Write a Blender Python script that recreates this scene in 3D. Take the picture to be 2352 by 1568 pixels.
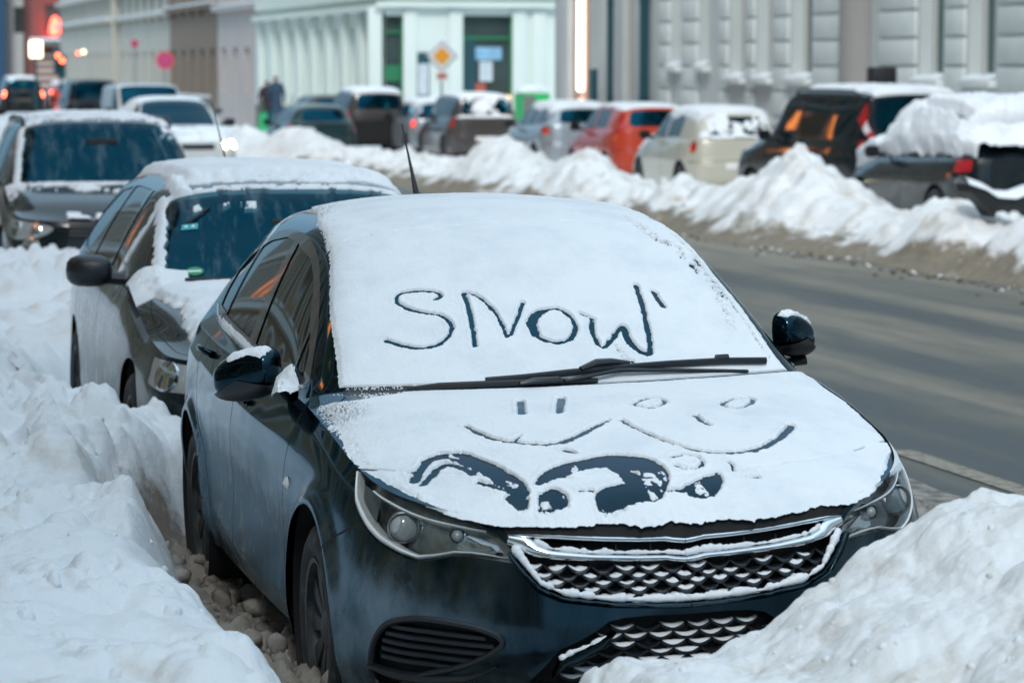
import bpy, bmesh, math, random
import numpy as np
from mathutils import Vector, Matrix
from mathutils.geometry import delaunay_2d_cdt
R_ = math.radians
SC = bpy.context.scene
for o_ in list(bpy.data.objects):
    bpy.data.objects.remove(o_)

# ---------------------------------------------------------------- camera
FOC = 7311.0                      # focal length in 1/2352 of the picture width
cam_d = bpy.data.cameras.new('camera')
cam = bpy.data.objects.new('camera', cam_d)
SC.collection.objects.link(cam)
SC.camera = cam
cam_d.sensor_width = 36.0
cam_d.lens = FOC * 36.0 / 2352.0
cam_d.clip_start = 0.1
cam_d.clip_end = 2000
CAM_LOC = Vector((-2.4126, -8.2187, 1.9322))
YAW, PITCH, ROLL = 0.2287, 0.0852, 0.0027
cam.matrix_world = (Matrix.Translation(CAM_LOC) @ Matrix.Rotation(-YAW, 4, 'Z')
                    @ Matrix.Rotation(math.pi / 2 - PITCH, 4, 'X') @ Matrix.Rotation(ROLL, 4, 'Z'))
cam_d.dof.use_dof = True
cam_d.dof.focus_distance = 9.9
cam_d.dof.aperture_fstop = 5.0

# ---------------------------------------------------------------- sky, sun, exposure
SUN_EL, SUN_AZ = R_(42), R_(199)      # azimuth clockwise from +Y
world = bpy.data.worlds.new('World')
SC.world = world
world.use_nodes = True
wn = world.node_tree
for n_ in list(wn.nodes):
    wn.nodes.remove(n_)
w_out = wn.nodes.new('ShaderNodeOutputWorld')
w_bg = wn.nodes.new('ShaderNodeBackground')
w_sky = wn.nodes.new('ShaderNodeTexSky')
w_sky.sky_type = 'NISHITA'
w_sky.sun_disc = False
w_sky.sun_elevation = SUN_EL
w_sky.sun_rotation = SUN_AZ
w_sky.air_density = 1.0
w_sky.dust_density = 3.0
w_sky.ozone_density = 2.0
w_hs = wn.nodes.new('ShaderNodeMix')           # cloud deck: the clear sky greyed towards an even blue-grey
w_hs.data_type = 'RGBA'
w_hs.inputs[0].default_value = 0.72
w_hs.inputs[7].default_value = (4.9, 6.45, 7.45, 1)
wn.links.new(w_sky.outputs[0], w_hs.inputs[6])
# overcast luminance: the zenith is about three times as bright as the horizon
w_tc = wn.nodes.new('ShaderNodeTexCoord'); w_sp = wn.nodes.new('ShaderNodeSeparateXYZ'); w_mr = wn.nodes.new('ShaderNodeMapRange')
w_gr = wn.nodes.new('ShaderNodeMix'); w_gr.data_type = 'RGBA'; w_mu = wn.nodes.new('ShaderNodeMix'); w_mu.data_type = 'RGBA'; w_mu.blend_type = 'MULTIPLY'; w_mu.inputs[0].default_value = 1
w_gr.inputs[6].default_value = (.26, .40, .50, 1); w_gr.inputs[7].default_value = (1.5, 1.5, 1.5, 1)
w_mr.inputs[1].default_value = 0.0; w_mr.inputs[2].default_value = 0.9
wn.links.new(w_tc.outputs['Generated'], w_sp.inputs[0]); wn.links.new(w_sp.outputs[2], w_mr.inputs[0]); wn.links.new(w_mr.outputs[0], w_gr.inputs[0])
wn.links.new(w_hs.outputs[2], w_mu.inputs[6]); wn.links.new(w_gr.outputs[2], w_mu.inputs[7]); wn.links.new(w_mu.outputs[2], w_bg.inputs[0])
w_bg.inputs[1].default_value = 0.085
wn.links.new(w_bg.outputs[0], w_out.inputs[0])
sun_d = bpy.data.lights.new('sun', 'SUN')
sun_d.energy = 1.05
sun_d.angle = R_(12)
sun_d.color = (1.0, 0.97, 0.93)
sun = bpy.data.objects.new('sun', sun_d)
SC.collection.objects.link(sun)
sdir = Vector((math.sin(SUN_AZ) * math.cos(SUN_EL), math.cos(SUN_AZ) * math.cos(SUN_EL), math.sin(SUN_EL)))
sun.rotation_euler = sdir.to_track_quat('Z', 'Y').to_euler()
SC.view_settings.view_transform = 'Standard'
SC.view_settings.look = 'None'
SC.view_settings.exposure = 0.80
SC.view_settings.gamma = 1.0
SC.render.resolution_x = 1024
SC.render.resolution_y = 682

# ---------------------------------------------------------------- small numeric helpers
rng = np.random.default_rng(7)

def _hash(ix, iy, iz, seed):
    h = (ix.astype(np.int64) * 374761393 + iy.astype(np.int64) * 668265263 + iz.astype(np.int64) * 2147483647 + seed * 1274126177) & 0xFFFFFFFF
    h = ((h ^ (h >> 13)) * 1274126177) & 0xFFFFFFFF
    h = h ^ (h >> 16)
    return (h & 0xFFFFFF) / float(0xFFFFFF)

def vnoise(x, y, z=None, seed=0):
    """value noise in -1..1"""
    x = np.asarray(x, float); y = np.asarray(y, float)
    z = np.zeros_like(x) if z is None else np.asarray(z, float)
    ix, iy, iz = np.floor(x), np.floor(y), np.floor(z)
    fx, fy, fz = x - ix, y - iy, z - iz
    fx = fx * fx * fx * (fx * (fx * 6 - 15) + 10); fy = fy * fy * fy * (fy * (fy * 6 - 15) + 10); fz = fz * fz * (3 - 2 * fz)
    r = 0
    for dx in (0, 1):
        for dy in (0, 1):
            for dz in (0, 1):
                w = (fx if dx else 1 - fx) * (fy if dy else 1 - fy) * (fz if dz else 1 - fz)
                r = r + w * _hash(ix + dx, iy + dy, iz + dz, seed)
    return r * 2 - 1

def fbm(x, y, z=None, octv=4, seed=0, gain=0.5):
    r = 0; a = 1.0; t = 0
    for k in range(octv):
        c, s = math.cos(0.6 * k), math.sin(0.6 * k)
        f = 2.03 ** k
        r = r + a * vnoise((x * c - y * s) * f, (x * s + y * c) * f, None if z is None else z * f, seed + k * 17)
        t += a; a *= gain
    return r / t

def billow(x, y, octv=4, seed=0, gain=0.5):
    r = 0; a = 1.0; t = 0
    for k in range(octv):
        c, s = math.cos(0.8 * k), math.sin(0.8 * k)
        f = 1.97 ** k
        r = r + a * (1 - np.abs(vnoise((x * c - y * s) * f, (x * s + y * c) * f, None, seed + k * 31)) * 2)
        t += a; a *= gain
    return r / t

def sstep(a, b, x):
    t = np.clip((x - a) / (b - a), 0, 1)
    return t * t * (3 - 2 * t)

class Curve:
    """monotone-ish cubic (Catmull-Rom on given parameters) through points"""
    def __init__(s, t, p, sharp=()):
        s.t = np.asarray(t, float); s.p = np.asarray(p, float)
        if s.p.ndim == 1: s.p = s.p[:, None]
        n = len(s.t); h = np.diff(s.t)[:, None]; d = np.diff(s.p, axis=0) / h
        m = np.zeros_like(s.p)
        m[0] = d[0]; m[-1] = d[-1]
        for i in range(1, n - 1):
            a, b = d[i - 1], d[i]
            w1, w2 = 2 * h[i] + h[i - 1], h[i] + 2 * h[i - 1]
            with np.errstate(divide='ignore', invalid='ignore'):
                hm = (w1 + w2) / (w1 / a + w2 / b)
            m[i] = np.where(a * b > 0, hm, 0)
            # softer for non monotone components
            m[i] = np.where(a * b > 0, m[i], 0.0)
        s.mL = m.copy(); s.mR = m.copy()
        for i in sharp:
            if i > 0: s.mL[i] = d[i - 1]
            if i < n - 1: s.mR[i] = d[i]
    def __call__(s, x):
        x = np.asarray(x, float); sh = x.shape; x = x.ravel()
        x = np.clip(x, s.t[0], s.t[-1])
        i = np.clip(np.searchsorted(s.t, x, side='right') - 1, 0, len(s.t) - 2)
        h = (s.t[i + 1] - s.t[i]); u = ((x - s.t[i]) / h)[:, None]; h = h[:, None]
        r = ((2 * u**3 - 3 * u**2 + 1) * s.p[i] + (u**3 - 2 * u**2 + u) * h * s.mR[i]
             + (-2 * u**3 + 3 * u**2) * s.p[i + 1] + (u**3 - u**2) * h * s.mL[i + 1])
        return r.reshape(sh + (s.p.shape[1],))

def resample(poly, step, closed=True):
    P = np.asarray(poly, float)
    if closed: P = np.vstack([P, P[:1]])
    out = []
    for a, b in zip(P[:-1], P[1:]):
        n = max(1, int(math.ceil(np.linalg.norm(b - a) / step)))
        for k in range(n): out.append(a + (b - a) * k / n)
    if not closed: out.append(P[-1])
    return np.array(out)

def smooth_poly(poly, it=2, closed=True):
    """Chaikin corner cutting"""
    P = np.asarray(poly, float)
    for _ in range(it):
        if closed:
            Q = np.roll(P, -1, 0)
            P = np.stack([P * .75 + Q * .25, P * .25 + Q * .75], 1).reshape(-1, P.shape[1])
        else:
            A, B = P[:-1], P[1:]
            M = np.stack([A * .75 + B * .25, A * .25 + B * .75], 1).reshape(-1, P.shape[1])
            P = np.vstack([P[:1], M[1:-1], P[-1:]])
    return P

def pip(pts, poly):
    """points in polygon"""
    x, y = pts[:, 0], pts[:, 1]
    inside = np.zeros(len(pts), bool)
    P = np.asarray(poly); n = len(P); j = n - 1
    for i in range(n):
        xi, yi = P[i]; xj, yj = P[j]
        if yi != yj:
            c = ((yi > y) != (yj > y)) & (x < (xj - xi) * (y - yi) / (yj - yi) + xi)
            inside ^= c
        j = i
    return inside

def seg_dist(pts, poly, radii=None):
    """distance of points (n,k) to an open polyline (m,k) (minus interpolated radius)"""
    best = np.full(len(pts), 1e9)
    P = np.asarray(poly, float)
    for i in range(len(P) - 1):
        a, b = P[i], P[i + 1]
        d = b - a; L = max(1e-12, (d * d).sum())
        t = np.clip(((pts - a) @ d) / L, 0, 1)
        q = a + t[:, None] * d
        r = np.sqrt(((pts - q) ** 2).sum(1))
        if radii is not None: r = r - (radii[i] * (1 - t) + radii[i + 1] * t)
        best = np.minimum(best, r)
    return best

# ---------------------------------------------------------------- objects
COL = SC.collection

def mk_mesh(name, V, F, mat=None, parent=None, smooth=True, normals=None, fm=None, loc=None):
    me = bpy.data.meshes.new(name)
    V = np.asarray(V, float)
    if isinstance(F, np.ndarray):
        k = F.shape[1]; n = len(F)
        me.vertices.add(len(V)); me.vertices.foreach_set('co', V.ravel())
        me.loops.add(n * k); me.loops.foreach_set('vertex_index', F.ravel().astype(np.int32))
        me.polygons.add(n); me.polygons.foreach_set('loop_start', np.arange(0, n * k, k, dtype=np.int32))
        me.update(calc_edges=True); me.validate()
    else:
        me.from_pydata([tuple(v) for v in V], [], [tuple(int(i) for i in f) for f in F]); me.update()
    if smooth:
        me.polygons.foreach_set('use_smooth', np.ones(len(me.polygons), bool))
    if normals is not None and len(normals) == len(me.vertices):
        me.normals_split_custom_set_from_vertices([tuple(n) for n in normals])
    mats = mat if isinstance(mat, (list, tuple)) else [mat]
    for m in mats:
        if m: me.materials.append(m)
    if fm is not None and len(fm) == len(me.polygons):
        me.polygons.foreach_set('material_index', np.asarray(fm, np.int32))
    ob = bpy.data.objects.new(name, me)
    COL.objects.link(ob)
    if parent is not None: ob.parent = parent
    if loc is not None: ob.location = loc
    return ob

def tag(o, label=None, cat=None, group=None, kind=None):
    if label: o['label'] = label
    if cat: o['category'] = cat
    if group: o['group'] = group
    if kind: o['kind'] = kind
    return o

def empty(name, loc=(0, 0, 0), rz=0, label=None, cat=None, group=None):
    o = bpy.data.objects.new(name, None)
    COL.objects.link(o); o.empty_display_size = .2
    o.location = loc; o.rotation_euler = (0, 0, rz)
    return tag(o, label, cat, group)

class MB:
    """mesh collector: boxes, tubes, lathes, strips"""
    def __init__(s): s.V = []; s.F = []; s.M = []; s.n = 0
    def add(s, V, F, m=0):
        V = np.asarray(V, float)
        s.V.append(V); s.F += [tuple(int(i) + s.n for i in f) for f in F]; s.M += [m] * len(F); s.n += len(V)
        return s
    def box(s, lo, hi, m=0, bev=0.0, rot=None, org=None):
        lo = np.array(lo, float); hi = np.array(hi, float); b = min(bev, *(0.49 * (hi - lo)))
        if b <= 0:
            V = np.array([[x, y, z] for x in (lo[0], hi[0]) for y in (lo[1], hi[1]) for z in (lo[2], hi[2])])
            F = [(0, 1, 3, 2), (4, 6, 7, 5), (0, 4, 5, 1), (2, 3, 7, 6), (0, 2, 6, 4), (1, 5, 7, 3)]
        else:
            bm = bmesh.new(); r = bmesh.ops.create_cube(bm, size=1)
            for v in bm.verts: v.co = Vector(lo + (np.array(v.co) + .5) * (hi - lo))
            bmesh.ops.bevel(bm, geom=bm.edges[:], offset=b, segments=2, profile=.5, affect='EDGES')
            bm.verts.index_update()
            V = np.array([v.co[:] for v in bm.verts]); F = [tuple(v.index for v in f.verts) for f in bm.faces]; bm.free()
        if rot is not None:
            o = np.array(org if org is not None else (lo + hi) / 2)
            V = (V - o) @ np.array(rot.to_3x3()).T + o
        return s.add(V, F, m)
    def tube(s, pts, r, seg=10, m=0, cap=True, sq=None):
        P = np.asarray(pts, float); n = len(P)
        rr = np.full(n, r, float) if np.isscalar(r) else np.asarray(r, float)
        T = np.gradient(P, axis=0); T /= np.linalg.norm(T, axis=1)[:, None] + 1e-12
        up = np.array([0, 0, 1.0])
        if abs(T[0] @ up) > .95: up = np.array([0, 1.0, 0])
        V = []; N = np.cross(T[0], up); N /= np.linalg.norm(N)
        for i in range(n):
            N = N - T[i] * (N @ T[i]); N /= np.linalg.norm(N) + 1e-12; B = np.cross(T[i], N)
            for k in range(seg):
                a = 2 * math.pi * k / seg
                ca, sa = math.cos(a), math.sin(a)
                if sq: ca *= sq[0]; sa *= sq[1]
                V.append(P[i] + rr[i] * (ca * N + sa * B))
        F = [(i * seg + k, i * seg + (k + 1) % seg, (i + 1) * seg + (k + 1) % seg, (i + 1) * seg + k) for i in range(n - 1) for k in range(seg)]
        if cap: F += [tuple(range(seg))[::-1], tuple((n - 1) * seg + k for k in range(seg))]
        return s.add(V, F, m)
    def lathe(s, prof, seg=32, m=0, axis='x', org=(0, 0, 0), close=False):
        """prof: (axial, radius) pairs"""
        V = []
        for a, r in prof:
            for k in range(seg):
                t = 2 * math.pi * k / seg
                c, q = r * math.cos(t), r * math.sin(t)
                V.append({'x': (a, c, q), 'y': (c, a, q), 'z': (c, q, a)}[axis])
        V = np.array(V) + np.array(org); n = len(prof)
        F = [(i * seg + k, i * seg + (k + 1) % seg, (i + 1) * seg + (k + 1) % seg, (i + 1) * seg + k) for i in range(n - 1) for k in range(seg)]
        if axis != 'x': pass
        return s.add(V, F, m)
    def grid(s, G, m=0, wrap=False):
        """G: (n,m,3)"""
        G = np.asarray(G, float); a, b = G.shape[:2]
        F = [(i * b + j, i * b + j + 1, (i + 1) * b + j + 1, (i + 1) * b + j) for i in range(a - 1) for j in range(b - 1)]
        return s.add(G.reshape(-1, 3), F, m)
    def mirror(s):
        V = np.vstack(s.V) * np.array([-1, 1, 1]); n = s.n
        F = [tuple(i for i in f[::-1]) for f in s.F]; M = list(s.M)
        s.add(V, F); s.M = s.M[:len(M)] + M
        return s
    def build(s, name, mat, parent=None, smooth=True, loc=None, sharp=40):
        V = np.vstack(s.V)
        o = mk_mesh(name, V, s.F, mat, parent, smooth, None, s.M, loc)
        if smooth and sharp:
            bm = bmesh.new(); bm.from_mesh(o.data)
            bmesh.ops.recalc_face_normals(bm, faces=bm.faces[:])
            for e in bm.edges:
                if len(e.link_faces) == 2 and e.calc_face_angle(0) > R_(sharp): e.smooth = False
            bm.to_mesh(o.data); bm.free()
        return o

# ---------------------------------------------------------------- materials
def new_mat(name):
    m = bpy.data.materials.new(name); m.use_nodes = True
    return m, m.node_tree, m.node_tree.nodes['Principled BSDF']

def pmat(name, col, rough=.5, metal=0., coat=0., emit=None, es=0., spec=None, bump=0., bscale=200., var=0., vscale=4., ior=None, dirt=None, dscale=3., dlo=.5, dhi=.7, drough=.8, coords='Object'):
    m, nt, b = new_mat(name); N, L = nt.nodes, nt.links
    b.inputs['Base Color'].default_value = (*col, 1)
    b.inputs['Roughness'].default_value = rough
    b.inputs['Metallic'].default_value = metal
    b.inputs['Coat Weight'].default_value = coat
    b.inputs['Coat Roughness'].default_value = .03
    if ior: b.inputs['IOR'].default_value = ior
    if spec is not None: b.inputs['Specular IOR Level'].default_value = spec
    if emit:
        b.inputs['Emission Color'].default_value = (*emit, 1); b.inputs['Emission Strength'].default_value = es
    tc = N.new('ShaderNodeTexCoord')
    if bump:
        t = N.new('ShaderNodeTexNoise'); t.inputs['Scale'].default_value = bscale; t.inputs['Detail'].default_value = 6
        bp = N.new('ShaderNodeBump'); bp.inputs['Strength'].default_value = bump; bp.inputs['Distance'].default_value = .01
        L.new(tc.outputs[coords], t.inputs[0]); L.new(t.outputs[0], bp.inputs['Height']); L.new(bp.outputs[0], b.inputs['Normal'])
    src = None
    if var:
        t = N.new('ShaderNodeTexNoise'); t.inputs['Scale'].default_value = vscale; t.inputs['Detail'].default_value = 5
        mx = N.new('ShaderNodeMix'); mx.data_type = 'RGBA'
        mx.inputs[6].default_value = (*[c * (1 - var) for c in col], 1); mx.inputs[7].default_value = (*[min(1, c * (1 + var)) for c in col], 1)
        L.new(tc.outputs[coords], t.inputs[0]); L.new(t.outputs[0], mx.inputs[0]); L.new(mx.outputs[2], b.inputs['Base Color']); src = mx
    if dirt:
        t = N.new('ShaderNodeTexNoise'); t.inputs['Scale'].default_value = dscale; t.inputs['Detail'].default_value = 8; t.inputs['Roughness'].default_value = .65
        mr = N.new('ShaderNodeMapRange'); mr.inputs[1].default_value = dlo; mr.inputs[2].default_value = dhi
        mx = N.new('ShaderNodeMix'); mx.data_type = 'RGBA'
        L.new(tc.outputs[coords], t.inputs[0]); L.new(t.outputs[0], mr.inputs[0]); L.new(mr.outputs[0], mx.inputs[0])
        if src: L.new(src.outputs[2], mx.inputs[6])
        else: mx.inputs[6].default_value = (*col, 1)
        mx.inputs[7].default_value = (*dirt, 1); L.new(mx.outputs[2], b.inputs['Base Color'])
        mq = N.new('ShaderNodeMapRange'); mq.inputs[3].default_value = rough; mq.inputs[4].default_value = drough
        L.new(mr.outputs[0], mq.inputs[0]); L.new(mq.outputs[0], b.inputs['Roughness'])
    return m
# ---------------------------------------------------------------- car surfaces
class CarShape:
    """two sheets: T(tau,a) = bonnet, screens, roof, side glass; B(q,v) = nose, flanks, tail. x right of centre line, y back from nose, z up"""
    def __init__(s, cen, rail, sh, prof, vn, pz=2.2, rr=(.05, .025), bulge=.012, crease=None, sharpC=(1,), sharpR=(1,)):
        cen = np.array(cen, float); rail = np.array(rail, float); sh = np.array(sh, float)
        s.C = Curve(cen[:, 0], cen[:, 1:], sharp=[i for i, t in enumerate(cen[:, 0]) if t in sharpC])
        s.R = Curve(rail[:, 0], rail[:, 1:], sharp=[i for i, t in enumerate(rail[:, 0]) if t in sharpR])
        s.S = Curve(sh[:, 0], sh[:, 1:]); s.Q = sh[-1, 0]; s.NT = s.Q - 2
        s.pz = pz; s.rr = rr; s.bulge = bulge; s.crease = crease
        s.vn = np.array(vn, float); s.profq = [p[0] for p in prof]
        s.zb = Curve(s.profq, [p[1] for p in prof])
        s.of = Curve(s.profq, [p[2] for p in prof])
    def raw(s, tau, a):
        tau, a = np.broadcast_arrays(np.asarray(tau, float), np.asarray(a, float))
        C = s.C(tau); R = s.R(tau); E = s.S(1 + tau)
        b = np.clip(a / .75, 0, 1); c = np.clip((a - .75) / .25, 0, 1)
        pz = s.pz(tau) if callable(s.pz) else s.pz
        x = R[..., 0] * b; y = C[..., 0] + (R[..., 1] - C[..., 0]) * b**2; z = C[..., 1] + (R[..., 2] - C[..., 1]) * b**pz
        P = np.stack([x, y, z], -1)
        k = (s.bulge * np.clip((tau - .7) / .5, 0.3, 1) * np.sin(math.pi * c))
        Q = R + (E - R) * c[..., None] + k[..., None] * np.array([1, 0, .35])
        return np.where((a > .75)[..., None], Q, P)
    def T(s, tau, a):
        tau, a = np.broadcast_arrays(np.asarray(tau, float), np.asarray(a, float))
        P = s.raw(tau, a)
        L = s.R(tau)[..., 0]; D = np.linalg.norm(s.S(1 + tau) - s.R(tau), axis=-1)
        wt = np.clip(s.rr[0] / np.maximum(L, .1) * .75, 0, .2); ws = np.clip(s.rr[0] / np.maximum(D, .06) * .25, 0, .11)
        t = (a - (.75 - wt)) / (wt + ws)
        m = (t > 0) & (t < 1); tt = np.clip(t, 0, 1)[..., None]
        Bz = (1 - tt)**2 * s.raw(tau, .75 - wt) + 2 * tt * (1 - tt) * s.R(tau) + tt**2 * s.raw(tau, .75 + ws)
        P = np.where(m[..., None], Bz, P)
        w0 = (np.clip(1 - tau / .5, 0, 1)**2)[..., None]
        w1 = (np.clip(1 - (s.NT - tau) / .5, 0, 1)**2)[..., None]
        P = P + w0 * (s.S(a) - s.raw(np.zeros_like(tau), a)) + w1 * (s.S(s.Q - a) - s.raw(np.full_like(tau, s.NT), a))
        return P
    def B(s, q, v):
        q, v = np.broadcast_arrays(np.asarray(q, float), np.asarray(v, float))
        P = s.S(q); h = .10
        d = s.S(np.clip(q + h, 0, s.Q)) - s.S(np.clip(q - h, 0, s.Q)) + s.S(np.clip(q + h * .4, 0, s.Q)) - s.S(np.clip(q - h * .4, 0, s.Q))
        tx, ty = d[..., 0], d[..., 1]; l = np.hypot(tx, ty) + 1e-9
        nx, ny = ty / l, -tx / l
        nx = np.where((q < 1e-6) | (q > s.Q - 1e-6), 0, nx)
        zb = s.zb(q)[..., 0]; O = s.of(q)
        # interpolate the offsets over v (Catmull-Rom)
        vn = s.vn; n = len(vn)
        i = np.clip(np.searchsorted(vn, v, side='right') - 1, 0, n - 2)
        take = lambda k: np.take_along_axis(O, np.clip(k, 0, n - 1)[..., None], -1)[..., 0]
        p0, p1, p2, p3 = take(i - 1), take(i), take(i + 1), take(i + 2)
        v0, v1, v2, v3 = (vn[np.clip(i + k, 0, n - 1)] for k in (-1, 0, 1, 2))
        hh = v2 - v1; u = (v - v1) / hh
        m1 = np.where(v2 > v0, (p2 - p0) / np.maximum(v2 - v0, 1e-6), 0) * hh; m2 = np.where(v3 > v1, (p3 - p1) / np.maximum(v3 - v1, 1e-6), 0) * hh
        o = (2*u**3 - 3*u**2 + 1)*p1 + (u**3 - 2*u**2 + u)*m1 + (-2*u**3 + 3*u**2)*p2 + (u**3 - u**2)*m2
        z = P[..., 2] + (zb - P[..., 2]) * v
        if s.crease is not None: o = o + s.crease(P[..., 1], z, q)
        return np.stack([P[..., 0] + nx * o, P[..., 1] + ny * o, z], -1)

def invert(S, targ, comps, ur, vr, n=(260, 90), it=6):
    """parameters (u,v) where S(u,v)[comps] == targ, starting from the nearest grid sample"""
    U, W = np.meshgrid(np.linspace(*ur, n[0]), np.linspace(*vr, n[1]), indexing='ij')
    G = S(U, W)[..., list(comps)].reshape(-1, len(comps)); U = U.ravel(); W = W.ravel()
    out = []
    targ = np.asarray(targ, float)
    for t in targ:
        k = np.argmin(((G - t)**2).sum(1)); out.append((U[k], W[k]))
    X = np.array(out, float)
    for _ in range(it):
        e = 1e-4
        f = S(X[:, 0], X[:, 1])[..., list(comps)]
        fu = (S(np.minimum(X[:, 0] + e, ur[1]), X[:, 1])[..., list(comps)] - S(X[:, 0] - e, X[:, 1])[..., list(comps)]) / (2 * e)
        fv = (S(X[:, 0], np.minimum(X[:, 1] + e, vr[1]))[..., list(comps)] - S(X[:, 0], X[:, 1] - e)[..., list(comps)]) / (2 * e)
        r = targ - f
        for i in range(len(X)):
            J = np.stack([fu[i], fv[i]], 1)
            st = np.linalg.solve(J.T @ J + 1e-6 * np.eye(2), J.T @ r[i])
            st = np.clip(st, -.15, .15)
            X[i] = np.clip(X[i] + st, (ur[0], vr[0]), (ur[1], vr[1]))
    return X

def snormals(S, X, ur, vr, flip=1):
    e = 2e-3 * (ur[1] - ur[0]) ; g = 2e-3
    u, v = X[:, 0], X[:, 1]
    du = S(np.minimum(u + e, ur[1]), v) - S(np.maximum(u - e, ur[0]), v)
    dv = S(u, np.minimum(v + g, vr[1])) - S(u, np.maximum(v - g, vr[0]))
    n = np.cross(du, dv) * flip
    l = np.linalg.norm(n, axis=1)[:, None]
    return n / np.maximum(l, 1e-12)

def cut_sheet(S, ur, vr, nu, nv, regions, flip=1, us=None, vs=None, step=None, default='body'):
    """triangulate the sheet with every region outline as a true edge; regions: (name, uv polygon); first match wins -> {name: (V, N, F)}"""
    us = np.linspace(*ur, nu) if us is None else np.asarray(us); vs = np.linspace(*vr, nv) if vs is None else np.asarray(vs)
    U, W = np.meshgrid(us, vs, indexing='ij')
    sc = (vr[1] - vr[0]) / (ur[1] - ur[0]) * 4      # bring the two parameters to a similar scale
    pts = np.stack([U.ravel() * sc, W.ravel()], 1)
    allp = [pts]; edges = []; n = len(pts)
    polys = []
    for name, poly in regions:
        P = np.asarray(poly, float) * np.array([sc, 1])
        P = np.clip(P, (ur[0] * sc, vr[0]), (ur[1] * sc, vr[1]))
        P = resample(P, step or (vr[1] - vr[0]) / nv * .9)
        polys.append((name, P))
        allp.append(P); k = len(P)
        edges += [(n + i, n + (i + 1) % k) for i in range(k)]; n += k
    A = np.vstack(allp)
    r = delaunay_2d_cdt([Vector(p) for p in A], edges, [], 0, 1e-6)
    v2 = np.array([tuple(v) for v in r[0]]); F = np.array([f for f in r[2] if len(f) == 3], int)
    a, b, c = v2[F[:, 0]], v2[F[:, 1]], v2[F[:, 2]]
    ar = (b[:, 0] - a[:, 0]) * (c[:, 1] - a[:, 1]) - (b[:, 1] - a[:, 1]) * (c[:, 0] - a[:, 0])
    F = F[np.abs(ar) > 1e-9]; ar = ar[np.abs(ar) > 1e-9]
    F[ar < 0] = F[ar < 0][:, ::-1]
    cen = v2[F].mean(1)
    lab = np.full(len(F), -1)
    for i, (name, P) in enumerate(polys):
        m = (lab < 0); idx = np.where(m)[0]
        ins = pip(cen[idx], P); lab[idx[ins]] = i
    uv = v2 / np.array([sc, 1])
    V = S(uv[:, 0], uv[:, 1]); N = snormals(S, uv, ur, vr, flip)
    if flip < 0: F = F[:, ::-1]
    out = {}
    names = [p[0] for p in polys] + [default]
    for name in dict.fromkeys(names):
        ids = [i for i, p in enumerate(polys) if p[0] == name] + ([-1] if name == default else [])
        f = F[np.isin(lab, ids)]
        if not len(f): continue
        used, inv = np.unique(f, return_inverse=True)
        out[name] = (V[used], N[used], inv.reshape(f.shape))
    return out

def strip_poly(line, w, closed=False):
    """thin polygon around a polyline in 2D"""
    P = np.asarray(line, float); T = np.gradient(P, axis=0); T /= np.linalg.norm(T, axis=1)[:, None] + 1e-12
    Nn = np.stack([-T[:, 1], T[:, 0]], 1) * w / 2
    return np.vstack([P + Nn, (P - Nn)[::-1]])

def merge_panels(lst):
    V = []; N = []; F = []; n = 0
    for v, nn, f in lst:
        V.append(v); N.append(nn); F.append(f + n); n += len(v)
    return np.vstack(V), np.vstack(N), np.vstack(F)

def mirror_panel(p):
    v, n, f = p
    m = np.array([-1, 1, 1])
    return v * m, n * m, f[:, ::-1]

def both(p): return merge_panels([p, mirror_panel(p)])
def push(p, d): return (p[0] + p[1] * d, p[1], p[2])

def body_obj(p, gaps, mat, parent):
    v, n, f = merge_panels([p, gaps])
    return mk_mesh('body', v, f, [mat, M['matte']], parent, True, n, np.r_[np.zeros(len(p[2]), int), np.ones(len(gaps[2]), int)])

def panel_obj(name, p, mat, parent, thick=0.0):
    v, n, f = p
    if thick:
        # turned-in edge so the panel reads as a sheet with thickness
        e = np.vstack([f[:, [0, 1]], f[:, [1, 2]], f[:, [2, 0]]])
        key = np.sort(e, 1); _, idx, cnt = np.unique(key, axis=0, return_index=True, return_counts=True)
        be = e[idx[cnt == 1]]
        k = len(v); v2 = v - n * thick
        q = np.vstack([np.stack([be[:, 1], be[:, 0], be[:, 0] + k], 1), np.stack([be[:, 1], be[:, 0] + k, be[:, 1] + k], 1)])
        V = np.vstack([v, v2]); used, inv = np.unique(q, return_inverse=True)
        kk = len(v)
        V = np.vstack([v, V[used]]); Nn = np.vstack([n, np.vstack([n, n])[used]])
        F = np.vstack([f, inv.reshape(q.shape) + kk])
        return mk_mesh(name, V, F, mat, parent, True, Nn)
    return mk_mesh(name, v, f, mat, parent, True, n)
# ---------------------------------------------------------------- the black hatchback in front: its curves (metres; nose at y=0, tail at y=4.37)
def bump(x, c, w): return np.exp(-((x - c) / w)**2)

def hero_crease(y, z, q):
    side = sstep(1.15, 1.5, q) * (1 - sstep(5.0, 5.4, q))
    zc = .80 + (y - 1.2) * .035                      # shoulder line through the door handles
    d = (z - zc)
    o = side * .012 * np.exp(-np.abs(d) / .05) * sstep(1.1, 2.2, y)
    zl = .36 + .10 * sstep(2.2, 3.2, y) - .03 * sstep(1.1, 2.0, y)   # lower line rising to the rear arch
    o = o + side * .010 * np.exp(-np.abs(z - zl) / .05) * sstep(1.35, 1.7, y) * (1 - sstep(2.9, 3.1, y))
    for yc in (.899, 3.561):                          # flared lips round the wheel arches
        r = np.hypot(y - yc, z - .33)
        o = o + .022 * np.exp(-((r - .365) / .035)**2) * (z > .15)
    return o

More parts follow.
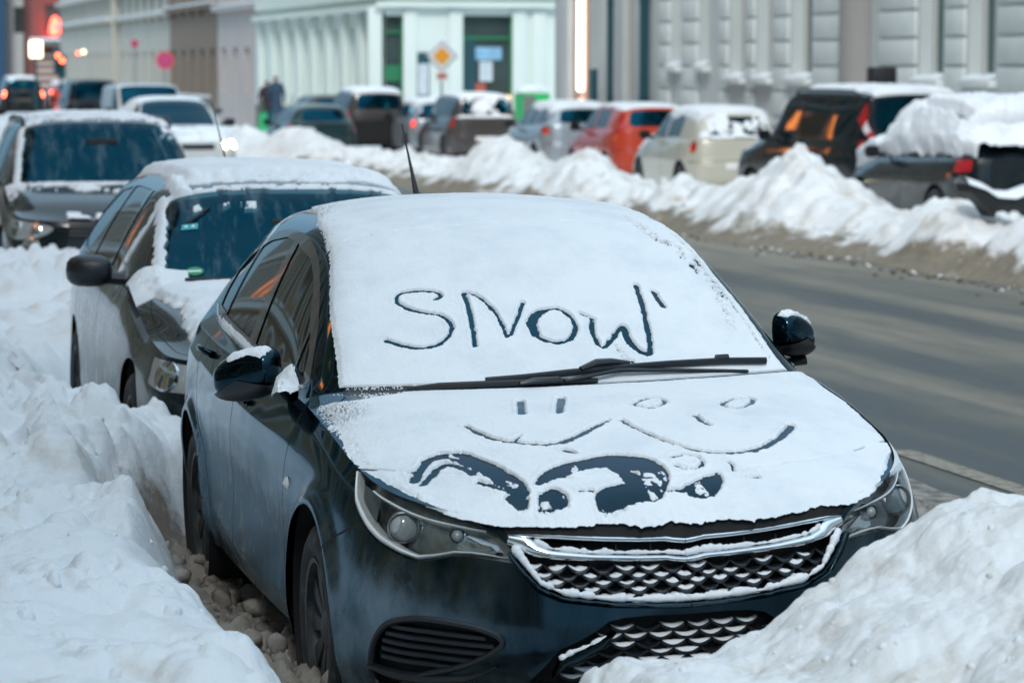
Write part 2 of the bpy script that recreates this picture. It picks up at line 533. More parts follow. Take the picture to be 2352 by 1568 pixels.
def hero_shape():
    cen = [(0, .06, .715), (.15, .14, .775), (.33, .36, .845), (.66, .78, .925), (1, 1.13, .975), (1.5, 1.57, 1.215), (2, 2.06, 1.425),
           (2.35, 2.55, 1.478), (2.7, 3.15, 1.472), (3, 3.88, 1.415), (3.1, 3.95, 1.37), (4, 4.30, 1.05)]
    rail = [(0, .60, .22, .745), (.15, .635, .40, .79), (.33, .66, .60, .845), (.66, .70, .96, .925), (1, .725, 1.31, .968), (1.5, .655, 1.70, 1.205), (2, .59, 2.09, 1.375),
            (2.35, .575, 2.55, 1.43), (2.7, .56, 3.15, 1.42), (3, .52, 3.82, 1.345), (3.1, .52, 3.9, 1.30), (4, .56, 4.25, 1.06)]
    sh = [(0, 0, .06, .715), (.35, .30, .085, .722), (.6, .50, .155, .733), (.8, .66, .28, .757), (1, .755, .46, .79),
          (1.15, .78, .56, .812), (1.33, .797, .72, .842), (1.66, .808, 1.05, .895), (2, .815, 1.45, .935), (2.5, .822, 1.85, .950), (3, .825, 2.2, .965),
          (3.35, .822, 2.65, .985), (3.7, .81, 3.2, 1.01), (4, .775, 3.75, 1.04), (4.1, .765, 3.85, 1.045), (5, .66, 4.20, 1.05), (5.3, .5, 4.26, 1.045), (6, 0, 4.30, 1.04)]
    vn = [0, .08, .18, .3, .42, .55, .7, .85, 1]
    prof = [  # q, z bottom, offsets over v
        (0, .19, [0, .022, .035, .045, .055, .065, .07, .055, .02]),
        (.6, .19, [0, .022, .04, .055, .065, .075, .08, .065, .03]),
        (.8, .19, [0, .026, .045, .065, .08, .09, .095, .085, .05]),
        (1, .20, [0, .03, .055, .075, .09, .10, .10, .09, .06]),
        (1.33, .22, [0, .035, .06, .075, .085, .09, .09, .085, .07]),
        (1.7, .22, [0, .032, .055, .07, .078, .08, .08, .075, .06]),
        (2.2, .23, [0, .03, .055, .072, .075, .07, .072, .068, .03]),
        (3, .23, [0, .03, .058, .075, .075, .068, .072, .068, .03]),
        (3.7, .23, [0, .035, .062, .082, .085, .078, .078, .072, .04]),
        (4.1, .25, [0, .045, .075, .10, .11, .11, .105, .095, .07]),
        (5, .26, [0, .03, .055, .08, .10, .115, .115, .10, .06]),
        (6, .28, [0, .02, .03, .035, .06, .08, .085, .07, .03])]
    return CarShape(cen, rail, sh, prof, vn, pz=2.4, rr=(.06, .03), bulge=.012, crease=hero_crease)
STROKES = [  # finger marks in the snow: (kind,radius mm,points on the body)
    ('w',7,[(-.541,1.462,1.104),(-.498,1.42,1.089),(-.447,1.388,1.081),(-.395,1.384,1.087),(-.355,1.409,1.107),(-.328,1.454,1.136),(-.338,1.504,1.161),(-.362,1.53,1.172),(-.415,1.558,1.18),(-.456,1.597,1.193),(-.472,1.637,1.21),(-.461,1.667,1.227),(-.435,1.675,1.235),(-.391,1.668,1.238),(-.354,1.654,1.236),(-.333,1.64,1.231),(-.327,1.621,1.222),(-.349,1.61,1.214)]),
    ('w',7.5,[(-.282,1.357,1.087),(-.272,1.418,1.122),(-.261,1.508,1.172),(-.258,1.565,1.202),(-.259,1.613,1.225)]),
    ('w',6,[(-.257,1.621,1.229),(-.234,1.616,1.229),(-.211,1.586,1.215),(-.19,1.527,1.187),(-.178,1.476,1.162),(-.176,1.421,1.132),(-.173,1.376,1.107)]),
    ('w',6,[(-.178,1.397,1.119),(-.169,1.371,1.105),(-.142,1.419,1.133),(-.112,1.476,1.165),(-.084,1.538,1.198)]),
    ('w',8,[(-.092,1.432,1.143),(-.064,1.479,1.168),(-.024,1.494,1.177),(.019,1.498,1.179),(.047,1.462,1.16),(.055,1.413,1.133),(.039,1.365,1.107),(.011,1.335,1.09),(-.026,1.326,1.085),(-.063,1.341,1.093),(-.085,1.375,1.111),(-.094,1.408,1.129),(-.092,1.432,1.143)]),
    ('w',13,[(-.083,1.375,1.111),(-.083,1.423,1.138),(-.06,1.466,1.161),(-.028,1.488,1.174)]),
    ('w',5,[(.083,1.47,1.163),(.102,1.453,1.153),(.121,1.436,1.144)]),
    ('w',8,[(.111,1.428,1.14),(.1,1.388,1.118),(.099,1.348,1.096),(.103,1.303,1.07),(.117,1.3,1.068),(.147,1.333,1.085),(.182,1.381,1.11),(.206,1.405,1.121)]),
    ('w',12,[(.206,1.402,1.12),(.203,1.355,1.093),(.209,1.312,1.069),(.225,1.286,1.053),(.245,1.275,1.044)]),
    ('w',8.5,[(.258,1.279,1.045),(.275,1.341,1.079),(.287,1.421,1.123),(.301,1.506,1.167),(.308,1.577,1.203),(.313,1.633,1.23)]),
    ('w',10,[(.364,1.603,1.209),(.367,1.558,1.186),(.373,1.524,1.168)]),
    ('s',9,[(.16,1.302,1.067),(.17,1.264,1.044),(.163,1.241,1.032)]),
    ('s',8,[(.169,1.234,1.027),(.184,1.234,1.026)]),
    ('h',11,[(-.232,.962,.949),(-.263,.825,.928)]),
    ('h',11,[(-.106,.967,.952),(-.152,.81,.928)]),
    ('h',[7,10,10,8,9,10,10,9,9,5],[(-.445,.758,.909),(-.424,.676,.894),(-.393,.611,.883),(-.346,.567,.878),(-.298,.533,.874),(-.247,.513,.872),(-.195,.536,.879),(-.135,.593,.892),(-.08,.649,.903),(-.032,.7,.912)]),
    ('h',4,[(-.342,.574,.879),(-.319,.61,.888)]),
    ('h',6,[(.089,.863,.937),(.126,.909,.944),(.161,.928,.946),(.191,.908,.942),(.191,.868,.937),(.155,.82,.93),(.117,.814,.93),(.091,.835,.933),(.089,.863,.937)]),
    ('h',6.5,[(.353,.835,.927),(.396,.889,.933),(.44,.912,.934),(.471,.914,.933),(.463,.867,.926),(.419,.807,.919),(.381,.78,.916),(.355,.792,.919),(.353,.835,.927)]),
    ('h',9,[(.237,.717,.911),(.238,.661,.901),(.248,.625,.894)]),
    ('h',8,[(.007,.693,.911),(.017,.621,.898),(.046,.54,.883),(.082,.465,.868),(.123,.409,.855),(.171,.379,.846),(.225,.371,.841),(.287,.385,.841),(.328,.408,.843)]),
    ('h',[8,9,9,11,10],[(.312,.392,.84),(.371,.441,.847),(.425,.509,.858),(.475,.578,.868),(.503,.633,.878)]),
    ('h',[8,16,20,24,24,24,26,30,28,18],[(-.663,.441,.799),(-.621,.521,.831),(-.587,.552,.846),(-.543,.548,.852),(-.506,.511,.848),(-.476,.445,.835),(-.447,.377,.821),(-.424,.315,.805),(-.41,.257,.788),(-.404,.228,.778)]),
    ('h',[10,14,12,12,14],[(-.648,.408,.792),(-.601,.462,.818),(-.562,.496,.835),(-.533,.466,.832),(-.502,.405,.82)]),
    ('h',[8,9,6],[(-.5,.342,.801),(-.466,.297,.792),(-.442,.259,.783)]),
    ('h',[20,24,12],[(-.435,.212,.766),(-.42,.192,.76),(-.408,.178,.756)]),
    ('h',[14,20,24,24,26,36,50,60,64,50,28],[(-.354,.261,.798),(-.313,.293,.813),(-.26,.328,.828),(-.205,.344,.835),(-.159,.349,.839),(-.11,.345,.84),(-.06,.325,.836),(-.029,.295,.828),(-.017,.24,.812),(-.043,.185,.794),(-.085,.136,.77)]),
    ('h',[14,20,26,26,34,40],[(-.128,.32,.833),(-.109,.269,.819),(-.087,.227,.807),(-.097,.173,.788),(-.138,.145,.772),(-.176,.126,.758)]),
    ('h',[26,42,42,16],[(-.325,.192,.776),(-.332,.164,.761),(-.339,.137,.747),(-.348,.103,.728)]),
    ('h',[6,12,26,30,20,12],[(-.017,.143,.776),(.032,.14,.774),(.072,.145,.776),(.109,.165,.784),(.14,.194,.794),(.153,.228,.805)]),
    ('h',10,[(-.224,.456,.861),(-.207,.43,.856)]),
    ('h',5,[(.059,.348,.842),(.099,.367,.846),(.134,.35,.84),(.137,.296,.826),(.107,.261,.817),(.068,.263,.819),(.051,.292,.827)]),
    ('h',4,[(.211,.307,.825),(.214,.28,.817),(.207,.248,.808)]),
    ('h',4,[(-.251,.19,.784),(-.216,.18,.783)]),
    ('h',3,[(.237,.21,.793),(.269,.213,.791)]),
    ('h',3,[(-.67,.5,.815),(-.642,.501,.821)]),
]
# ---------------------------------------------------------------- materials for cars
def paint_mat(name, col, rough=.22, metal=.0, salt=0.0, saltcol=(.42, .47, .52), side=(.70, .85), front=.25, cior=1.42, tint=None):
    """car paint with clear coat; dried road salt gathers low on the flanks"""
    m, nt, b = new_mat(name); N, L = nt.nodes, nt.links
    b.inputs['Metallic'].default_value = metal; b.inputs['Coat Weight'].default_value = 1
    b.inputs['Coat Roughness'].default_value = .02; b.inputs['Coat IOR'].default_value = cior; b.inputs['Specular IOR Level'].default_value = .15
    if tint: b.inputs['Specular Tint'].default_value = (*tint, 1); b.inputs['Specular IOR Level'].default_value = .5
    tc = N.new('ShaderNodeTexCoord'); sp = N.new('ShaderNodeSeparateXYZ'); L.new(tc.outputs['Object'], sp.inputs[0])
    mp = N.new('ShaderNodeMapping'); mp.inputs['Scale'].default_value = (3, 3, 1.6); L.new(tc.outputs['Object'], mp.inputs[0])
    t = N.new('ShaderNodeTexNoise'); t.inputs['Scale'].default_value = 2.6; t.inputs['Detail'].default_value = 9; t.inputs['Roughness'].default_value = .62
    L.new(mp.outputs[0], t.inputs[0])
    mr = N.new('ShaderNodeMapRange'); mr.inputs[1].default_value = .93; mr.inputs[2].default_value = .45; mr.interpolation_type = 'SMOOTHSTEP'
    L.new(sp.outputs[2], mr.inputs[0])
    ad = N.new('ShaderNodeMath'); ad.operation = 'MULTIPLY_ADD'; ad.inputs[1].default_value = 2.3; ad.inputs[2].default_value = -.62
    L.new(t.outputs[0], ad.inputs[0])
    ab = N.new('ShaderNodeMath'); ab.operation = 'ABSOLUTE'; L.new(sp.outputs[0], ab.inputs[0])
    ms = N.new('ShaderNodeMapRange'); ms.inputs[1].default_value = side[0]; ms.inputs[2].default_value = side[1]; ms.inputs[3].default_value = front; L.new(ab.outputs[0], ms.inputs[0])
    m0 = N.new('ShaderNodeMath'); m0.operation = 'MULTIPLY'; L.new(mr.outputs[0], m0.inputs[0]); L.new(ms.outputs[0], m0.inputs[1])
    mu = N.new('ShaderNodeMath'); mu.operation = 'MULTIPLY'; mu.use_clamp = True; L.new(ad.outputs[0], mu.inputs[0]); L.new(m0.outputs[0], mu.inputs[1])
    m2 = N.new('ShaderNodeMath'); m2.operation = 'MULTIPLY'; m2.inputs[1].default_value = salt; L.new(mu.outputs[0], m2.inputs[0])
    mx = N.new('ShaderNodeMix'); mx.data_type = 'RGBA'; mx.inputs[6].default_value = (*col, 1); mx.inputs[7].default_value = (*saltcol, 1)
    L.new(m2.outputs[0], mx.inputs[0]); L.new(mx.outputs[2], b.inputs['Base Color'])
    r = N.new('ShaderNodeMapRange'); r.inputs[3].default_value = rough; r.inputs[4].default_value = .6; L.new(m2.outputs[0], r.inputs[0]); L.new(r.outputs[0], b.inputs['Roughness'])
    cw = N.new('ShaderNodeMapRange'); cw.inputs[3].default_value = 1.0; cw.inputs[4].default_value = .0; L.new(m2.outputs[0], cw.inputs[0]); L.new(cw.outputs[0], b.inputs['Coat Weight'])
    cr = N.new('ShaderNodeMapRange'); cr.inputs[3].default_value = .02; cr.inputs[4].default_value = .35; L.new(m2.outputs[0], cr.inputs[0]); L.new(cr.outputs[0], b.inputs['Coat Roughness'])
    return m

def snow_mat(name, col=(.80, .85, .90), soil=None, dirt=None, dlo=.55, dhi=.75, dscale=2.2, bump=.35, bscale=60, sss=.0):
    m, nt, b = new_mat(name); N, L = nt.nodes, nt.links
    b.inputs['Roughness'].default_value = .75; b.inputs['Specular IOR Level'].default_value = .25
    tc = N.new('ShaderNodeTexCoord')
    t = N.new('ShaderNodeTexNoise'); t.inputs['Scale'].default_value = bscale; t.inputs['Detail'].default_value = 8; t.inputs['Roughness'].default_value = .7
    L.new(tc.outputs['Object'], t.inputs[0])
    bp = N.new('ShaderNodeBump'); bp.inputs['Strength'].default_value = bump; bp.inputs['Distance'].default_value = .016
    L.new(t.outputs[0], bp.inputs['Height']); L.new(bp.outputs[0], b.inputs['Normal'])
    b.inputs['Base Color'].default_value = (*col, 1)
    if sss:
        b.inputs['Subsurface Weight'].default_value = sss; b.inputs['Subsurface Radius'].default_value = (.03, .05, .08); b.inputs['Subsurface Scale'].default_value = .4
    if dirt:
        d = N.new('ShaderNodeTexNoise'); d.inputs['Scale'].default_value = dscale; d.inputs['Detail'].default_value = 9; d.inputs['Roughness'].default_value = .68
        L.new(tc.outputs['Object'], d.inputs[0])
        mr = N.new('ShaderNodeMapRange'); mr.inputs[1].default_value = dlo; mr.inputs[2].default_value = dhi; L.new(d.outputs[0], mr.inputs[0])
        mx = N.new('ShaderNodeMix'); mx.data_type = 'RGBA'; mx.inputs[6].default_value = (*col, 1); mx.inputs[7].default_value = (*dirt, 1)
        L.new(mr.outputs[0], mx.inputs[0]); L.new(mx.outputs[2], b.inputs['Base Color'])
    if soil:      # trodden or gritty zones, laid down per vertex with the terrain
        at = N.new('ShaderNodeAttribute'); at.attribute_name = 'soil'
        t4 = N.new('ShaderNodeTexNoise'); t4.inputs['Scale'].default_value = 11; t4.inputs['Detail'].default_value = 9; t4.inputs['Roughness'].default_value = .7; L.new(tc.outputs['Object'], t4.inputs[0])
        q = N.new('ShaderNodeMath'); q.operation = 'MULTIPLY_ADD'; q.inputs[1].default_value = 1.6; q.inputs[2].default_value = -.8; L.new(t4.outputs[0], q.inputs[0])
        q2 = N.new('ShaderNodeMath'); q2.operation = 'ADD'; L.new(at.outputs['Fac'], q2.inputs[0]); L.new(q.outputs[0], q2.inputs[1])
        q3 = N.new('ShaderNodeMapRange'); q3.inputs[1].default_value = .25; q3.inputs[2].default_value = .85; L.new(q2.outputs[0], q3.inputs[0])
        cr = N.new('ShaderNodeMix'); cr.data_type = 'RGBA'; cr.inputs[6].default_value = (*soil[0], 1); cr.inputs[7].default_value = (*soil[1], 1); L.new(t4.outputs[0], cr.inputs[0])
        m9 = N.new('ShaderNodeMix'); m9.data_type = 'RGBA'; L.new(q3.outputs[0], m9.inputs[0]); L.new(mx.outputs[2], m9.inputs[6]); L.new(cr.outputs[2], m9.inputs[7]); L.new(m9.outputs[2], b.inputs['Base Color'])
    return m

M = {}
M['paint_hero'] = paint_mat('black car paint', (.003, .022, .036), .12, metal=1, salt=.85, saltcol=(.36, .44, .49), side=(.42, .86), front=.10, cior=1.22, tint=(.36, .54, .66))
M['glass'] = pmat('dark window glass', (.004, .012, .018), .03, ior=1.55)
M['screen'] = pmat('tinted windscreen', (.004, .045, .072), .07, metal=1, var=.35, vscale=2.2)  # teal metal colour stands for blue sky reflected in the glass
M['rubber'] = pmat('black rubber', (.008, .010, .012), .55)
M['plastic'] = pmat('black plastic', (.010, .014, .018), .38)
M['matte'] = pmat('matt black', (.004, .005, .006), .8)
M['chrome'] = pmat('chrome', (.82, .84, .86), .09, metal=1)
M['satin'] = pmat('brushed trim', (.42, .44, .46), .28, metal=1); M['bowl'] = pmat('smoked lamp bowl', (.42, .44, .45), .22, metal=.85, var=.75, vscale=26)
M['trim'] = pmat('window surround', (.05, .047, .045), .3, coat=.6)
M['lampglass'] = None
M['snow'] = snow_mat('fresh snow', (.81, .85, .89), dirt=(.64, .70, .76), dlo=.46, dhi=.80, dscale=3.5, bump=.30, bscale=70)
M['tyre'] = pmat('tyre rubber', (.012, .013, .015), .7, bump=.3, bscale=120, dirt=(.10, .11, .12), dlo=.5, dhi=.8, dscale=9)
M['rim'] = pmat('dark wheel', (.008, .011, .014), .4, dirt=(.07, .08, .09), dlo=.5, dhi=.8, dscale=14)
M['reflector'] = pmat('lamp reflector', (.72, .74, .75), .12, metal=1)
M['guide'] = pmat('bright lamp trim', (.62, .63, .63), .22, metal=1)
M['lampwhite'] = pmat('frosted lamp strip', (.66, .68, .68), .25, coat=1)
M['amber'] = pmat('amber lens', (.45, .13, .03), .2, coat=1)
M['redlens'] = pmat('red tail lens', (.42, .012, .018), .12, coat=1)
M['whitelens'] = pmat('clear tail lens', (.7, .7, .72), .12, coat=1)

def glass_mat(name, tint=(.9, .94, .96)):
    m, nt, b = new_mat(name); N, L = nt.nodes, nt.links
    tr = N.new('ShaderNodeBsdfTransparent'); tr.inputs[0].default_value = (*tint, 1)
    gl = N.new('ShaderNodeBsdfGlossy'); gl.inputs['Roughness'].default_value = .03
    fr = N.new('ShaderNodeFresnel'); fr.inputs[0].default_value = 1.3
    ms = N.new('ShaderNodeMixShader'); L.new(fr.outputs[0], ms.inputs[0]); L.new(tr.outputs[0], ms.inputs[1]); L.new(gl.outputs[0], ms.inputs[2])
    L.new(ms.outputs[0], N['Material Output'].inputs[0])
    return m
M['lampglass'] = glass_mat('clear lamp cover')

# ---------------------------------------------------------------- wheel: a part of its car, with tyre and rim as sub-parts
def wheel_meshes(r=.316, w=.205, rim_r=.215, spokes=10):
    t = MB()
    hw = w / 2
    prof = [(-hw + .02, rim_r - .012), (-hw + .004, rim_r), (-hw - .006, rim_r + .03), (-hw - .004, r - .045), (-hw + .012, r - .014), (-hw + .03, r - .002), (0, r),
            (hw - .03, r - .002), (hw - .012, r - .014), (hw + .004, r - .045), (hw + .006, rim_r + .03), (hw - .004, rim_r), (hw - .02, rim_r - .012)]
    t.lathe(prof, 56)
    for k in (-.05, -.017, .017, .05):                     # tread grooves as raised ribs between them
        t.lathe([(k - .011, r - .001), (k - .009, r + .004), (k + .009, r + .004), (k + .011, r - .001)], 56)
    m = MB()
    m.lathe([(hw - .02, rim_r - .012), (hw - .002, rim_r - .004), (hw - .004, rim_r - .018), (hw - .03, rim_r - .03), (hw - .06, rim_r - .035), (-hw + .02, rim_r - .02)], 48)
    m.lathe([(hw - .075, rim_r - .03), (hw - .078, .06), (hw - .06, .0)], 48)
    m.lathe([(hw - .06, .062), (hw - .028, .055), (hw - .018, .03), (hw - .016, .0)], 24)
    for k in range(spokes):
        a = 2 * math.pi * k / spokes
        c, s_ = math.cos(a), math.sin(a)
        for r0, r1, w0, w1, d0, d1 in ((.045, rim_r - .02, .016, .049, .030, .022),):
            V = []
            for rr, ww, dd in ((r0, w0, d0), ((r0 + r1) / 2, (w0 + w1) / 2, (d0 + d1) / 2 - .002), (r1, w1, d1)):
                for q, e in ((-1, .02), (-.7, 0), (.7, 0), (1, .02)):
                    V.append((hw - dd - e, c * rr - s_ * ww * q, s_ * rr + c * ww * q))
            F = [(i * 4 + j, i * 4 + j + 1, i * 4 + j + 5, i * 4 + j + 4) for i in range(2) for j in range(3)]
            m.add(V, F)
    return t, m

def add_wheel(parent, x, y, z, side, meshes, mats, snow=None):
    """meshes: built once (tyre mesh, rim mesh)"""
    w = bpy.data.objects.new('wheel', meshes[0]); COL.objects.link(w); w.parent = parent
    w.location = (x, y, z); w.rotation_euler = (0, 0, 0 if side > 0 else math.pi)
    t = bpy.data.objects.new('rim', meshes[1]); COL.objects.link(t); t.parent = w
    return w

# ---------------------------------------------------------------- the hatchback
hero = empty('parked_car', (0, 0, 0), 0, 'black hatchback in front, word and smiling faces drawn in its snow', 'car')
hero.matrix_world = Matrix.Translation((0, 0, .3)) @ Matrix.Rotation(-.0259, 4, 'Y') @ Matrix.Translation((0, 0, -.3))
H = hero_shape()
UR_T, UR_B = (0, H.NT), (0, H.Q)

def onT(pts, comps=(1, 2), ur=(0.6, 3.4), vr=(.75, 1)): return invert(H.T, pts, comps, ur, vr)
def onB(pts, comps=(1, 2), ur=(1.05, 4.9), vr=(0, 1)): return invert(H.B, pts, comps, ur, vr)

# side window outlines in side view (y, z)
dlo = smooth_poly([(1.47, .962), (1.60, 1.055), (1.763, 1.163), (2.03, 1.286), (2.25, 1.350), (2.49, 1.385), (2.86, 1.388), (3.24, 1.358), (3.58, 1.30), (3.79, 1.232), (3.76, 1.15), (3.66, 1.06), (3.5, 1.035),
                   (3.2, 1.018), (2.6, .992), (2.1, .975), (1.8, .962)], 1)
g_front = [(1.735, 1.02), (1.80, 1.128), (2.03, 1.252), (2.25, 1.318), (2.585, 1.353), (2.46, 1.025), (2.1, 1.005)]
g_tri = [(1.575, .992), (1.66, 1.06), (1.77, 1.12), (1.71, 1.012)]
g_rear = [(2.60, 1.033), (2.70, 1.355), (2.90, 1.357), (3.2, 1.330), (3.38, 1.30), (3.30, 1.06)]
g_quart = [(3.345, 1.066), (3.42, 1.29), (3.6, 1.25), (3.70, 1.205), (3.66, 1.13), (3.58, 1.075)]
sp = lambda P: onT(resample(P, .05))
regT = [('glass_front', sp(g_front)), ('glass_tri', sp(g_tri)), ('glass_rear', sp(g_rear)), ('glass_quarter', sp(g_quart)), ('surround', sp(dlo))]
regT += [('cowl', [(.965, -.01), (.955, .3), (.93, .55), (.92, .705), (1.0, .735), (1.03, .70), (1.03, .3), (1.03, -.01)]),
         ('windscreen', [(1.03, -.01), (1.03, .70), (1.06, .722), (1.5, .722), (1.93, .715), (1.985, .68), (1.985, -.01)]),
         ('seam', [(1.985, -.01), (1.985, .69), (2.0, .69), (2.0, -.01)]),
         ('rear_screen', [(3.14, -.01), (3.14, .60), (3.2, .66), (3.75, .66), (3.85, .6), (3.85, -.01)])]
gap_or_shade = [(1.0, .742), (.9, .775), (.75, .83), (.5, .965), (.26, .965)]
hoodline = [(.96, .735), (.90, .79), (.7, .90), (.50, .965), (.30, .968), (.20, .95), (.10, .83), (.052, .726), (.0, .66)]
hg = strip_poly(smooth_poly(hoodline, 2, False), .008)
regT += [('gap_or_shade', hg), ('bonnet', list(hoodline) + [(0, -.01), (.93, -.01), (.965, -.01), (.955, .3), (.93, .55), (.92, .705)])]
us = np.unique(np.concatenate([np.linspace(0, .5, 70), np.linspace(.5, .97, 50), np.linspace(.97, 1.05, 14), np.linspace(1.05, 1.95, 60), np.linspace(1.95, 2.1, 14), np.linspace(2.1, 4, 90)]))
vs = np.unique(np.concatenate([np.linspace(0, .66, 26), np.linspace(.66, .80, 26), np.linspace(.80, 1, 20)]))
PT = cut_sheet(H.T, UR_T, (0, 1), 0, 0, regT, -1, us=us, vs=vs, step=.012)

# flank and nose regions
ARCH = ((.899, .33), (3.561, .33)); RA = .358
def arch_poly(yc, zc, r):
    a = np.radians(np.linspace(-25, 205, 60)); P = np.stack([yc + r * np.cos(a), zc + r * np.sin(a)], 1)
    uv = onB(P, ur=(1.05, 4.9)); 
    return np.vstack([uv, [[uv[-1, 0], 1.0], [uv[0, 0], 1.0]]])
headl = [(1.222, .0), (1.232, .035), (1.19, .055), (1.138, .10), (1.013, .172), (.925, .225), (.847, .252), (.793, .262), (.745, .235), (.70, .205), (.655, .197), (.61, .201), (.497, .221), (.534, .155), (.589, .077), (.64, .042), (.692, .0)]
fog = smooth_poly([(.925, .90), (.925, .76), (.90, .65), (.86, .565), (.79, .525), (.72, .522), (.628, .54), (.55, .60), (.594, .67), (.683, .752), (.778, .80), (.86, .90)], 2)
grille = [(0, .088), (.142, .092), (.355, .088), (.55, .08), (.548, .15), (.503, .248), (.457, .336), (.39, .388), (.243, .423), (.10, .436), (0, .438)]
intake = [(0, .482), (.12, .482), (.20, .488), (.25, .505), (.285, .545), (.345, .60), (.40, .64), (.44, .72), (.52, .86), (0, .86)]
fd = onB(resample([(1.36, .905), (1.388, .75), (1.394, .643), (1.387, .498), (1.36, .36), (1.33, .24)], .03, False))
rd = onB(resample([(2.36, .95), (2.40, .83), (2.43, .747), (2.455, .588), (2.45, .475), (2.45, .24)], .03, False))
re_ = onB(resample([(3.40, .98), (3.42, .85), (3.36, .70), (3.22, .58), (3.14, .45), (3.10, .24)], .03, False))
fb = np.array([(1.02, .165), (1.074, .205), (1.20, .295), (1.254, .361), (1.27, .40)])
us = np.unique(np.concatenate([np.linspace(0, 1.5, 130), np.linspace(1.5, 4.3, 150), np.linspace(4.3, 6, 60)]))
vs = np.linspace(0, 1, 56)
gw = .006
regB = [('hole', arch_poly(*ARCH[0], RA)), ('hole', arch_poly(*ARCH[1], RA)), ('lampcut', headl), ('fogcut', fog), ('grillecut', grille), ('intakecut', intake)]
regB += [('gap_or_shade', [(-.01, .014), (.5, .012), (.60, .02), (.56, .065), (.55, .078), (.355, .086), (-.01, .087)]), ('gap_or_shade', strip_poly(fd, gw)), ('gap_or_shade', strip_poly(rd, gw)), ('gap_or_shade', strip_poly(re_, gw)), ('gap_or_shade', strip_poly(fb, .010))]  # first strip paints the black shade under the bonnet edge
door1 = np.vstack([fd, rd[::-1]]); door2 = np.vstack([rd, re_[::-1]])
wedge = [(1.66, 0), (1.9, .0)]
regB += [('front_door', np.vstack([[(fd[0, 0], 0)], fd, [(fd[-1, 0], 1)], [(rd[-1, 0], 1)], rd[::-1], [(rd[0, 0], 0)]])),
         ('rear_door', np.vstack([[(rd[0, 0], 0)], rd, [(rd[-1, 0], 1)], [(re_[-1, 0], 1)], re_[::-1], [(re_[0, 0], 0)]])),
         ('bumper', [(-.01, 0), (.72, 0), (1.02, .165), (1.074, .205), (1.20, .295), (1.254, .361), (1.31, .44), (1.35, 1.01), (-.01, 1.01)]),
         ('rear_bumper', [(4.25, .50), (6.01, .50), (6.01, 1.01), (4.2, 1.01)])]
PB = cut_sheet(H.B, UR_B, (0, 1), 0, 0, regB, -1, us=us, vs=vs, step=.012)
paint = M['paint_hero']
body_obj(merge_panels([both(PT['body']), both(PB['body'])]), merge_panels([both(PT['gap_or_shade']), both(PB['gap_or_shade']), both(PT['seam'])]), paint, hero)
panel_obj('bonnet', both(PT['bonnet']), paint, hero)
panel_obj('cowl', both(PT['cowl']), M['plastic'], hero)
panel_obj('windscreen', both(PT['windscreen']), M['screen'], hero)
panel_obj('rear_screen', both(PT['rear_screen']), M['screen'], hero)
panel_obj('front_bumper', both(PB['bumper']), paint, hero, .01)
panel_obj('rear_bumper', both(PB['rear_bumper']), paint, hero)
for sd in (1, -1):
    mi = (lambda p: p) if sd > 0 else mirror_panel
    fdoor = panel_obj('front_door', mi(PB['front_door']), paint, hero)
    rdoor = panel_obj('rear_door', mi(PB['rear_door']), paint, hero)
    panel_obj('window_surround', mi(PT['surround']), M['trim'], hero)
    panel_obj('side_window', push(mi(PT['glass_front']), -.004), M['glass'], fdoor)
    panel_obj('corner_window', push(mi(PT['glass_tri']), -.004), M['glass'], hero)
    panel_obj('side_window', push(mi(PT['glass_rear']), -.004), M['glass'], rdoor)
    panel_obj('quarter_window', push(mi(PT['glass_quarter']), -.004), M['glass'], hero)

def curve_on(S, uv, off=0.0, ur=(0, 6), side=1, n=None):
    uv = np.asarray(uv, float)
    if n:
        t = np.linspace(0, len(uv) - 1, n); uv = np.stack([np.interp(t, range(len(uv)), uv[:, 0]), np.interp(t, range(len(uv)), uv[:, 1])], 1)
    P = S(uv[:, 0], uv[:, 1]); Nn = snormals(S, uv, ur, (0, 1), -1)
    m = np.array([side, 1, 1])
    o = off if np.isscalar(off) else np.asarray(off)[:, None]
    return (P + Nn * o) * m, Nn * m

# bright line under the side windows, dark strips between doors
for sd in (1, -1):
    ln = onT(resample([(1.50, .968), (1.8, .966), (2.1, .979), (2.6, .996), (3.2, 1.022), (3.5, 1.040), (3.66, 1.066)], .08, False))
    P, _ = curve_on(H.T, ln, .002, (0, 4), sd)
    MB().tube(P, .006, 6).build('window_strip', M['satin'], hero)

# wheel wells, floor
mb = MB()
for yc, zc in ARCH:
    a = np.radians(np.linspace(-40, 220, 40))
    G = np.stack([np.stack([np.full_like(a, x), yc + .372 * np.cos(a), zc + .372 * np.sin(a)], -1) for x in (.60, .75, .885)])
    mb.grid(G)
    c = np.array([(.60, yc, zc)]); ring = G[0]
    mb.add(np.vstack([c, ring]), [(0, i + 1, i + 2) for i in range(len(ring) - 1)])
mb.mirror()
mb.box((-.6, .35, .2), (.6, 4.1, .45)); mb.box((-.82, 1.3, .22), (.82, 3.15, .4)); mb.box((-.80, 1.25, .4), (.80, 3.9, .85), bev=.05)
mb.box((-.5, .18, .22), (.5, .5, .66)); mb.box((-.74, 3.9, .3), (.74, 4.15, .9))
mb.build('wheel_wells', M['matte'], hero)
tm, rm = wheel_meshes()
tmo = tm.build('wheel', M['tyre'], None); rmo = rm.build('rim', M['rim'], None)
WM = (tmo.data, rmo.data)
bpy.data.objects.remove(tmo); bpy.data.objects.remove(rmo)
for yc, zc in ARCH:
    for sd in (1, -1): add_wheel(hero, sd * .775, yc, .318, sd, WM, None)

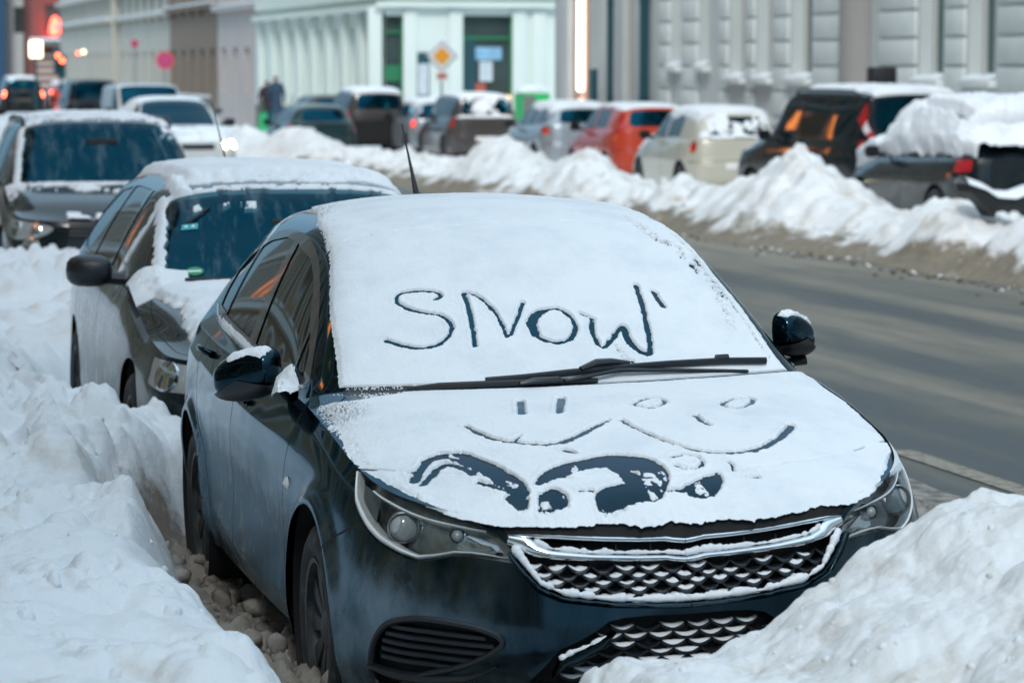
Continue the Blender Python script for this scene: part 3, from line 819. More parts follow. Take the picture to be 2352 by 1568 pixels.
# grille: recess, bars, scales
gb = both(PB['grillecut'])
panel_obj('grille', push(gb, -.055), M['matte'], hero)
GR = bpy.data.objects[hero.name].children[-1] if False else [c for c in hero.children if c.name.startswith('grille')][0]
def band(uvs, wid, off, th, side, n=60):
    """flat moulding following the nose: width along v, proud by off"""
    P, Nn = curve_on(H.B, uvs, off, UR_B, side, n)
    T_ = np.gradient(P, axis=0); T_ /= np.linalg.norm(T_, axis=1)[:, None]
    W = np.cross(T_, Nn); W *= np.where(W[:, 2:3] < 0, -1, 1)
    ww = np.interp(np.linspace(0, 1, n), np.linspace(0, 1, len(wid)), wid)[:, None] if not np.isscalar(wid) else wid
    prof = [(-1, -th), (-1, -.2 * th), (-.6, .35 * th), (0, .55 * th), (.6, .35 * th), (1, -.2 * th), (1, -th)]
    return np.stack([P + W * (a * ww / 2) + Nn * b for a, b in prof], 1)
up = [(0, .108), (.03, .104), (.06, .097), (.142, .097), (.26, .090), (.40, .078), (.50, .075), (.552, .083)]
lo = [(0, .203), (.03, .200), (.06, .192), (.15, .190), (.30, .180), (.42, .165), (.47, .145), (.50, .115), (.55, .10)]
mb = MB()
for sd in (1, -1):
    mb.grid(band(up, [.017, .017, .016, .016, .014, .012], .006, .014, sd))
    mb.grid(band(lo, [.015, .016, .016, .018, .026, .04, .03], .006, .014, sd))
mb.build('chrome_bars', M['chrome'], GR)
for sd in (1, -1):
    for x0 in (.10, .21, .32, .43):
        uv = np.array([[x0, .11], [x0, .19]]); P, _ = curve_on(H.B, uv, -.03, UR_B, sd); MB().tube(P, .003, 5).build('grille_rib', M['plastic'], GR)
mb = MB(); sn = MB()
rnd = random.Random(5)
rows = [.235, .27, .305, .34, .375, .41]
lim = Curve([.15, .25, .336, .388, .423, .44], [.525, .49, .445, .385, .23, .02])
scales = []
for k, v in enumerate(rows):
    dq = .074; q = (0 if k % 2 else dq / 2)
    qm = float(lim(np.array([v + .01]))[0, 0])
    while q < qm:
        for sd in ((1, -1) if q > 0 else (1,)):
            scales.append((q, v - .012 * (q / .5)**2, sd))
        q += dq
for q, v, sd in scales:
    t = np.linspace(-1, 1, 9); hw_ = .036
    uu = q + t * hw_; vv = v + .020 - .030 * np.abs(t)**1.8
    uu = np.where(uu < 0, -uu, uu)
    P, Nn = curve_on(H.B, np.stack([uu, vv], 1), -.010, UR_B, sd)
    P[:, 0] = sd * np.where(q + t * hw_ < 0, -1, 1) * np.abs(P[:, 0])
    P = P + np.array([0, -1, 0]) * (.006 * (1 - t**2))[:, None]
    # lip: a thin shelf running back, thicker in the middle
    back = P + np.array([0, .034, .004])
    dn = np.array([0, .004, -1]) * (.003 + .006 * (1 - t**2))[:, None]
    mb.grid(np.stack([back, P + [0, .003, .002], P, P + dn, back + dn], 1))
    if rnd.random() < .72:                                 # snow lying on the lip
        h = .0105 * rnd.uniform(.5, 1.2) * (1 - np.abs(t)**1.6); w0 = rnd.uniform(-.25, .25)
        h = h * (1 + .25 * np.sin(7 * t + w0 * 20)) * (np.abs(t + w0) < rnd.uniform(.55, 1.0))
        f0 = P + [0, .004, .0015]
        h = h[:, None]
        sn.grid(np.stack([f0, f0 + np.array([0, .004, .75]) * [1, 1, 1] * 0 + h * [0, .15, .75] , f0 + [0, .012, 0] + h * [0, 0, 1.0], f0 + [0, .03, 0] + h * [0, 0, .9], f0 + [0, .035, -.001]], 1))
mb.build('grille_mesh', M['plastic'], GR, sharp=60)
sn.build('grille_snow', M['snow'], GR, sharp=0)
# the body-coloured lip under the grille and the snow lying along it and along the chrome
lip = [(0, .436), (.10, .434), (.243, .422), (.39, .388), (.457, .340), (.503, .26), (.545, .17)]
mb = MB()
for sd in (1, -1): mb.grid(band(lip, [.016, .016, .018, .02, .02, .014], .012, .05, sd))
mb.build('grille_lip', paint, hero)
def snow_rope(uvs, r, off, side, n=110, seed=1, lift=.006, thr=-.9):
    P, Nn = curve_on(H.B, uvs, off, UR_B, side, n)
    nz = fbm(P[:, 0] * 28 * side + 5 * side, P[:, 2] * 9, None, 4, seed)
    n2 = fbm(P[:, 0] * 90 * side, P[:, 2] * 9, None, 3, seed + 9)
    rr = r * np.clip(1 + .9 * nz + .5 * n2, .12, 2.2)
    rr = np.where(nz < thr, r * .1, rr)
    rr[-1] = r * .1
    P = P + np.stack([0 * rr, -.15 * rr, lift + .35 * rr], 1)
    return P, rr
mb = MB()
for sd in (1, -1):
    P, rr = snow_rope([(0, .418), (.10, .417), (.243, .405), (.38, .372), (.45, .322), (.485, .25), (.53, .165)], .0125, .004, sd, seed=3 + sd); mb.tube(P, rr * .8, 9)
    P, rr = snow_rope([(0, .185), (.06, .175), (.15, .174), (.30, .165), (.42, .145), (.47, .118)], .006 if sd < 0 else .007, -.006, sd, seed=13 + sd); mb.tube(P, rr, 8)
mb.build('snow_on_lip', M['snow'], hero, sharp=0)

# lower intake
panel_obj('lower_intake', push(both(PB['intakecut']), -.06), M['matte'], hero)
LI = [c for c in hero.children if c.name.startswith('lower_intake')][0]
mb = MB(); sn = MB()
for k, v in enumerate((.535, .58, .625, .67, .715, .76, .80)):
    q = 0 if k % 2 else .04
    while q < .30 + .5 * (v - .575):
        for sd in ((1, -1) if q > 0 else (1,)):
            t = np.linspace(-1, 1, 9); uu = np.abs(q + t * .038); vv = v + .02 - .028 * np.abs(t)**1.8
            P, Nn = curve_on(H.B, np.stack([uu, vv], 1), -.03, UR_B, sd); P[:, 0] = sd * np.where(q + t * .038 < 0, -1, 1) * np.abs(P[:, 0])
            back = P + np.array([0, .025, .003]); dn = np.array([0, .003, -.008])
            mb.grid(np.stack([back, P, P + dn, back + dn], 1))
            if rnd.random() < .6:
                h = (.010 * rnd.uniform(.5, 1.3) * (1 - t**2))[:, None]
                sn.grid(np.stack([P + [0, .003, .001], P + [0, .008, 0] + h * [0, 0, 1], P + [0, .024, .002] + h * [0, 0, .8]], 1))
        q += .08
mb.build('intake_mesh', M['plastic'], LI, sharp=60); sn.build('intake_snow', M['snow'], LI, sharp=0)
for sd in (1, -1):
    mb = MB(); mb.grid(band([(.235, .56), (.28, .615), (.34, .665), (.39, .70), (.42, .77)], [.012, .03, .03, .028, .01], .014, .03, sd, 30)); mb.build('intake_blade', paint, LI)
    P, rr = snow_rope([(.26, .60), (.31, .635), (.36, .66), (.40, .70)], .009, .01, sd, 40, 21 + sd); MB().tube(P, rr, 8).build('blade_snow', M['snow'], LI, sharp=0)

# fog lamp blanks: frame, louvres
for sd in (1, -1):
    mi = (lambda p: p) if sd > 0 else mirror_panel
    fg = panel_obj('side_grille', push(mi(PB['fogcut']), -.03), M['matte'], hero)
    mb = MB()
    P, Nn = curve_on(H.B, np.vstack([fog, fog[:1]]), .002, UR_B, sd)
    mb.tube(P, .010, 7)
    for k, v in enumerate((.585, .625, .665, .705, .745)):
        q0 = np.interp(v, [.56, .65, .8], [.855, .885, .90]); q1 = np.interp(v, [.56, .60, .67, .80], [.66, .585, .60, .76])
        P, Nn = curve_on(H.B, [(q0, v + .0), (.75, v - .004), (q1, v + .006)], -.006, UR_B, sd, 24)
        bk = P + np.array([0, .03, .004]) - Nn * .0
        mb.grid(np.stack([bk + [0, 0, .006], P + [0, 0, .004], P - [0, 0, .006], bk - [0, 0, .010]], 1))
    mb.build('louvres', M['plastic'], fg, sharp=50)
    # blade under the louvres
    mb = MB(); mb.grid(band([(.93, .80), (.86, .815), (.76, .82), (.66, .795), (.58, .73)], [.004, .022, .03, .022, .004], .010, .02, sd, 30))
    mb.build('lower_blade', M['plastic'], fg)

# headlamps
def lamp_shape(off):
    return lambda uv: None
for sd in (1, -1):
    mi = (lambda p: p) if sd > 0 else mirror_panel
    base = mi(PB['lampcut'])
    hl = panel_obj('headlight', push(base, -.045), M['bowl'], hero)
    # dark side wall of the bowl
    rim_uv = resample(np.array(headl) * [4, 1], .02) / [4, 1]
    P0, N0 = curve_on(H.B, rim_uv, .0, UR_B, sd); P1 = P0 - N0 * .052
    k = len(P0)
    MB().add(np.vstack([P0, P1]), [(i, (i + 1) % k, (i + 1) % k + k, i + k) for i in range(k)]).build('lamp_bowl', M['plastic'], hl)
    # light guide running along the lower edge and up the outer end
    mb = MB()
    mb.grid(band([(1.215, .012), (1.17, .05), (1.12, .095), (1.01, .150), (.925, .198), (.85, .226), (.795, .236), (.745, .213), (.70, .185), (.655, .178), (.61, .181), (.54, .195)],
                 [.012, .020, .028, .030, .024, .016, .012, .010, .009, .008, .004], -.006, .018, sd, 90))
    mb.build('light_guide', M['lampwhite'], hl)
    mb = MB()
    mb.grid(band([(1.03, .030), (.93, .040), (.86, .050), (.78, .058), (.70, .062), (.62, .070)], [.009, .011, .010, .009, .005], -.004, .012, sd, 40))
    mb.build('lamp_brow', M['lampwhite'], hl)
    # projector and inner reflector
    for q, v, r0, dep, nm in ((.865, .125, .040, .030, 'projector'), (.70, .105, .019, .026, 'indicator_bulb')):
        P, Nn = curve_on(H.B, [(q, v)], -.012, UR_B, sd); c = P[0]; ax = np.array([sd * .22, -.97, .05]); ax /= np.linalg.norm(ax)
        u_ = np.cross(ax, [0, 0, 1.]); u_ /= np.linalg.norm(u_); w_ = np.cross(u_, ax)
        def ring(a, r, m=28): 
            t = np.linspace(0, 2 * math.pi, m + 1)
            return c + ax * a + r * (np.cos(t)[:, None] * u_ + np.sin(t)[:, None] * w_)
        hp = MB(); hp.grid(np.stack([ring(-.04, r0 * 1.15), ring(-.002, r0 * 1.12), ring(.002, r0 * 1.04), ring(-.006, r0 * .98), ring(-.02, r0 * .9)]))
        po = hp.build(nm, M['satin'], hl)
        hp = MB(); hp.grid(np.stack([ring(-.012, r0 * .94), ring(-.003, r0 * .8), ring(.004, r0 * .5), ring(.007, r0 * .2), ring(.0075, .0005)])); hp.build('lens', pmat('projector glass', (.35, .38, .38), .04, coat=1) if 'pgl' not in M else M['pgl'], hl)
    P, Nn = curve_on(H.B, [(.70, .09), (.64, .10), (.59, .125), (.565, .165), (.60, .178), (.66, .172), (.70, .165)], -.028, UR_B, sd)
    c = P.mean(0, keepdims=True) - Nn.mean(0) * .012
    MB().add(np.vstack([c, P]), [(0, i + 1, (i + 1) % len(P) + 1) for i in range(len(P))]).build('reflector_bowl', M['reflector'], hl)
    P, Nn = curve_on(H.B, [(1.14, .03), (.99, .035), (.965, .16), (1.03, .125), (1.10, .075)], -.012, UR_B, sd)
    c = P.mean(0, keepdims=True) - Nn.mean(0) * .006
    MB().add(np.vstack([c, P]), [(0, i + 1, (i + 1) % len(P) + 1) for i in range(len(P))]).build('side_reflector', M['satin'], hl)
    panel_obj('lamp_cover', push(base, .001), M['lampglass'], hl)
    # side repeater
    P, Nn = curve_on(H.B, [(1.885, .325)], .002, UR_B, sd); c = P[0]
    t = np.linspace(0, 2 * math.pi, 21)[:-1]; e1 = np.array([0, .030, -.004]); e2 = np.array([0, .004, .022])
    V = [c + Nn[0] * .012]; V += [c + Nn[0] * .006 + .7 * (np.cos(a) * e1 + np.sin(a) * e2) for a in t]; V += [c + np.cos(a) * e1 + np.sin(a) * e2 - Nn[0] * .003 for a in t]
    F = [(0, i + 1, (i + 1) % 20 + 1) for i in range(20)] + [(i + 1, i + 21, (i + 1) % 20 + 21, (i + 1) % 20 + 1) for i in range(20)]
    MB().add(V, F).build('side_indicator', M['lampwhite'], hero)
    # door handles
    for q, v, dr in ((None, (2.25, .862), 0), (None, (3.26, .925), 1)):
        uv = onB([v]); P, Nn = curve_on(H.B, uv, 0, UR_B, sd); c = P[0]; n_ = Nn[0]
        hb = MB(); t = np.linspace(0, 1, 12)
        pts = np.stack([c + np.array([0, -.10 + .20 * a, .006 * math.sin(math.pi * a)]) + n_ * (.005 + .032 * math.sin(math.pi * a)**.6) for a in t])
        hb.tube(pts, .011, 8, sq=(.8, 1.15)); hb.build('door_handle', paint, [fdoor, rdoor][dr] if sd < 0 else hero)

# mirrors
for sd in (1, -1):
    mi_root = MB()
    nu, nv = 28, 20
    # housing: rounded shell, broad outside, front is domed; opening faces back
    def shell(u, v):
        # u: around outline (in x,z), v: 0 rim (back) .. 1 nose (front)
        a = 2 * math.pi * u
        cx = np.sign(math.cos(a)) * abs(math.cos(a))**.66; sz = np.sign(math.sin(a)) * abs(math.sin(a))**.68
        x = .118 * cx; z = .080 * sz * (1 - .22 * max(0, cx)) + .012 * cx * 0
        if sz < 0: z *= .92
        k = math.cos(v * math.pi / 2)**.48
        return np.array([x * k + .012 * (1 - k), -.085 * math.sin(v * math.pi / 2) + .045 * (cx > 0) * cx * (1 - v) * 0 + .03 * cx * k, z * k - .004])
    G = np.array([[shell(i / nu, j / nv) for j in range(nv + 1)] for i in range(nu + 1)])
    C0 = np.array([.93, 1.78, .995]) if sd < 0 else np.array([.878, 1.78, 1.045])
    th = R_(24)
    def place(V):
        V = np.asarray(V, float).copy(); x, y, z = V[..., 0], V[..., 1], V[..., 2]
        if sd > 0: x, y, z = x * .80, y * .85, z * .88
        z = z - .20 * x; x2 = x * math.cos(th) - y * math.sin(th); y2 = x * math.sin(th) + y * math.cos(th)
        return np.stack([x2, y2, z], -1) + C0
    G = place(G); G = G * [sd, 1, 1]
    top = MB(); top.grid(G)
    mroot = top.build('wing_mirror', paint, hero, sharp=0)
    g = np.array([[shell(i / nu, 0) * [1, 1, 1] + np.array([0, .012, 0]) for i in range(nu + 1)], [shell(i / nu, 0) * [.92, 1, .92] + np.array([0, .010, 0]) for i in range(nu + 1)], [shell(i / nu, 0) * [.9, 1, .9] - np.array([0, .004, 0]) for i in range(nu + 1)],
                  [shell(i / nu, 0) * [.001, 1, .001] - np.array([0, .004, 0]) for i in range(nu + 1)]])
    g = place(g)
    MB().grid(g * [sd, 1, 1]).build('mirror_glass', M['glass'], mroot)
    # black lower cradle and arm
    lowr = np.array([[shell(.5 + .5 * i / 14, j / nv) * 1.035 + np.array([0, -.002, -.010]) for j in range(nv + 1)] for i in range(15)])
    lowr = place(lowr)
    keep = MB().grid((lowr - [0, 0, 0])[2:13] * [sd, 1, 1]); keep.build('mirror_cradle', M['plastic'], mroot, sharp=0)
    arm = MB(); A = np.array([(.80, 1.80, .945), (.84, 1.80, .945), (.88, 1.79, .950), (.93, 1.78, .955)]) * [sd, 1, 1]
    arm.tube(A, [.045, .035, .030, .03], 10, sq=(1.5, .55)); arm.build('mirror_arm', M['plastic'], mroot)

# wipers
mb = MB()
def wiper(x0, x1, side_pts):
    pass
pe = lambda L, off: np.array([(H.T(t, abs(a)) * [1 if a >= 0 else -1, 1, 1]) + snormals(H.T, np.array([[t, abs(a)]]), UR_T, (0, 1), -1)[0] * [1 if a >= 0 else -1, 1, 1] * o for (t, a), o in zip(L, off)])
w1 = MB()
bl = pe([(1.012, -.303), (1.022, -.18), (1.038, -.043), (1.05, .12), (1.057, .30), (1.055, .5), (1.04, .66)], [.022] * 7)
w1.tube(bl, .0095, 8, sq=(.75, 1.2))
arm_ = pe([(.985, -.06), (1.0, .02), (1.03, .12), (1.025, .35), (1.01, .58)], [.02, .03, .03, .018, .008])
w1.tube(arm_, [.007, .010, .010, .008, .008], 8, sq=(1.2, .7))
c = pe([(1.062, .08)], [.032])[0]; w1.tube([c - [.075, .018, .01], c - [.02, .0, -.004], c + [.03, .008, .004], c + [.09, .018, -.002]], [.010, .017, .016, .008], 8, sq=(1, .8))
c = pe([(1.065, .50)], [.028])[0]; w1.tube([c - [.02, .004, 0], c + [.02, .004, 0]], [.012, .012], 6)
w1.build('wiper', M['plastic'], hero)
w2 = MB()
bl = pe([(.975, -.549), (.985, -.45), (.993, -.3), (.998, -.12), (.998, .05)], [.012, .016, .016, .016, .014])
w2.tube(bl, [.006, .010, .010, .010, .007], 8, sq=(.75, 1.2))
c = pe([(.985, -.13)], [.024])[0]; w2.tube([c - [.07, .0, .006], c - [.03, 0, 0], c + [.05, .004, 0], c + [.062, 0, -.006]], [.008, .014, .014, .008], 8, sq=(1, .8))
w2.build('wiper', M['plastic'], hero)

# aerial
mb = MB(); a0 = H.T(2.87, 0.)
mb.lathe([(0, .045), (.006, .042), (.016, .026), (.024, .012), (.03, .0)], 20, axis='z', org=(0, a0[1], a0[2] - .004))
mb.V[-1] = (mb.V[-1] - np.array([0, a0[1], 0])) * [.75, 1.4, 1] + np.array([0, a0[1], 0])
t = np.linspace(0, 1, 60); P = np.stack([-.02 * t, a0[1] + .01 + .15 * t, a0[2] + .012 + .262 * t], 1)
mb.tube(P, .0095 * (1 - t)**2.2 + .0030 + .0007 * np.sin(t * 140), 8)
mb.build('aerial', M['rubber'], hero)
# ---------------------------------------------------------------- snow on the black hatchback
def hero_snow():
    # grid over both halves: tau from nose edge to the roof, a signed
    taus = np.unique(np.concatenate([np.linspace(-.0, .12, 60), np.linspace(.12, .97, 400), np.linspace(.97, 1.06, 40), np.linspace(1.06, 2.0, 330), np.linspace(2.0, 3.05, 170)]))
    aa = np.linspace(-1, 1, 660)
    U, A = np.meshgrid(taus, aa, indexing='ij')
    sg = np.where(A < 0, -1.0, 1.0); ab = np.abs(A)
    P = H.T(U, ab); P[..., 0] *= sg
    du = np.gradient(P, axis=0); dv = np.gradient(P, axis=1)
    N = np.cross(dv, du); N /= np.linalg.norm(N, axis=-1)[..., None] + 1e-12
    X, Y, Z = P[..., 0], P[..., 1], P[..., 2]
    fl = P.reshape(-1, 3)
    n1 = fbm(X * 9, Y * 9, None, 4, 3); n2 = fbm(X * 60, Y * 60, None, 4, 5); n3 = fbm(X * 210, Y * 210, Z * 100, 3, 8)
    base = .0075 + .0015 * n1
    base = np.where(U < .97, .0070 + .0022 * n1, base)
    base = np.where(U > 2.0, .008 + .002 * n1, base)
    base = base * (1 + .5 * (sstep(.06, .0, np.abs(Y * 0 + U * .45 - .03))))
    h = base.copy()
    # edges: coverage 0..1 from a signed distance (in metres) to the outline, made ragged
    edge = np.full(h.shape, 1.0)
    # lateral limit on each side as |x| for the stations
    limL = np.interp(U, [0, .03, .10, .2, .3, .5, .8, .93, .97, 1.0, 1.05, 1.5, 2.0, 2.3, 2.7, 3.0], [.62, .685, .735, .78, .795, .80, .80, .79, .74, .715, .712, .672, .605, .575, .50, .36])
    limR = np.interp(U, [0, .03, .10, .2, .3, .5, .8, .93, .97, 1.0, 1.05, 1.5, 2.0, 2.3, 2.7, 3.0], [.60, .68, .78, .80, .81, .82, .83, .83, .80, .72, .705, .642, .572, .50, .34, .15])
    d = np.where(A < 0, limL, limR) - np.abs(X)
    rough = .012 * n2 + .012 * n1 + .006 * n3
    e = d + rough * np.where((U > 1.0) & (U < 2.0), .35, 1.0)
    h = h * sstep(-.003, np.where(U < .97, .05, .02), e) - .006 * sstep(.002, -.01, e)
    # nose edge: ragged, hanging a little
    e0 = (Y - H.T(np.zeros_like(U), ab)[..., 1]) + .004 * n2 + .010 * n1 + .008
    h = np.where(U < .2, h * sstep(-.002, .045, e0) - .004 * sstep(.002, -.008, e0), h)
    # cowl between bonnet and screen: clear by the wipers
    zc = sstep(.018, .008, np.abs(U - .992)) * (np.abs(X) < .80)
    zc = zc * np.where((X > -.60) & (X < .72), 1, .55)
    h = h - .02 * zc
    low = sstep(1.0, .9, U) * 0
    # corner by the left pillar: bare plastic triangle with scattered flakes
    tri = sstep(0, .05, (-X - .50) + (U - .985) * 1.6) * (U > .86) * (U < 1.03) * sstep(.86, .90, U)
    h = h - tri * (.013 - .010 * (n3 > .15) * (n2 > -.1))
    # screen joint: a fine dark thread with the snow slightly thinner
    jl = np.abs(U - 1.992 + .004 * n1)
    h = h - .008 * sstep(.010, .002, jl) * sstep(-.15, .25, vnoise(X * 14, Y * 3 + 7, None, 4) + .35)
    # roof: thin, worn towards the left rear and the edges
    roof = sstep(2.10, 2.62, U)
    wear = sstep(.0, .5, n2 * .8 + n3 * .7 + roof * .95 - .38 - .9 * sstep(.0, .12, d))
    h = h - .018 * wear * (U > 2.02)
    # specks along the right-hand edge of the screen
    band = np.exp(-((d - .085 - .04 * np.sin(U * 7) + .03 * n1) / .018)**2) * (A > 0) * sstep(1.15, 1.45, U) * sstep(2.2, 1.95, U)
    h = h - .022 * band * (n3 * .6 + n2 * .7 > .12)
    band2 = np.exp(-((d - .035 + .008 * n1) / .006)**2) * (A > 0) * sstep(1.05, 1.1, U) * sstep(2.0, 1.9, U)
    h = h - .013 * band2 * (n3 + .5 * n2 > -.1)
    # bonnet corner by the left pillar foot and wing: pitted
    pit = np.exp(-(((X + .74) / .05)**2 + ((Y - 1.13) / .12)**2)) * (U < .97)
    h = h - .02 * pit * (n3 > .0)
    # bonnet shut line and crease showing through
    cr = np.interp(X, [-.62, -.35, 0, .24, .45, .64], [.43, .33, .215, .235, .30, .40])
    crd = np.abs(Y - (.04 + .0 * X) - (.10 + .40 * (X / .8)**2 + .085))
    h = h - .006 * sstep(.007, .002, crd) * (vnoise(X * 18, Y * 0 + 3, None, 9) > .25) * (U < .4)
    h = h - .003 * sstep(.012, .002, crd) * (U < .4)
    # finger marks
    m = np.ones(len(fl)); ridge = np.zeros(len(fl)); res = np.zeros(len(fl))
    fn = (n3.ravel() * .5 + n2.ravel() * .5)
    for kind, r, pts in STROKES:
        Q = np.array(pts); r_ = np.array(r, float) / 1000 if isinstance(r, (list, tuple)) else np.full(len(Q), r / 1000.)
        # smooth the polyline
        if len(Q) > 3:
            QR = smooth_poly(np.hstack([Q, r_[:, None]]), 2, False); Q, r_ = QR[:, :3], QR[:, 3]
        lo = Q.min(0) - .09; hi = Q.max(0) + .09
        idx = np.where(((fl[:, :2] > lo[:2]) & (fl[:, :2] < hi[:2])).all(1))[0]
        ay = np.array([1, 1.0 if kind != 'h' else (.74 if r_.max() > .012 else .62)])
        dd = seg_dist(fl[idx][:, :2] * ay, Q[:, :2] * ay, np.minimum(r_ * np.where(r_ > .015, 1.15, 1), .042))
        if kind == 'h': dd = np.maximum(dd, (.100 + .10 * (fl[idx, 0] / .62)**2) - fl[idx, 1] + .012 * n1.ravel()[idx])
        jag = fn[idx] * (.007 if kind != 'h' else .008)
        if kind == 'h': jag = jag + .010 * n1.ravel()[idx] * (r_.max() > .018)
        dd = dd + jag
        if kind == 's': dd = np.where(fn[idx] > -.08, .02, dd)
        m[idx] = np.minimum(m[idx], sstep(-.002, .0035, dd))
        ridge[idx] = np.maximum(ridge[idx], (.0015 if kind != 'h' else .0022) * np.exp(-((dd - .009) / .006)**2))
        if r_.max() > .022:
            k = sstep(.20, .42, fbm(fl[idx, 0] * 34 + 3, fl[idx, 1] * 13, None, 4, 77)) * (dd < -.006) * (fbm(fl[idx, 0] * 7 + 3, fl[idx, 1] * 5, None, 2, 70) > -.1)
            res[idx] = np.maximum(res[idx], k)
    keep = np.maximum(m, .55 * res * (n3.ravel() > -.25))
    hh = h.ravel()
    hh = np.where(hh > 0, (hh + ridge * m * (.6 + .8 * (n2.ravel() + .5))) * keep - .004 * (1 - keep), hh)
    h = hh.reshape(h.shape)
    h = h + (.00045 * n3 + .00035 * n2 + .0004 * fbm(X * 130, Y * 45, None, 3, 61)) * (h > .001)
    V = P + N * h[..., None] + np.array([0, -.040, -.026]) * (np.clip(1 - U / .08, 0, 1) * sstep(0, .004, h) * 1.0)[..., None]
    # hang over the nose edge
    a, b = h.shape
    F = np.stack([np.arange(a * b).reshape(a, b)[:-1, :-1], np.arange(a * b).reshape(a, b)[:-1, 1:], np.arange(a * b).reshape(a, b)[1:, 1:], np.arange(a * b).reshape(a, b)[1:, :-1]], -1).reshape(-1, 4)
    ok = (h.ravel()[F] > -.0012).any(1)
    F = F[ok]
    used, inv = np.unique(F, return_inverse=True)
    mk_mesh('snow_layer', V.reshape(-1, 3)[used], inv.reshape(F.shape), M['snow'], hero)
hero_snow()
def patch_snow(name, fn, parent, nu=70, nv=50, thick=.012, seed=1, thr=0.0, fq=30):
    U, W = np.meshgrid(np.linspace(0, 1, nu), np.linspace(0, 1, nv), indexing='ij'); P = fn(U, W)
    n = fbm(P[..., 0] * fq, P[..., 1] * fq, P[..., 2] * fq, 4, seed); m = fbm(P[..., 0] * fq * 3, P[..., 1] * fq * 3, P[..., 2] * fq * 3, 3, seed + 1)
    e = np.minimum(np.minimum(U, 1 - U), np.minimum(W, 1 - W)) * 4
    c = sstep(0, 1, e) + .5 * n + .35 * m - .30 - thr
    h = np.where(c > 0, thick * np.clip(c, 0, 1)**.6 * (1 + .5 * n + .3 * m), -.003)
    V = P + np.array([0, -.25, .95]) * h[..., None]; a, b = U.shape; I = np.arange(a * b).reshape(a, b)
    F = np.stack([I[:-1, :-1], I[:-1, 1:], I[1:, 1:], I[1:, :-1]], -1).reshape(-1, 4); F = F[(h.ravel()[F] > 0).any(1)]
    used, inv = np.unique(F, return_inverse=True)
    return mk_mesh(name, V.reshape(-1, 3)[used], inv.reshape(F.shape), M['snow'], parent)
mir = [c for c in hero.children if c.name.startswith('wing_mirror')]
def mir_fn(obj, a0, a1, b0, b1):
    nu_, nv_ = 29, 21; co = np.zeros(len(obj.data.vertices) * 3); obj.data.vertices.foreach_get('co', co); G = co.reshape(nu_, nv_, 3)
    def f(U, W):
        i = np.clip((a0 + (a1 - a0) * U) * 28, 0, 27.999); j = np.clip((b0 + (b1 - b0) * W) * 20, 0, 19.999)
        i0, j0 = i.astype(int), j.astype(int); fi, fj = (i - i0)[..., None], (j - j0)[..., None]
        return (G[i0, j0] * (1 - fi) + G[i0 + 1, j0] * fi) * (1 - fj) + (G[i0, j0 + 1] * (1 - fi) + G[i0 + 1, j0 + 1] * fi) * fj
    return f
for o_m in mir:
    left = (np.mean([v.co.x for v in o_m.data.vertices]) < 0)
    patch_snow('mirror_snow', mir_fn(o_m, .16 if left else .06, .40 if left else .44, .0, .72 if left else .5), o_m, thick=.007 if left else .012, seed=5 if left else 8, thr=.10 if left else .22, fq=34)
def wing_snow(side, q1, vmax, seed):      # the snow carries on over the wing's shoulder
    U, W = np.meshgrid(np.linspace(.86, q1, 260), np.linspace(0, vmax, 60), indexing='ij'); P = H.B(U, W); P[..., 0] *= side
    N = snormals(H.B, np.stack([U.ravel(), W.ravel()], 1), UR_B, (0, 1), -1).reshape(P.shape) * [side, 1, 1]
    n1 = fbm(P[..., 0] * 9, P[..., 1] * 9, P[..., 2] * 9, 4, seed); n2 = fbm(P[..., 0] * 60, P[..., 1] * 60, P[..., 2] * 60, 3, seed + 1)
    lim = vmax * np.interp(U, [.86, 1.0, 1.12, 1.3, 1.6, q1 - .1, q1], [.05, .30, .55, .8, .75, .6, .2])
    c = 1 - W / np.maximum(lim * (1 + .35 * n1 + .25 * n2), 1e-3)
    h = np.where(c > 0, .010 * np.clip(c * 2.2, 0, 1)**.7 * (1 + .2 * n1), -.003)
    V = P + N * (h * .5)[..., None] + np.array([0, 0, 1]) * (h * .55)[..., None]; a, b = U.shape; I = np.arange(a * b).reshape(a, b)
    F = np.stack([I[:-1, :-1], I[1:, :-1], I[1:, 1:], I[:-1, 1:]], -1).reshape(-1, 4); F = F[(h.ravel()[F] > 0).any(1)]; used, inv = np.unique(F, return_inverse=True)
    mk_mesh('wing_snow', V.reshape(-1, 3)[used], inv.reshape(F.shape), M['snow'], hero)
wing_snow(1, 2.0, .17, 51)
def ledge(U, W):      # snow packed between mirror arm and the window corner
    y = 1.54 + .26 * U; x = -.795 - .075 * W - .01 * np.sin(6 * U); z = .958 - .020 * W + .035 * (1 - W) * np.sin(math.pi * U)
    return np.stack([x, y, z], -1)
patch_snow('ledge_snow', ledge, hero, thick=.038, seed=12, thr=-.35, fq=9)
def sill_line(U, W):
    y = 1.85 + 1.65 * U; uv = None
    z = np.interp(y, [1.8, 2.1, 2.6, 3.2, 3.5], [.968, .981, .998, 1.024, 1.042]); x = -np.interp(y, [1.8, 2.2, 3.2, 3.5], [.828, .832, .818, .80])
    return np.stack([x + .004 - .016 * W + .014, y, z + .028 * (1 - W) - .004], -1)
patch_snow('sill_snow', sill_line, hero, nu=300, nv=16, thick=.010, seed=14, thr=.12, fq=22)
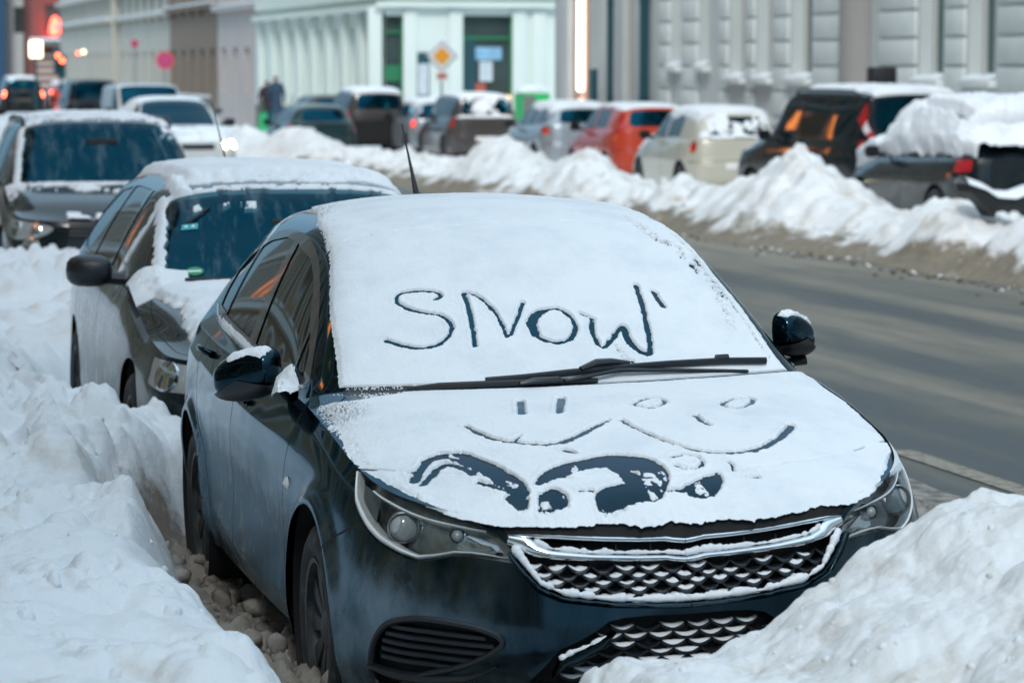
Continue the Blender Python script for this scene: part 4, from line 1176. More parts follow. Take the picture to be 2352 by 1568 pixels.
# ---------------------------------------------------------------- other cars: same sheets, other proportions
def car_shape(L=4.2, hw=.88, Hh=1.48, nose=.72, cowl=(1.2, 1.0), wtop=1.95, rend=(3.9, 1.40), rbase=(4.1, 1.02), rw=.56, belt=(.93, 1.02), front_round=.30, pz=3.0, zb=.22, boxy=0.0, rb=.085, rear_round=.22):
    cs, cz = cowl
    cen = [(0, .05, nose), (.15, .12, nose + .05), (.33, .30 * cs, nose + .45 * (cz - nose) + .03), (.66, .66 * cs, nose + .82 * (cz - nose) + .01), (1, cs, cz), (1.5, (cs + wtop) / 2 - .01, (cz + Hh - .05) / 2 + .01), (2, wtop, Hh - .05),
           (2.35, wtop + .45, Hh - .005), (2.7, wtop + .6 * (rend[0] - wtop), Hh), (3, rend[0], rend[1]), (3.12, rend[0] + .05, rend[1] - .05), (4, rbase[0], rbase[1])]
    nf = hw - rb - .02
    d = .055
    rail = [(0, nf * .78, .16 + front_round * .2, nose + .01), (.15, nf * .82, .32, nose + .05), (.33, nf * .85, .5, nose + .45 * (cz - nose) + .01), (.66, nf * .88, .66 * cs + .12, nose + .82 * (cz - nose) - .01), (1, nf * .90, cs + .16, cz - .01),
            (1.5, (nf * .90 + rw) / 2 + .02, (cs + wtop) / 2 + .12, (cz + Hh - .05) / 2 - .02), (2, rw + .02, wtop + .10, Hh - .05 - d), (2.35, rw + .01, wtop + .5, Hh - d), (2.7, rw, wtop + .6 * (rend[0] - wtop), Hh - d),
            (3, rw - .02, rend[0] - .04, rend[1] - d), (3.12, rw - .02, rend[0] + .01, rend[1] - d - .05), (4, rw + .06, rbase[0] - .03, rbase[1] + .01)]
    b0, b1 = belt; fr = front_round; rr = rear_round
    xs = hw - rb
    sh = [(0, 0, .05, nose), (.35, xs * .38, .05 + fr * .06, nose + .002), (.6, xs * .64, .05 + fr * .22, nose + .006), (.8, xs * .84, .05 + fr * .55, nose + .015), (1, xs * .955, .05 + fr * 1.1, nose + .03),
          (1.15, xs * .98, .10 + fr * 1.5, nose + .05), (1.33, xs * .99, .68, nose + .35 * (b0 - nose)), (1.66, xs, 1.02, nose + .7 * (b0 - nose)), (2, xs, cs + .28, b0), (2.5, xs, (cs + wtop) / 2 + .25, b0 + .01), (3, xs, wtop + .15, b0 + .02),
          (3.35, xs, wtop + .6, b0 + .03), (3.7, xs * .995, wtop + .65 * (rend[0] - wtop), (b0 + b1) / 2 + .02), (4, xs * .97, L - .55, b1), (4.12, xs * .96, L - .45, b1), (5, xs * .86, L - rr * .5 - .02, b1), (5.3, xs * .6, L - rr * .2 - .02, b1), (6, 0, rbase[0] + .0 if rbase[0] > L - .12 else L - .06, b1)]
    sh[-1] = (6, 0, L - .05, b1)
    vn = [0, .08, .18, .3, .42, .55, .7, .85, 1]
    s_ = rb
    prof = [(0, zb, [0, .015, .03, .035, .04, .05, .05, .045, .01]), (.6, zb, [0, .02, .03, .04, .05, .06, .06, .05, .02]), (.8, zb, [0, .02, .04, .05, .06, .07, .07, .065, .03]),
            (1, zb, [0, .3 * s_, .55 * s_, .8 * s_, .95 * s_, s_, s_, .95 * s_, .6 * s_]), (1.7, zb, [0, .4 * s_, .7 * s_, .9 * s_, s_, s_, .98 * s_, .9 * s_, .7 * s_]), (3, zb, [0, .4 * s_, .7 * s_, .9 * s_, s_, .97 * s_, .95 * s_, .9 * s_, .4 * s_]),
            (4.1, zb, [0, .4 * s_, .7 * s_, .92 * s_, s_, s_, s_, .95 * s_, .7 * s_]), (5, zb + .03, [0, .02, .035, .05, .06, .08, .085, .08, .04]), (6, zb + .05, [0, .01, .015, .02, .03, .06, .065, .055, .02])]
    return CarShape(cen, rail, sh, prof, vn, pz=pz, rr=(.07, .035), bulge=.012)

def cabin(root, S, L, hw):
    c = S.C(np.array([1.0]))[0]; tp = S.C(np.array([2.0]))[0]; zf = S.S(np.array([2.5]))[0, 2]
    mb = MB(); mb.box((-hw + .2, c[0] + .12, zf - .35), (hw - .2, c[0] + .50, zf - .02), 0, .06); mb.build('dashboard', M['cabin_dark'], root)
    for sd in (1, -1):
        for yy in (tp[0] + .30, tp[0] + 1.15):
            mb = MB(); mb.box((sd * .36 - .24, yy, zf - .6), (sd * .36 + .24, yy + .14, zf + .10), 0, .06); st = mb.build('seat', M['cabin'], root)
            mb = MB(); mb.box((sd * .36 - .13, yy + .02, zf + .13), (sd * .36 + .13, yy + .11, zf + .30), 0, .045); mb.box((sd * .36 - .06, yy + .05, zf + .06), (sd * .36 - .045, yy + .07, zf + .16)); mb.box((sd * .36 + .045, yy + .05, zf + .06), (sd * .36 + .06, yy + .07, zf + .16)); mb.build('headrest', M['cabin'], st)
    t = np.linspace(0, 2 * math.pi, 25); P = np.stack([.36 + .19 * np.cos(t), c[0] + .60 + .06 * np.sin(t), zf - .02 + .17 * np.sin(t)], 1); MB().tube(P, .014, 8).build('steering_wheel', M['cabin_dark'], root)
    mb = MB(); mb.box((-.13, tp[0] - .28, tp[1] - .22), (.13, tp[0] - .25, tp[1] - .14), 0, .012); mb.build('inner_mirror', M['cabin_dark'], root)
    mb = MB(); mb.box((-.46, L - 1.35, zf - .4), (.46, L - 1.25, zf + .26), 0, .03); mb.build('rear_bench', M['cabin_pale'], root)

def build_car(name, label, loc, rz, paint, shape, ax=(.85, 3.45), wr=.31, windows=None, tail=None, head=None, snow=None, plate=False, lod=1, group=None, L=4.2, hw=.88, roofrails=False, tail_mat=None, lit_side=None, screen=None, cat='car',
              frontgrille=True, mirrors=True, glow=None, rear_wiper=True, trimline=False, interior=False):
    root = empty(name, (0, 0, 0), 0, label, cat, group)
    S = shape; urT, urB = (0, S.NT), (0, S.Q)
    n = lod
    iT = lambda P: invert(S.T, P, (1, 2), (.6, S.NT - .6), (.75, 1), n=(120, 24))
    iB = lambda P: invert(S.B, P, (1, 2), (1.05, 4.9), (0, 1), n=(200, 30))
    iR = lambda P: invert(S.B, P, (0, 2), (4.2, 6), (0, 1), n=(120, 40))
    regT = [('glass', iT(resample(w, .1))) for w in (windows or [])]
    regT += [('windscreen', [(1.03, -.01), (1.03, .68), (1.08, .715), (1.5, .715), (1.9, .705), (1.96, .66), (1.96, -.01)]),
             ('rear_screen', [(3.18, -.01), (3.18, .56), (3.26, .64), (3.75, .66), (3.88, .6), (3.88, -.01)]),
             ('gap_or_shade', strip_poly([(.97, -.01), (.97, .70), (.90, .80), (.6, .90), (.3, .93), (.1, .86), (.03, .70)], .010))]
    us = np.unique(np.concatenate([np.linspace(0, 1, 26), np.linspace(1, 2, 22), np.linspace(2, 4, 36)])); vs = np.unique(np.concatenate([np.linspace(0, .68, 12), np.linspace(.68, .82, 12), np.linspace(.82, 1, 9)]))
    PT = cut_sheet(S.T, urT, (0, 1), 0, 0, regT, -1, us=us, vs=vs, step=.02)
    zc = wr + .01
    def arch(yc, r):
        a = np.radians(np.linspace(-20, 200, 30)); uv = iB(np.stack([yc + r * np.cos(a), zc + r * np.sin(a)], 1))
        return np.vstack([uv, [[uv[-1, 0], 1.0], [uv[0, 0], 1.0]]])
    regB = [('hole', arch(ax[0], wr + .05)), ('hole', arch(ax[1], wr + .05))]
    if head is not None: regB.append(('lamp', head))
    if tail: regB += [('tail', t) for t in tail]
    dcol = 0.5 * (ax[0] + ax[1])
    y1, y2, y3 = ax[0] + .50, dcol + .12, ax[1] - .12
    for yy, sl in ((y1, .0), (y2, .03), (y3, -.25)):
        g = iB(np.array([(yy + sl * .0, .95), (yy + .02, .7), (yy + sl * .7, .5), (yy + sl, .30)])); regB.append(('gap_or_shade', strip_poly(np.vstack([[(g[0, 0], 0)], g]), .008)))
    regB += [('gap_or_shade', strip_poly([(4.25, .49), (6, .47)], .014)), ('bumper', [(-.01, .12), (.9, .16), (1.2, .3), (1.27, .42), (1.3, 1.01), (-.01, 1.01)]), ('rear_bumper', [(4.25, .50), (6.01, .48), (6.01, 1.01), (4.2, 1.01)])]
    us = np.unique(np.concatenate([np.linspace(0, 1.5, 40), np.linspace(1.5, 4.3, 50), np.linspace(4.3, 6, 34)])); vs = np.linspace(0, 1, 22)
    PB = cut_sheet(S.B, urB, (0, 1), 0, 0, regB, -1, us=us, vs=vs, step=.02)
    body_obj(merge_panels([both(PT['body']), both(PB['body'])]), merge_panels([both(PT['gap_or_shade']), both(PB['gap_or_shade'])]), paint, root)
    if 'bumper' in PB: panel_obj('front_bumper', both(PB['bumper']), paint, root)
    if 'rear_bumper' in PB: panel_obj('rear_bumper', both(PB['rear_bumper']), paint, root)
    panel_obj('windscreen', both(PT['windscreen']), screen or M['screen'], root)
    if interior: cabin(root, S, L, hw)
    panel_obj('rear_screen', both(PT['rear_screen']), M['screen'], root)
    for sd in (1, -1):
        mi = (lambda p: p) if sd > 0 else mirror_panel
        if 'glass' in PT: panel_obj('side_window', push(mi(PT['glass']), -.004), M['glass'], root)
        if head is not None and 'lamp' in PB:
            hl = panel_obj('headlight', push(mi(PB['lamp']), .002), M['lampbody'], root)
            uv = np.array(head).mean(0)
            for dq, r0 in ((.06, .07), (-.17, .05)):
                P, Nn = curve_on(S.B, [(uv[0] + dq, uv[1] + .0)], .006, urB, sd); c = P[0]; axn = Nn[0]
                u_ = np.cross(axn, [0, 0, 1.]); u_ /= np.linalg.norm(u_); w_ = np.cross(u_, axn); t = np.linspace(0, 2 * math.pi, 17)
                rg = lambda a, r: c + axn * a + r * (np.cos(t)[:, None] * u_ + np.sin(t)[:, None] * w_)
                lm = glow if (glow and (lit_side is None or lit_side == sd)) else M['reflector']
                MB().grid(np.stack([rg(-.01, r0), rg(.006, r0 * .95), rg(.012, r0 * .6), rg(.014, .001)])).build('lamp', lm, hl)
        if tail and 'tail' in PB:
            panel_obj('tail_light', push(mi(PB['tail']), .006), tail_mat or M['redlens'], root, .01)
        if mirrors:
            yb = S.C(np.array([1.0]))[0, 0] + .52; zb_ = S.S(np.array([2.2]))[0, 2]
            g = MB(); G = []
            for i in range(17):
                a = 2 * math.pi * i / 16; row = []
                for j in range(7):
                    k = math.cos(j / 6 * math.pi / 2)**.6
                    cx = np.sign(math.cos(a)) * abs(math.cos(a))**.7; cz_ = np.sign(math.sin(a)) * abs(math.sin(a))**.7
                    row.append((sd * (hw + .085 + .105 * cx * k), yb - .09 * math.sin(j / 6 * math.pi / 2) + .02 * cx * k, zb_ + .07 + .075 * cz_ * k))
                G.append(row)
            g.grid(G); g.add([G[i][0] for i in range(16)], [tuple(range(16))], 0)
            g.tube([(sd * (hw - .08), yb, zb_ + .03), (sd * (hw + .04), yb, zb_ + .04)], .03, 8)
            g.build('wing_mirror', M['plastic'], root)
        if roofrails:
            tt = np.linspace(2.12, 2.9, 14); P = S.T(tt, np.full_like(tt, .735)) * [sd, 1, 1]; P[:, 2] += .045; P[0, 2] -= .045; P[-1, 2] -= .045
            MB().tube(P, .017, 7).build('roof_rail', M['plastic'], root)
    # wells and wheels
    mb = MB()
    xin = hw - .28
    for yc in ax:
        a = np.radians(np.linspace(-30, 210, 20)); r = wr + .06
        G = np.stack([np.stack([np.full_like(a, x), yc + r * np.cos(a), zc + r * np.sin(a)], -1) for x in (xin, hw - .03)])
        mb.grid(G); mb.add(np.vstack([[(xin, yc, zc)], G[0]]), [(0, i + 1, i + 2) for i in range(19)])
    mb.mirror(); mb.box((-xin, .3, .2), (xin, L - .3, .5)); mb.box((-hw + .1, ax[0] + wr + .08, .22), (hw - .1, ax[1] - wr - .08, .8)); mb.box((-xin, .2, .25), (xin, .6, .6)); mb.box((-xin - .05, L - .55, .3), (xin + .05, L - .25, .85))
    mb.build('wheel_wells', M['matte'], root)
    for yc in ax:
        for sd in (1, -1): w_ = add_wheel(root, sd * (hw - .115), yc, wr, sd, WM, None); w_.scale = (1, wr / .316, wr / .316)
    # front: grille slats, lower slot
    if frontgrille:
        g = MB()
        for v in (.10, .16, .22):
            for sd in (1, -1):
                P, Nn = curve_on(S.B, [(0, v), (.25, v), (.46, v + .0)], .012, urB, sd, 12); g.tube(P, .012, 6)
        g.build('grille', M['chrome'] if trimline else M['plastic'], root)
        g = MB()
        for sd in (1, -1):
            bd = [curve_on(S.B, [(0, v), (.3, v), (.62, v)], .004 if 0 else .006, urB, sd, 14)[0] for v in (.62, .66, .72, .78, .82)]
            g.grid(np.stack(bd)); bd = [curve_on(S.B, [(0, v), (.3, v), (.47, v)], .004, urB, sd, 14)[0] for v in (.06, .12, .18, .25)]; g.grid(np.stack(bd))
        g.build('air_intake', M['matte'], root)
    if plate:
        if plate in ('rear', True):
            P, Nn = curve_on(S.B, [(6, .60)], .012, urB, 1); c = P[0]
            MB().box(c + [-.26, -.008, -.055], c + [.26, .008, .055], 0, .004).build('number_plate', M['plate'], root)
            MB().box(c + [-.262, .006, -.05], c + [-.215, .011, .05], 0).build('plate_band', M['blueband'], root)
        else:
            P, Nn = curve_on(S.B, [(0, .48)], .012, urB, 1); c = P[0]
            MB().box(c + [-.26, -.008, -.055], c + [.26, .008, .055], 0, .004).build('number_plate', M['plate'], root)
    if rear_wiper:
        P = S.T(np.array([3.86, 3.80, 3.7]), np.array([.02, .16, .33])) + [0, .02, .012]
        MB().tube(P, .008, 6).build('rear_wiper', M['plastic'], root)
    if snow: car_snow(root, S, **snow)
    root.location = loc; root.rotation_euler = (0, 0, rz)
    return root

def car_snow(root, S, cover=None, thick=.04, seed=1, nx=150, nt=260, rough=1.0, tr=(0, 4), mat=None):
    """snow lying on the top sheet; cover(U, X, Y, n1) -> thickness factor (may be negative = bare)"""
    tt = np.linspace(tr[0], tr[1], nt); aa = np.linspace(-1, 1, nx)
    U, A = np.meshgrid(tt, aa, indexing='ij'); sg = np.where(A < 0, -1., 1.); ab = np.abs(A)
    P = S.T(U, ab); P[..., 0] *= sg
    du = np.gradient(P, axis=0); dv = np.gradient(P, axis=1); N = np.cross(dv, du); N /= np.linalg.norm(N, axis=-1)[..., None] + 1e-12
    X, Y, Z = P[..., 0], P[..., 1], P[..., 2]
    n1 = fbm(X * 5 + seed, Y * 5, Z * 3, 4, seed); n2 = fbm(X * 24, Y * 24, Z * 20, 3, seed + 5)
    c = cover(U, X, Y, Z, n1, n2, ab)
    h = thick * np.clip(c, -.4, 2) * (1 + .45 * n1 * rough + .15 * n2 * rough) 
    h = np.where(c > 0, h + .004, h - .003)
    V = P + N * (h * .45)[..., None] + np.array([0, 0, 1]) * (h * .55)[..., None]
    a, b = h.shape; I = np.arange(a * b).reshape(a, b)
    F = np.stack([I[:-1, :-1], I[:-1, 1:], I[1:, 1:], I[1:, :-1]], -1).reshape(-1, 4)
    F = F[(h.ravel()[F] > 0).any(1)]
    if not len(F): return
    used, inv = np.unique(F, return_inverse=True)
    return mk_mesh('snow_layer', V.reshape(-1, 3)[used], inv.reshape(F.shape), mat or M['snow'], root)

M['cabin'] = pmat('seat cloth', (.05, .075, .08), .8); M['cabin_dark'] = pmat('dashboard plastic', (.008, .012, .014), .7); M['cabin_pale'] = pmat('rear cabin', (.22, .33, .34), .8, var=.5, vscale=2.5)
def screen_mat(name, frost=.5):
    m, nt, b = new_mat(name); N, L = nt.nodes, nt.links
    b.inputs['Base Color'].default_value = (.004, .070, .112, 1); b.inputs['Metallic'].default_value = 1; b.inputs['Roughness'].default_value = .08  # sky reflection put into the teal base colour
    tr = N.new('ShaderNodeBsdfTransparent'); tr.inputs[0].default_value = (.45, .72, .78, 1)
    ms = N.new('ShaderNodeMixShader'); ms.inputs[0].default_value = .48; L.new(tr.outputs[0], ms.inputs[1]); L.new(b.outputs[0], ms.inputs[2])
    df = N.new('ShaderNodeBsdfDiffuse'); df.inputs[0].default_value = (.5, .62, .66, 1)
    tc = N.new('ShaderNodeTexCoord'); mp = N.new('ShaderNodeMapping'); mp.inputs['Scale'].default_value = (9, 2.0, 2.0); L.new(tc.outputs['Object'], mp.inputs[0])
    t = N.new('ShaderNodeTexNoise'); t.inputs['Scale'].default_value = 1.6; t.inputs['Detail'].default_value = 10; t.inputs['Roughness'].default_value = .7; L.new(mp.outputs[0], t.inputs[0])
    mr = N.new('ShaderNodeMapRange'); mr.inputs[1].default_value = .50; mr.inputs[2].default_value = .80; mr.inputs[4].default_value = frost; L.new(t.outputs[0], mr.inputs[0])
    m2 = N.new('ShaderNodeMixShader'); L.new(mr.outputs[0], m2.inputs[0]); L.new(ms.outputs[0], m2.inputs[1]); L.new(df.outputs[0], m2.inputs[2]); L.new(m2.outputs[0], N['Material Output'].inputs[0])
    return m
M['screen_seen'] = screen_mat('frost smeared windscreen', .22)
M['lampbody'] = pmat('lamp cluster glass', (.50, .52, .52), .12, metal=.4, coat=1, var=.6, vscale=9)
M['plate'] = pmat('number plate', (.7, .7, .68), .4, var=.25, vscale=30)
M['blueband'] = pmat('plate band', (.02, .06, .35), .4)
def emat(name, col, s): return pmat(name, col, .3, emit=col, es=s)
M['tail_lit'] = emat('lit brake lamp', (1, .12, .06), 9)
M['tail_dim'] = emat('lit tail lamp', (1, .05, .04), 1.0)
M['head_lit'] = emat('lit headlamp', (1, .80, .42), 45)
M['paint_slate'] = paint_mat('dark grey paint', (.003, .008, .012), .25, salt=.5, saltcol=(.10, .11, .11), front=.1, cior=1.35)
M['paint_black'] = paint_mat('black paint', (.004, .009, .013), .25, salt=.75, saltcol=(.085, .085, .075), front=.2)
M['paint_white'] = paint_mat('white paint', (.62, .66, .68), .3, salt=.4, saltcol=(.35, .36, .36))
M['paint_silver'] = paint_mat('silver paint', (.36, .40, .44), .3, metal=.5, salt=.5, saltcol=(.28, .30, .31))
M['paint_cream'] = paint_mat('pale gold paint', (.52, .50, .42), .3, metal=.15, salt=.3, saltcol=(.5, .48, .42))
M['paint_red'] = paint_mat('orange red paint', (.46, .048, .022), .3, salt=.35, saltcol=(.32, .15, .11))
M['paint_brown'] = paint_mat('taupe paint', (.055, .050, .050), .3, salt=.6, saltcol=(.20, .19, .19))
M['paint_green'] = paint_mat('dark green paint', (.006, .026, .030), .3, salt=.3, saltcol=(.2, .2, .2))
def GZ(y): return -.004 * np.maximum(0, np.asarray(y, float) - 5)

def win_set(y0, z0, A, B, C, ztop, yend, zend, nb=2, pil=.06):
    """side windows between the pillar foot (y0,z0), roof line and rear end; A,B,C: pillar positions"""
    return None

# ---- second car of the kerb row: dark grey estate with thick snow on its roof and bonnet
S2 = car_shape(L=4.35, hw=.87, Hh=1.43, nose=.70, cowl=(1.12, .96), wtop=1.78, rend=(4.0, 1.38), rbase=(4.25, .98), rw=.55, belt=(.93, 1.0), front_round=.22, pz=3.4, rb=.07)
def cover2(U, X, Y, Z, n1, n2, ab):
    d = .66 - np.abs(X) + .05 * n1 + .02 * n2
    roof = sstep(2.10, 2.24, U + .05 * n1 + .03 * n2 - .05 * (X > .3)) * sstep(-.02, .06, np.where(X < 0, .47, .60) - np.abs(X) + .03 * n1) + .8 * sstep(.05, .0, np.abs(X + .50) + .02 * n2) * (U > 1.95) * (U < 2.3)
    bon = (U < .965) * sstep(-.02, .05, np.where(X < 0, .64, .78) - np.abs(X) + .07 * n1 + .03 * n2 + .10 * sstep(.5, 1, U)) * sstep(.10, .22, U + .08 * n1 + .03 * n2)
    pill = (U >= .9) & (U < 2.1) & (X < 0)
    edge = sstep(.035, .0, np.abs(np.abs(X) - np.interp(U, [.9, 1, 2, 2.1], [.69, .69, .60, .60]) + .01 + .02 * n2)) * .25 * pill
    top = (U > 1.955) * (U < 2.03) * .12 * (n2 > -.15)
    foot = np.exp(-(((X + .72) / .10)**2 + ((Y - 1.35) / .16)**2)) * 1.6
    wisp = ((U > 1.72) * (U < 1.80) * (X < -.18) * (X > -.58) * (n2 > .15)) * .10
    r = 1.15 * roof + .8 * bon + edge + top + wisp + .7 * foot * (U < 1.15)
    return np.where(r > .04, r, -1)
w2 = [[(1.50, .985), (1.62, 1.07), (1.93, 1.29), (2.1, 1.335), (2.32, 1.35), (2.28, .99)], [(2.37, .99), (2.41, 1.353), (2.9, 1.353), (3.08, 1.34), (3.06, 1.0)], [(3.13, 1.0), (3.15, 1.335), (3.6, 1.30), (3.86, 1.16), (3.86, 1.05), (3.6, 1.01)]]
head2 = [(.56, .05), (.57, .25), (.80, .27), (.98, .275), (1.10, .26), (1.12, .06), (1.0, .04), (.8, .04)]
c2 = build_car('parked_car', 'dark grey estate car behind the black hatchback, snow on roof and bonnet, bare windscreen', (-.04, 4.82, 0), 0, M['paint_slate'], S2, ax=(.86, 3.42), wr=.305,
               windows=w2, head=head2, snow=dict(cover=cover2, thick=.036, seed=4, nx=260, nt=420), L=4.35, hw=.87, rear_wiper=False, interior=True, screen=M['screen_seen'])
# stickers and wiper on its screen
def on_car_T(S, tau, a, off=0.0):
    sg = -1 if a < 0 else 1
    uv = np.array([[tau, abs(a)]]); return (S.T(tau, abs(a)) + snormals(S.T, uv, (0, S.NT), (0, 1), -1)[0] * off) * [sg, 1, 1]
def decal(parent, S, tau0, tau1, a0, a1, name, mat, off=.004, oval=False, n=14):
    G = []
    if oval:
        c = on_car_T(S, (tau0 + tau1) / 2, (a0 + a1) / 2, off); V = [c]
        for k in range(28):
            t = 2 * math.pi * k / 28; V.append(on_car_T(S, (tau0 + tau1) / 2 + (tau1 - tau0) / 2 * math.sin(t), (a0 + a1) / 2 + (a1 - a0) / 2 * math.cos(t), off))
        return MB().add(V, [(0, i + 1, (i + 1) % 28 + 1) for i in range(28)]).build(name, mat, parent)
    for i in range(5): G.append([on_car_T(S, tau0 + (tau1 - tau0) * i / 4, a0 + (a1 - a0) * j / 4, off) for j in range(5)])
    return MB().grid(G).build(name, mat, parent)
ws2 = [c for c in c2.children if c.name.startswith('windscreen')][0]
M['stk_green'] = pmat('green sticker', (.02, .30, .14), .5); M['stk_cyan'] = pmat('pale blue sticker', (.05, .42, .50), .5); M['stk_white'] = pmat('white print', (.7, .8, .75), .5)
M['footwell'] = pmat('shaded cabin edge', (.006, .014, .012), .5)
decal(ws2, S2, 1.10, 1.18, -.60, -.515, 'sticker', M['stk_green'], .004, True)
decal(ws2, S2, 1.125, 1.145, -.588, -.527, 'sticker_print', M['stk_white'], .007)
decal(ws2, S2, 1.56, 1.615, -.632, -.545, 'sticker', M['stk_cyan'], .004)
decal(ws2, S2, 1.575, 1.60, -.615, -.60, 'sticker_print', M['stk_white'], .007); decal(ws2, S2, 1.575, 1.60, -.578, -.563, 'sticker_print', M['stk_white'], .007)
P = np.array([on_car_T(S2, 1.62, -.61, .008), on_car_T(S2, 1.68, -.55, .008), on_car_T(S2, 1.76, -.49, .008)]); MB().tube(P, .005, 6).build('toll_strip', M['rubber'], ws2)
P = np.array([on_car_T(S2, 1.03, a, .018) for a in np.linspace(-.6, .12, 12)]); P2 = np.array([on_car_T(S2, 1.035 + .02 * t, -.25 + .75 * t, .026) for t in np.linspace(0, 1, 12)])
MB().tube(P, .011, 7).build('wiper', M['rubber'], c2); MB().tube(P2, .011, 7).build('wiper', M['rubber'], c2)
# thin aerial at the back of the roof
P = np.array([(-.07 * t, 3.85 + .10 * t, 1.40 + .35 * t) for t in np.linspace(0, 1, 8)]); MB().tube(P, np.linspace(.006, .002, 8), 6).build('aerial', M['rubber'], c2)

# ---- third car: tall dark off-roader
S3 = car_shape(L=4.45, hw=.90, Hh=1.60, nose=.79, cowl=(1.12, 1.06), wtop=1.78, rend=(4.15, 1.55), rbase=(4.35, 1.1), rw=.60, belt=(1.01, 1.07), front_round=.22, pz=3.6, rb=.085, zb=.30)
def cover3(U, X, Y, Z, n1, n2, ab):
    roof = sstep(2.5, 2.8, U + .25 * n1 + .1 * n2) * sstep(-.03, .10, .62 - np.abs(X) + .10 * n1) * .25 * (n1 > -.15)
    thin = (U > 2.02) * (U < 2.8) * (n1 + .6 * n2 > .16) * .15 * (np.abs(X) < .60)
    edge = sstep(.04, .0, np.abs(np.abs(X) - np.interp(U, [.9, 1, 2, 2.1], [.74, .74, .66, .66]) + .015 + .02 * n2)) * .35 * (U > .93) * (U < 2.1) * (X < 0)
    cor = (U > 1.72) * (U < 2) * (np.abs(X) > .48) * (n2 + .5 * n1 > .18) * .10 * (X > 0)
    bon = (U < .97) * (U > .55) * (n1 * 1.0 + .5 * n2 + .6 * sstep(.75, .97, U) > .22) * .25
    nose_ = (U < .16) * (X < .1) * (X > -.42) * .5 * (n1 > -.2)
    r = roof + thin + edge + bon + cor + nose_
    return np.where(r > .03, r, -1)
w3 = [[(1.54, 1.07), (1.64, 1.17), (1.88, 1.41), (2.1, 1.46), (2.35, 1.475), (2.3, 1.075)], [(2.42, 1.08), (2.46, 1.477), (3.0, 1.475), (3.3, 1.465), (3.28, 1.09)], [(3.38, 1.10), (3.40, 1.46), (3.8, 1.42), (4.0, 1.29), (4.0, 1.17)]]
head3 = smooth_poly([(.60, .08), (.62, .17), (.76, .30), (.98, .32), (1.14, .26), (1.20, .13), (1.14, .05), (.85, .03)], 1)
c3 = build_car('parked_car', 'dark off-road car with round fog lamp, scattered snow on its bonnet, third along the kerb', (.27, 16.8, -.06), 0, M['paint_slate'], S3, ax=(.90, 3.5), wr=.34, windows=w3, head=head3,
               snow=dict(cover=cover3, thick=.05, seed=9, nx=200, nt=300), L=4.45, hw=.90, rear_wiper=False, roofrails=True, interior=True, screen=M['screen_seen'])
for sd in (1, -1):
    P, Nn = curve_on(S3.B, [(.78, .44)], .004, (0, 6), sd); c = P[0]
    G = []
    for a_, r_ in ((-.01, .085), (.01, .083), (.014, .072), (.006, .068), (.012, .04), (.014, .001)):
        t = np.linspace(0, 2 * math.pi, 25); u_ = np.cross(Nn[0], [0, 0, 1.]); u_ /= np.linalg.norm(u_); w_ = np.cross(u_, Nn[0]); G.append(c + Nn[0] * a_ + r_ * (np.cos(t)[:, None] * u_ + np.sin(t)[:, None] * w_))
    MB().grid(G).build('fog_lamp', M['reflector'] if sd < 0 else M['lampbody'], c3)
P = np.array([(-.25, 3.9 + .03 * t, 1.59 + .16 * t) for t in np.linspace(0, 1, 6)]); MB().tube(P, .008, 6).build('aerial', M['rubber'], c3)

# ---- fourth, fully snowed in, behind the off-roader
def cover_full(U, X, Y, Z, n1, n2, ab):
    r = sstep(-.02, .08, .80 - np.abs(X) + .04 * n1) * (.7 + .5 * sstep(1.9, 2.3, U)); return np.where(r > .05, r, -1)
wg = lambda H_, b_, y0, y1, y2, y3, ye: [[(y0, b_), (y0 + .32, b_ + (H_ - .12 - b_) * .78), (y0 + .6, H_ - .125), (y1, H_ - .115), (y1 - .03, b_ + .01)], [(y1 + .07, b_ + .01), (y1 + .10, H_ - .113), (y2, H_ - .12), (y2 - .02, b_ + .03)]] + ([[(y2 + .06, b_ + .04), (y2 + .08, H_ - .13), (y3, H_ - .17), (ye, b_ + .14), (ye - .1, b_ + .06)]] if y3 else [])
S4 = car_shape(L=4.4, hw=.88, Hh=1.50)
build_car('parked_car', 'snowed-in car behind the dark off-road car on the kerb side', (.0, 23.4, -.25), 0, M['paint_silver'], S4, windows=wg(1.5, .97, 1.45, 2.35, 3.1, 3.6, 3.85), head=head2, snow=dict(cover=cover_full, thick=.13, seed=14), L=4.4)

# ---- oncoming traffic
S5 = car_shape(L=4.5, hw=.88, Hh=1.45, nose=.68, cowl=(1.15, .95), wtop=1.95, rend=(3.7, 1.38), rbase=(4.0, 1.0), rw=.56, front_round=.30)
head5 = [(.62, .06), (.64, .19), (.84, .24), (1.05, .20), (1.16, .04), (.95, .02)]
build_car('oncoming_car', 'white car with a lit headlamp driving towards the camera on the road', (4.65, 46.5, -.02), .04, M['paint_white'], S5, windows=wg(1.45, .96, 1.45, 2.35, 3.1, 0, 0), head=head5,
          snow=dict(cover=lambda U, X, Y, Z, n1, n2, ab: np.where((U < .95) & (n1 > -.2) | (U > 2.1), .25, -1), thick=.03, seed=21, nx=80, nt=120), L=4.5, glow=M['head_lit'], lit_side=1, rear_wiper=False)
S6 = car_shape(L=4.4, hw=.90, Hh=1.82, nose=.85, cowl=(.95, 1.10), wtop=1.45, rend=(4.2, 1.78), rbase=(4.35, 1.2), rw=.72, belt=(1.08, 1.12), front_round=.25, pz=4)
build_car('delivery_van', 'white box-shaped van with a wide windscreen behind the oncoming white car', (6.75, 69, GZ(69)), .05, M['paint_white'], S6, windows=[[(1.25, 1.14), (1.5, 1.55), (1.7, 1.68), (2.1, 1.69), (2.1, 1.15)]], head=head5, L=4.4, hw=.90, rear_wiper=False, cat='van')
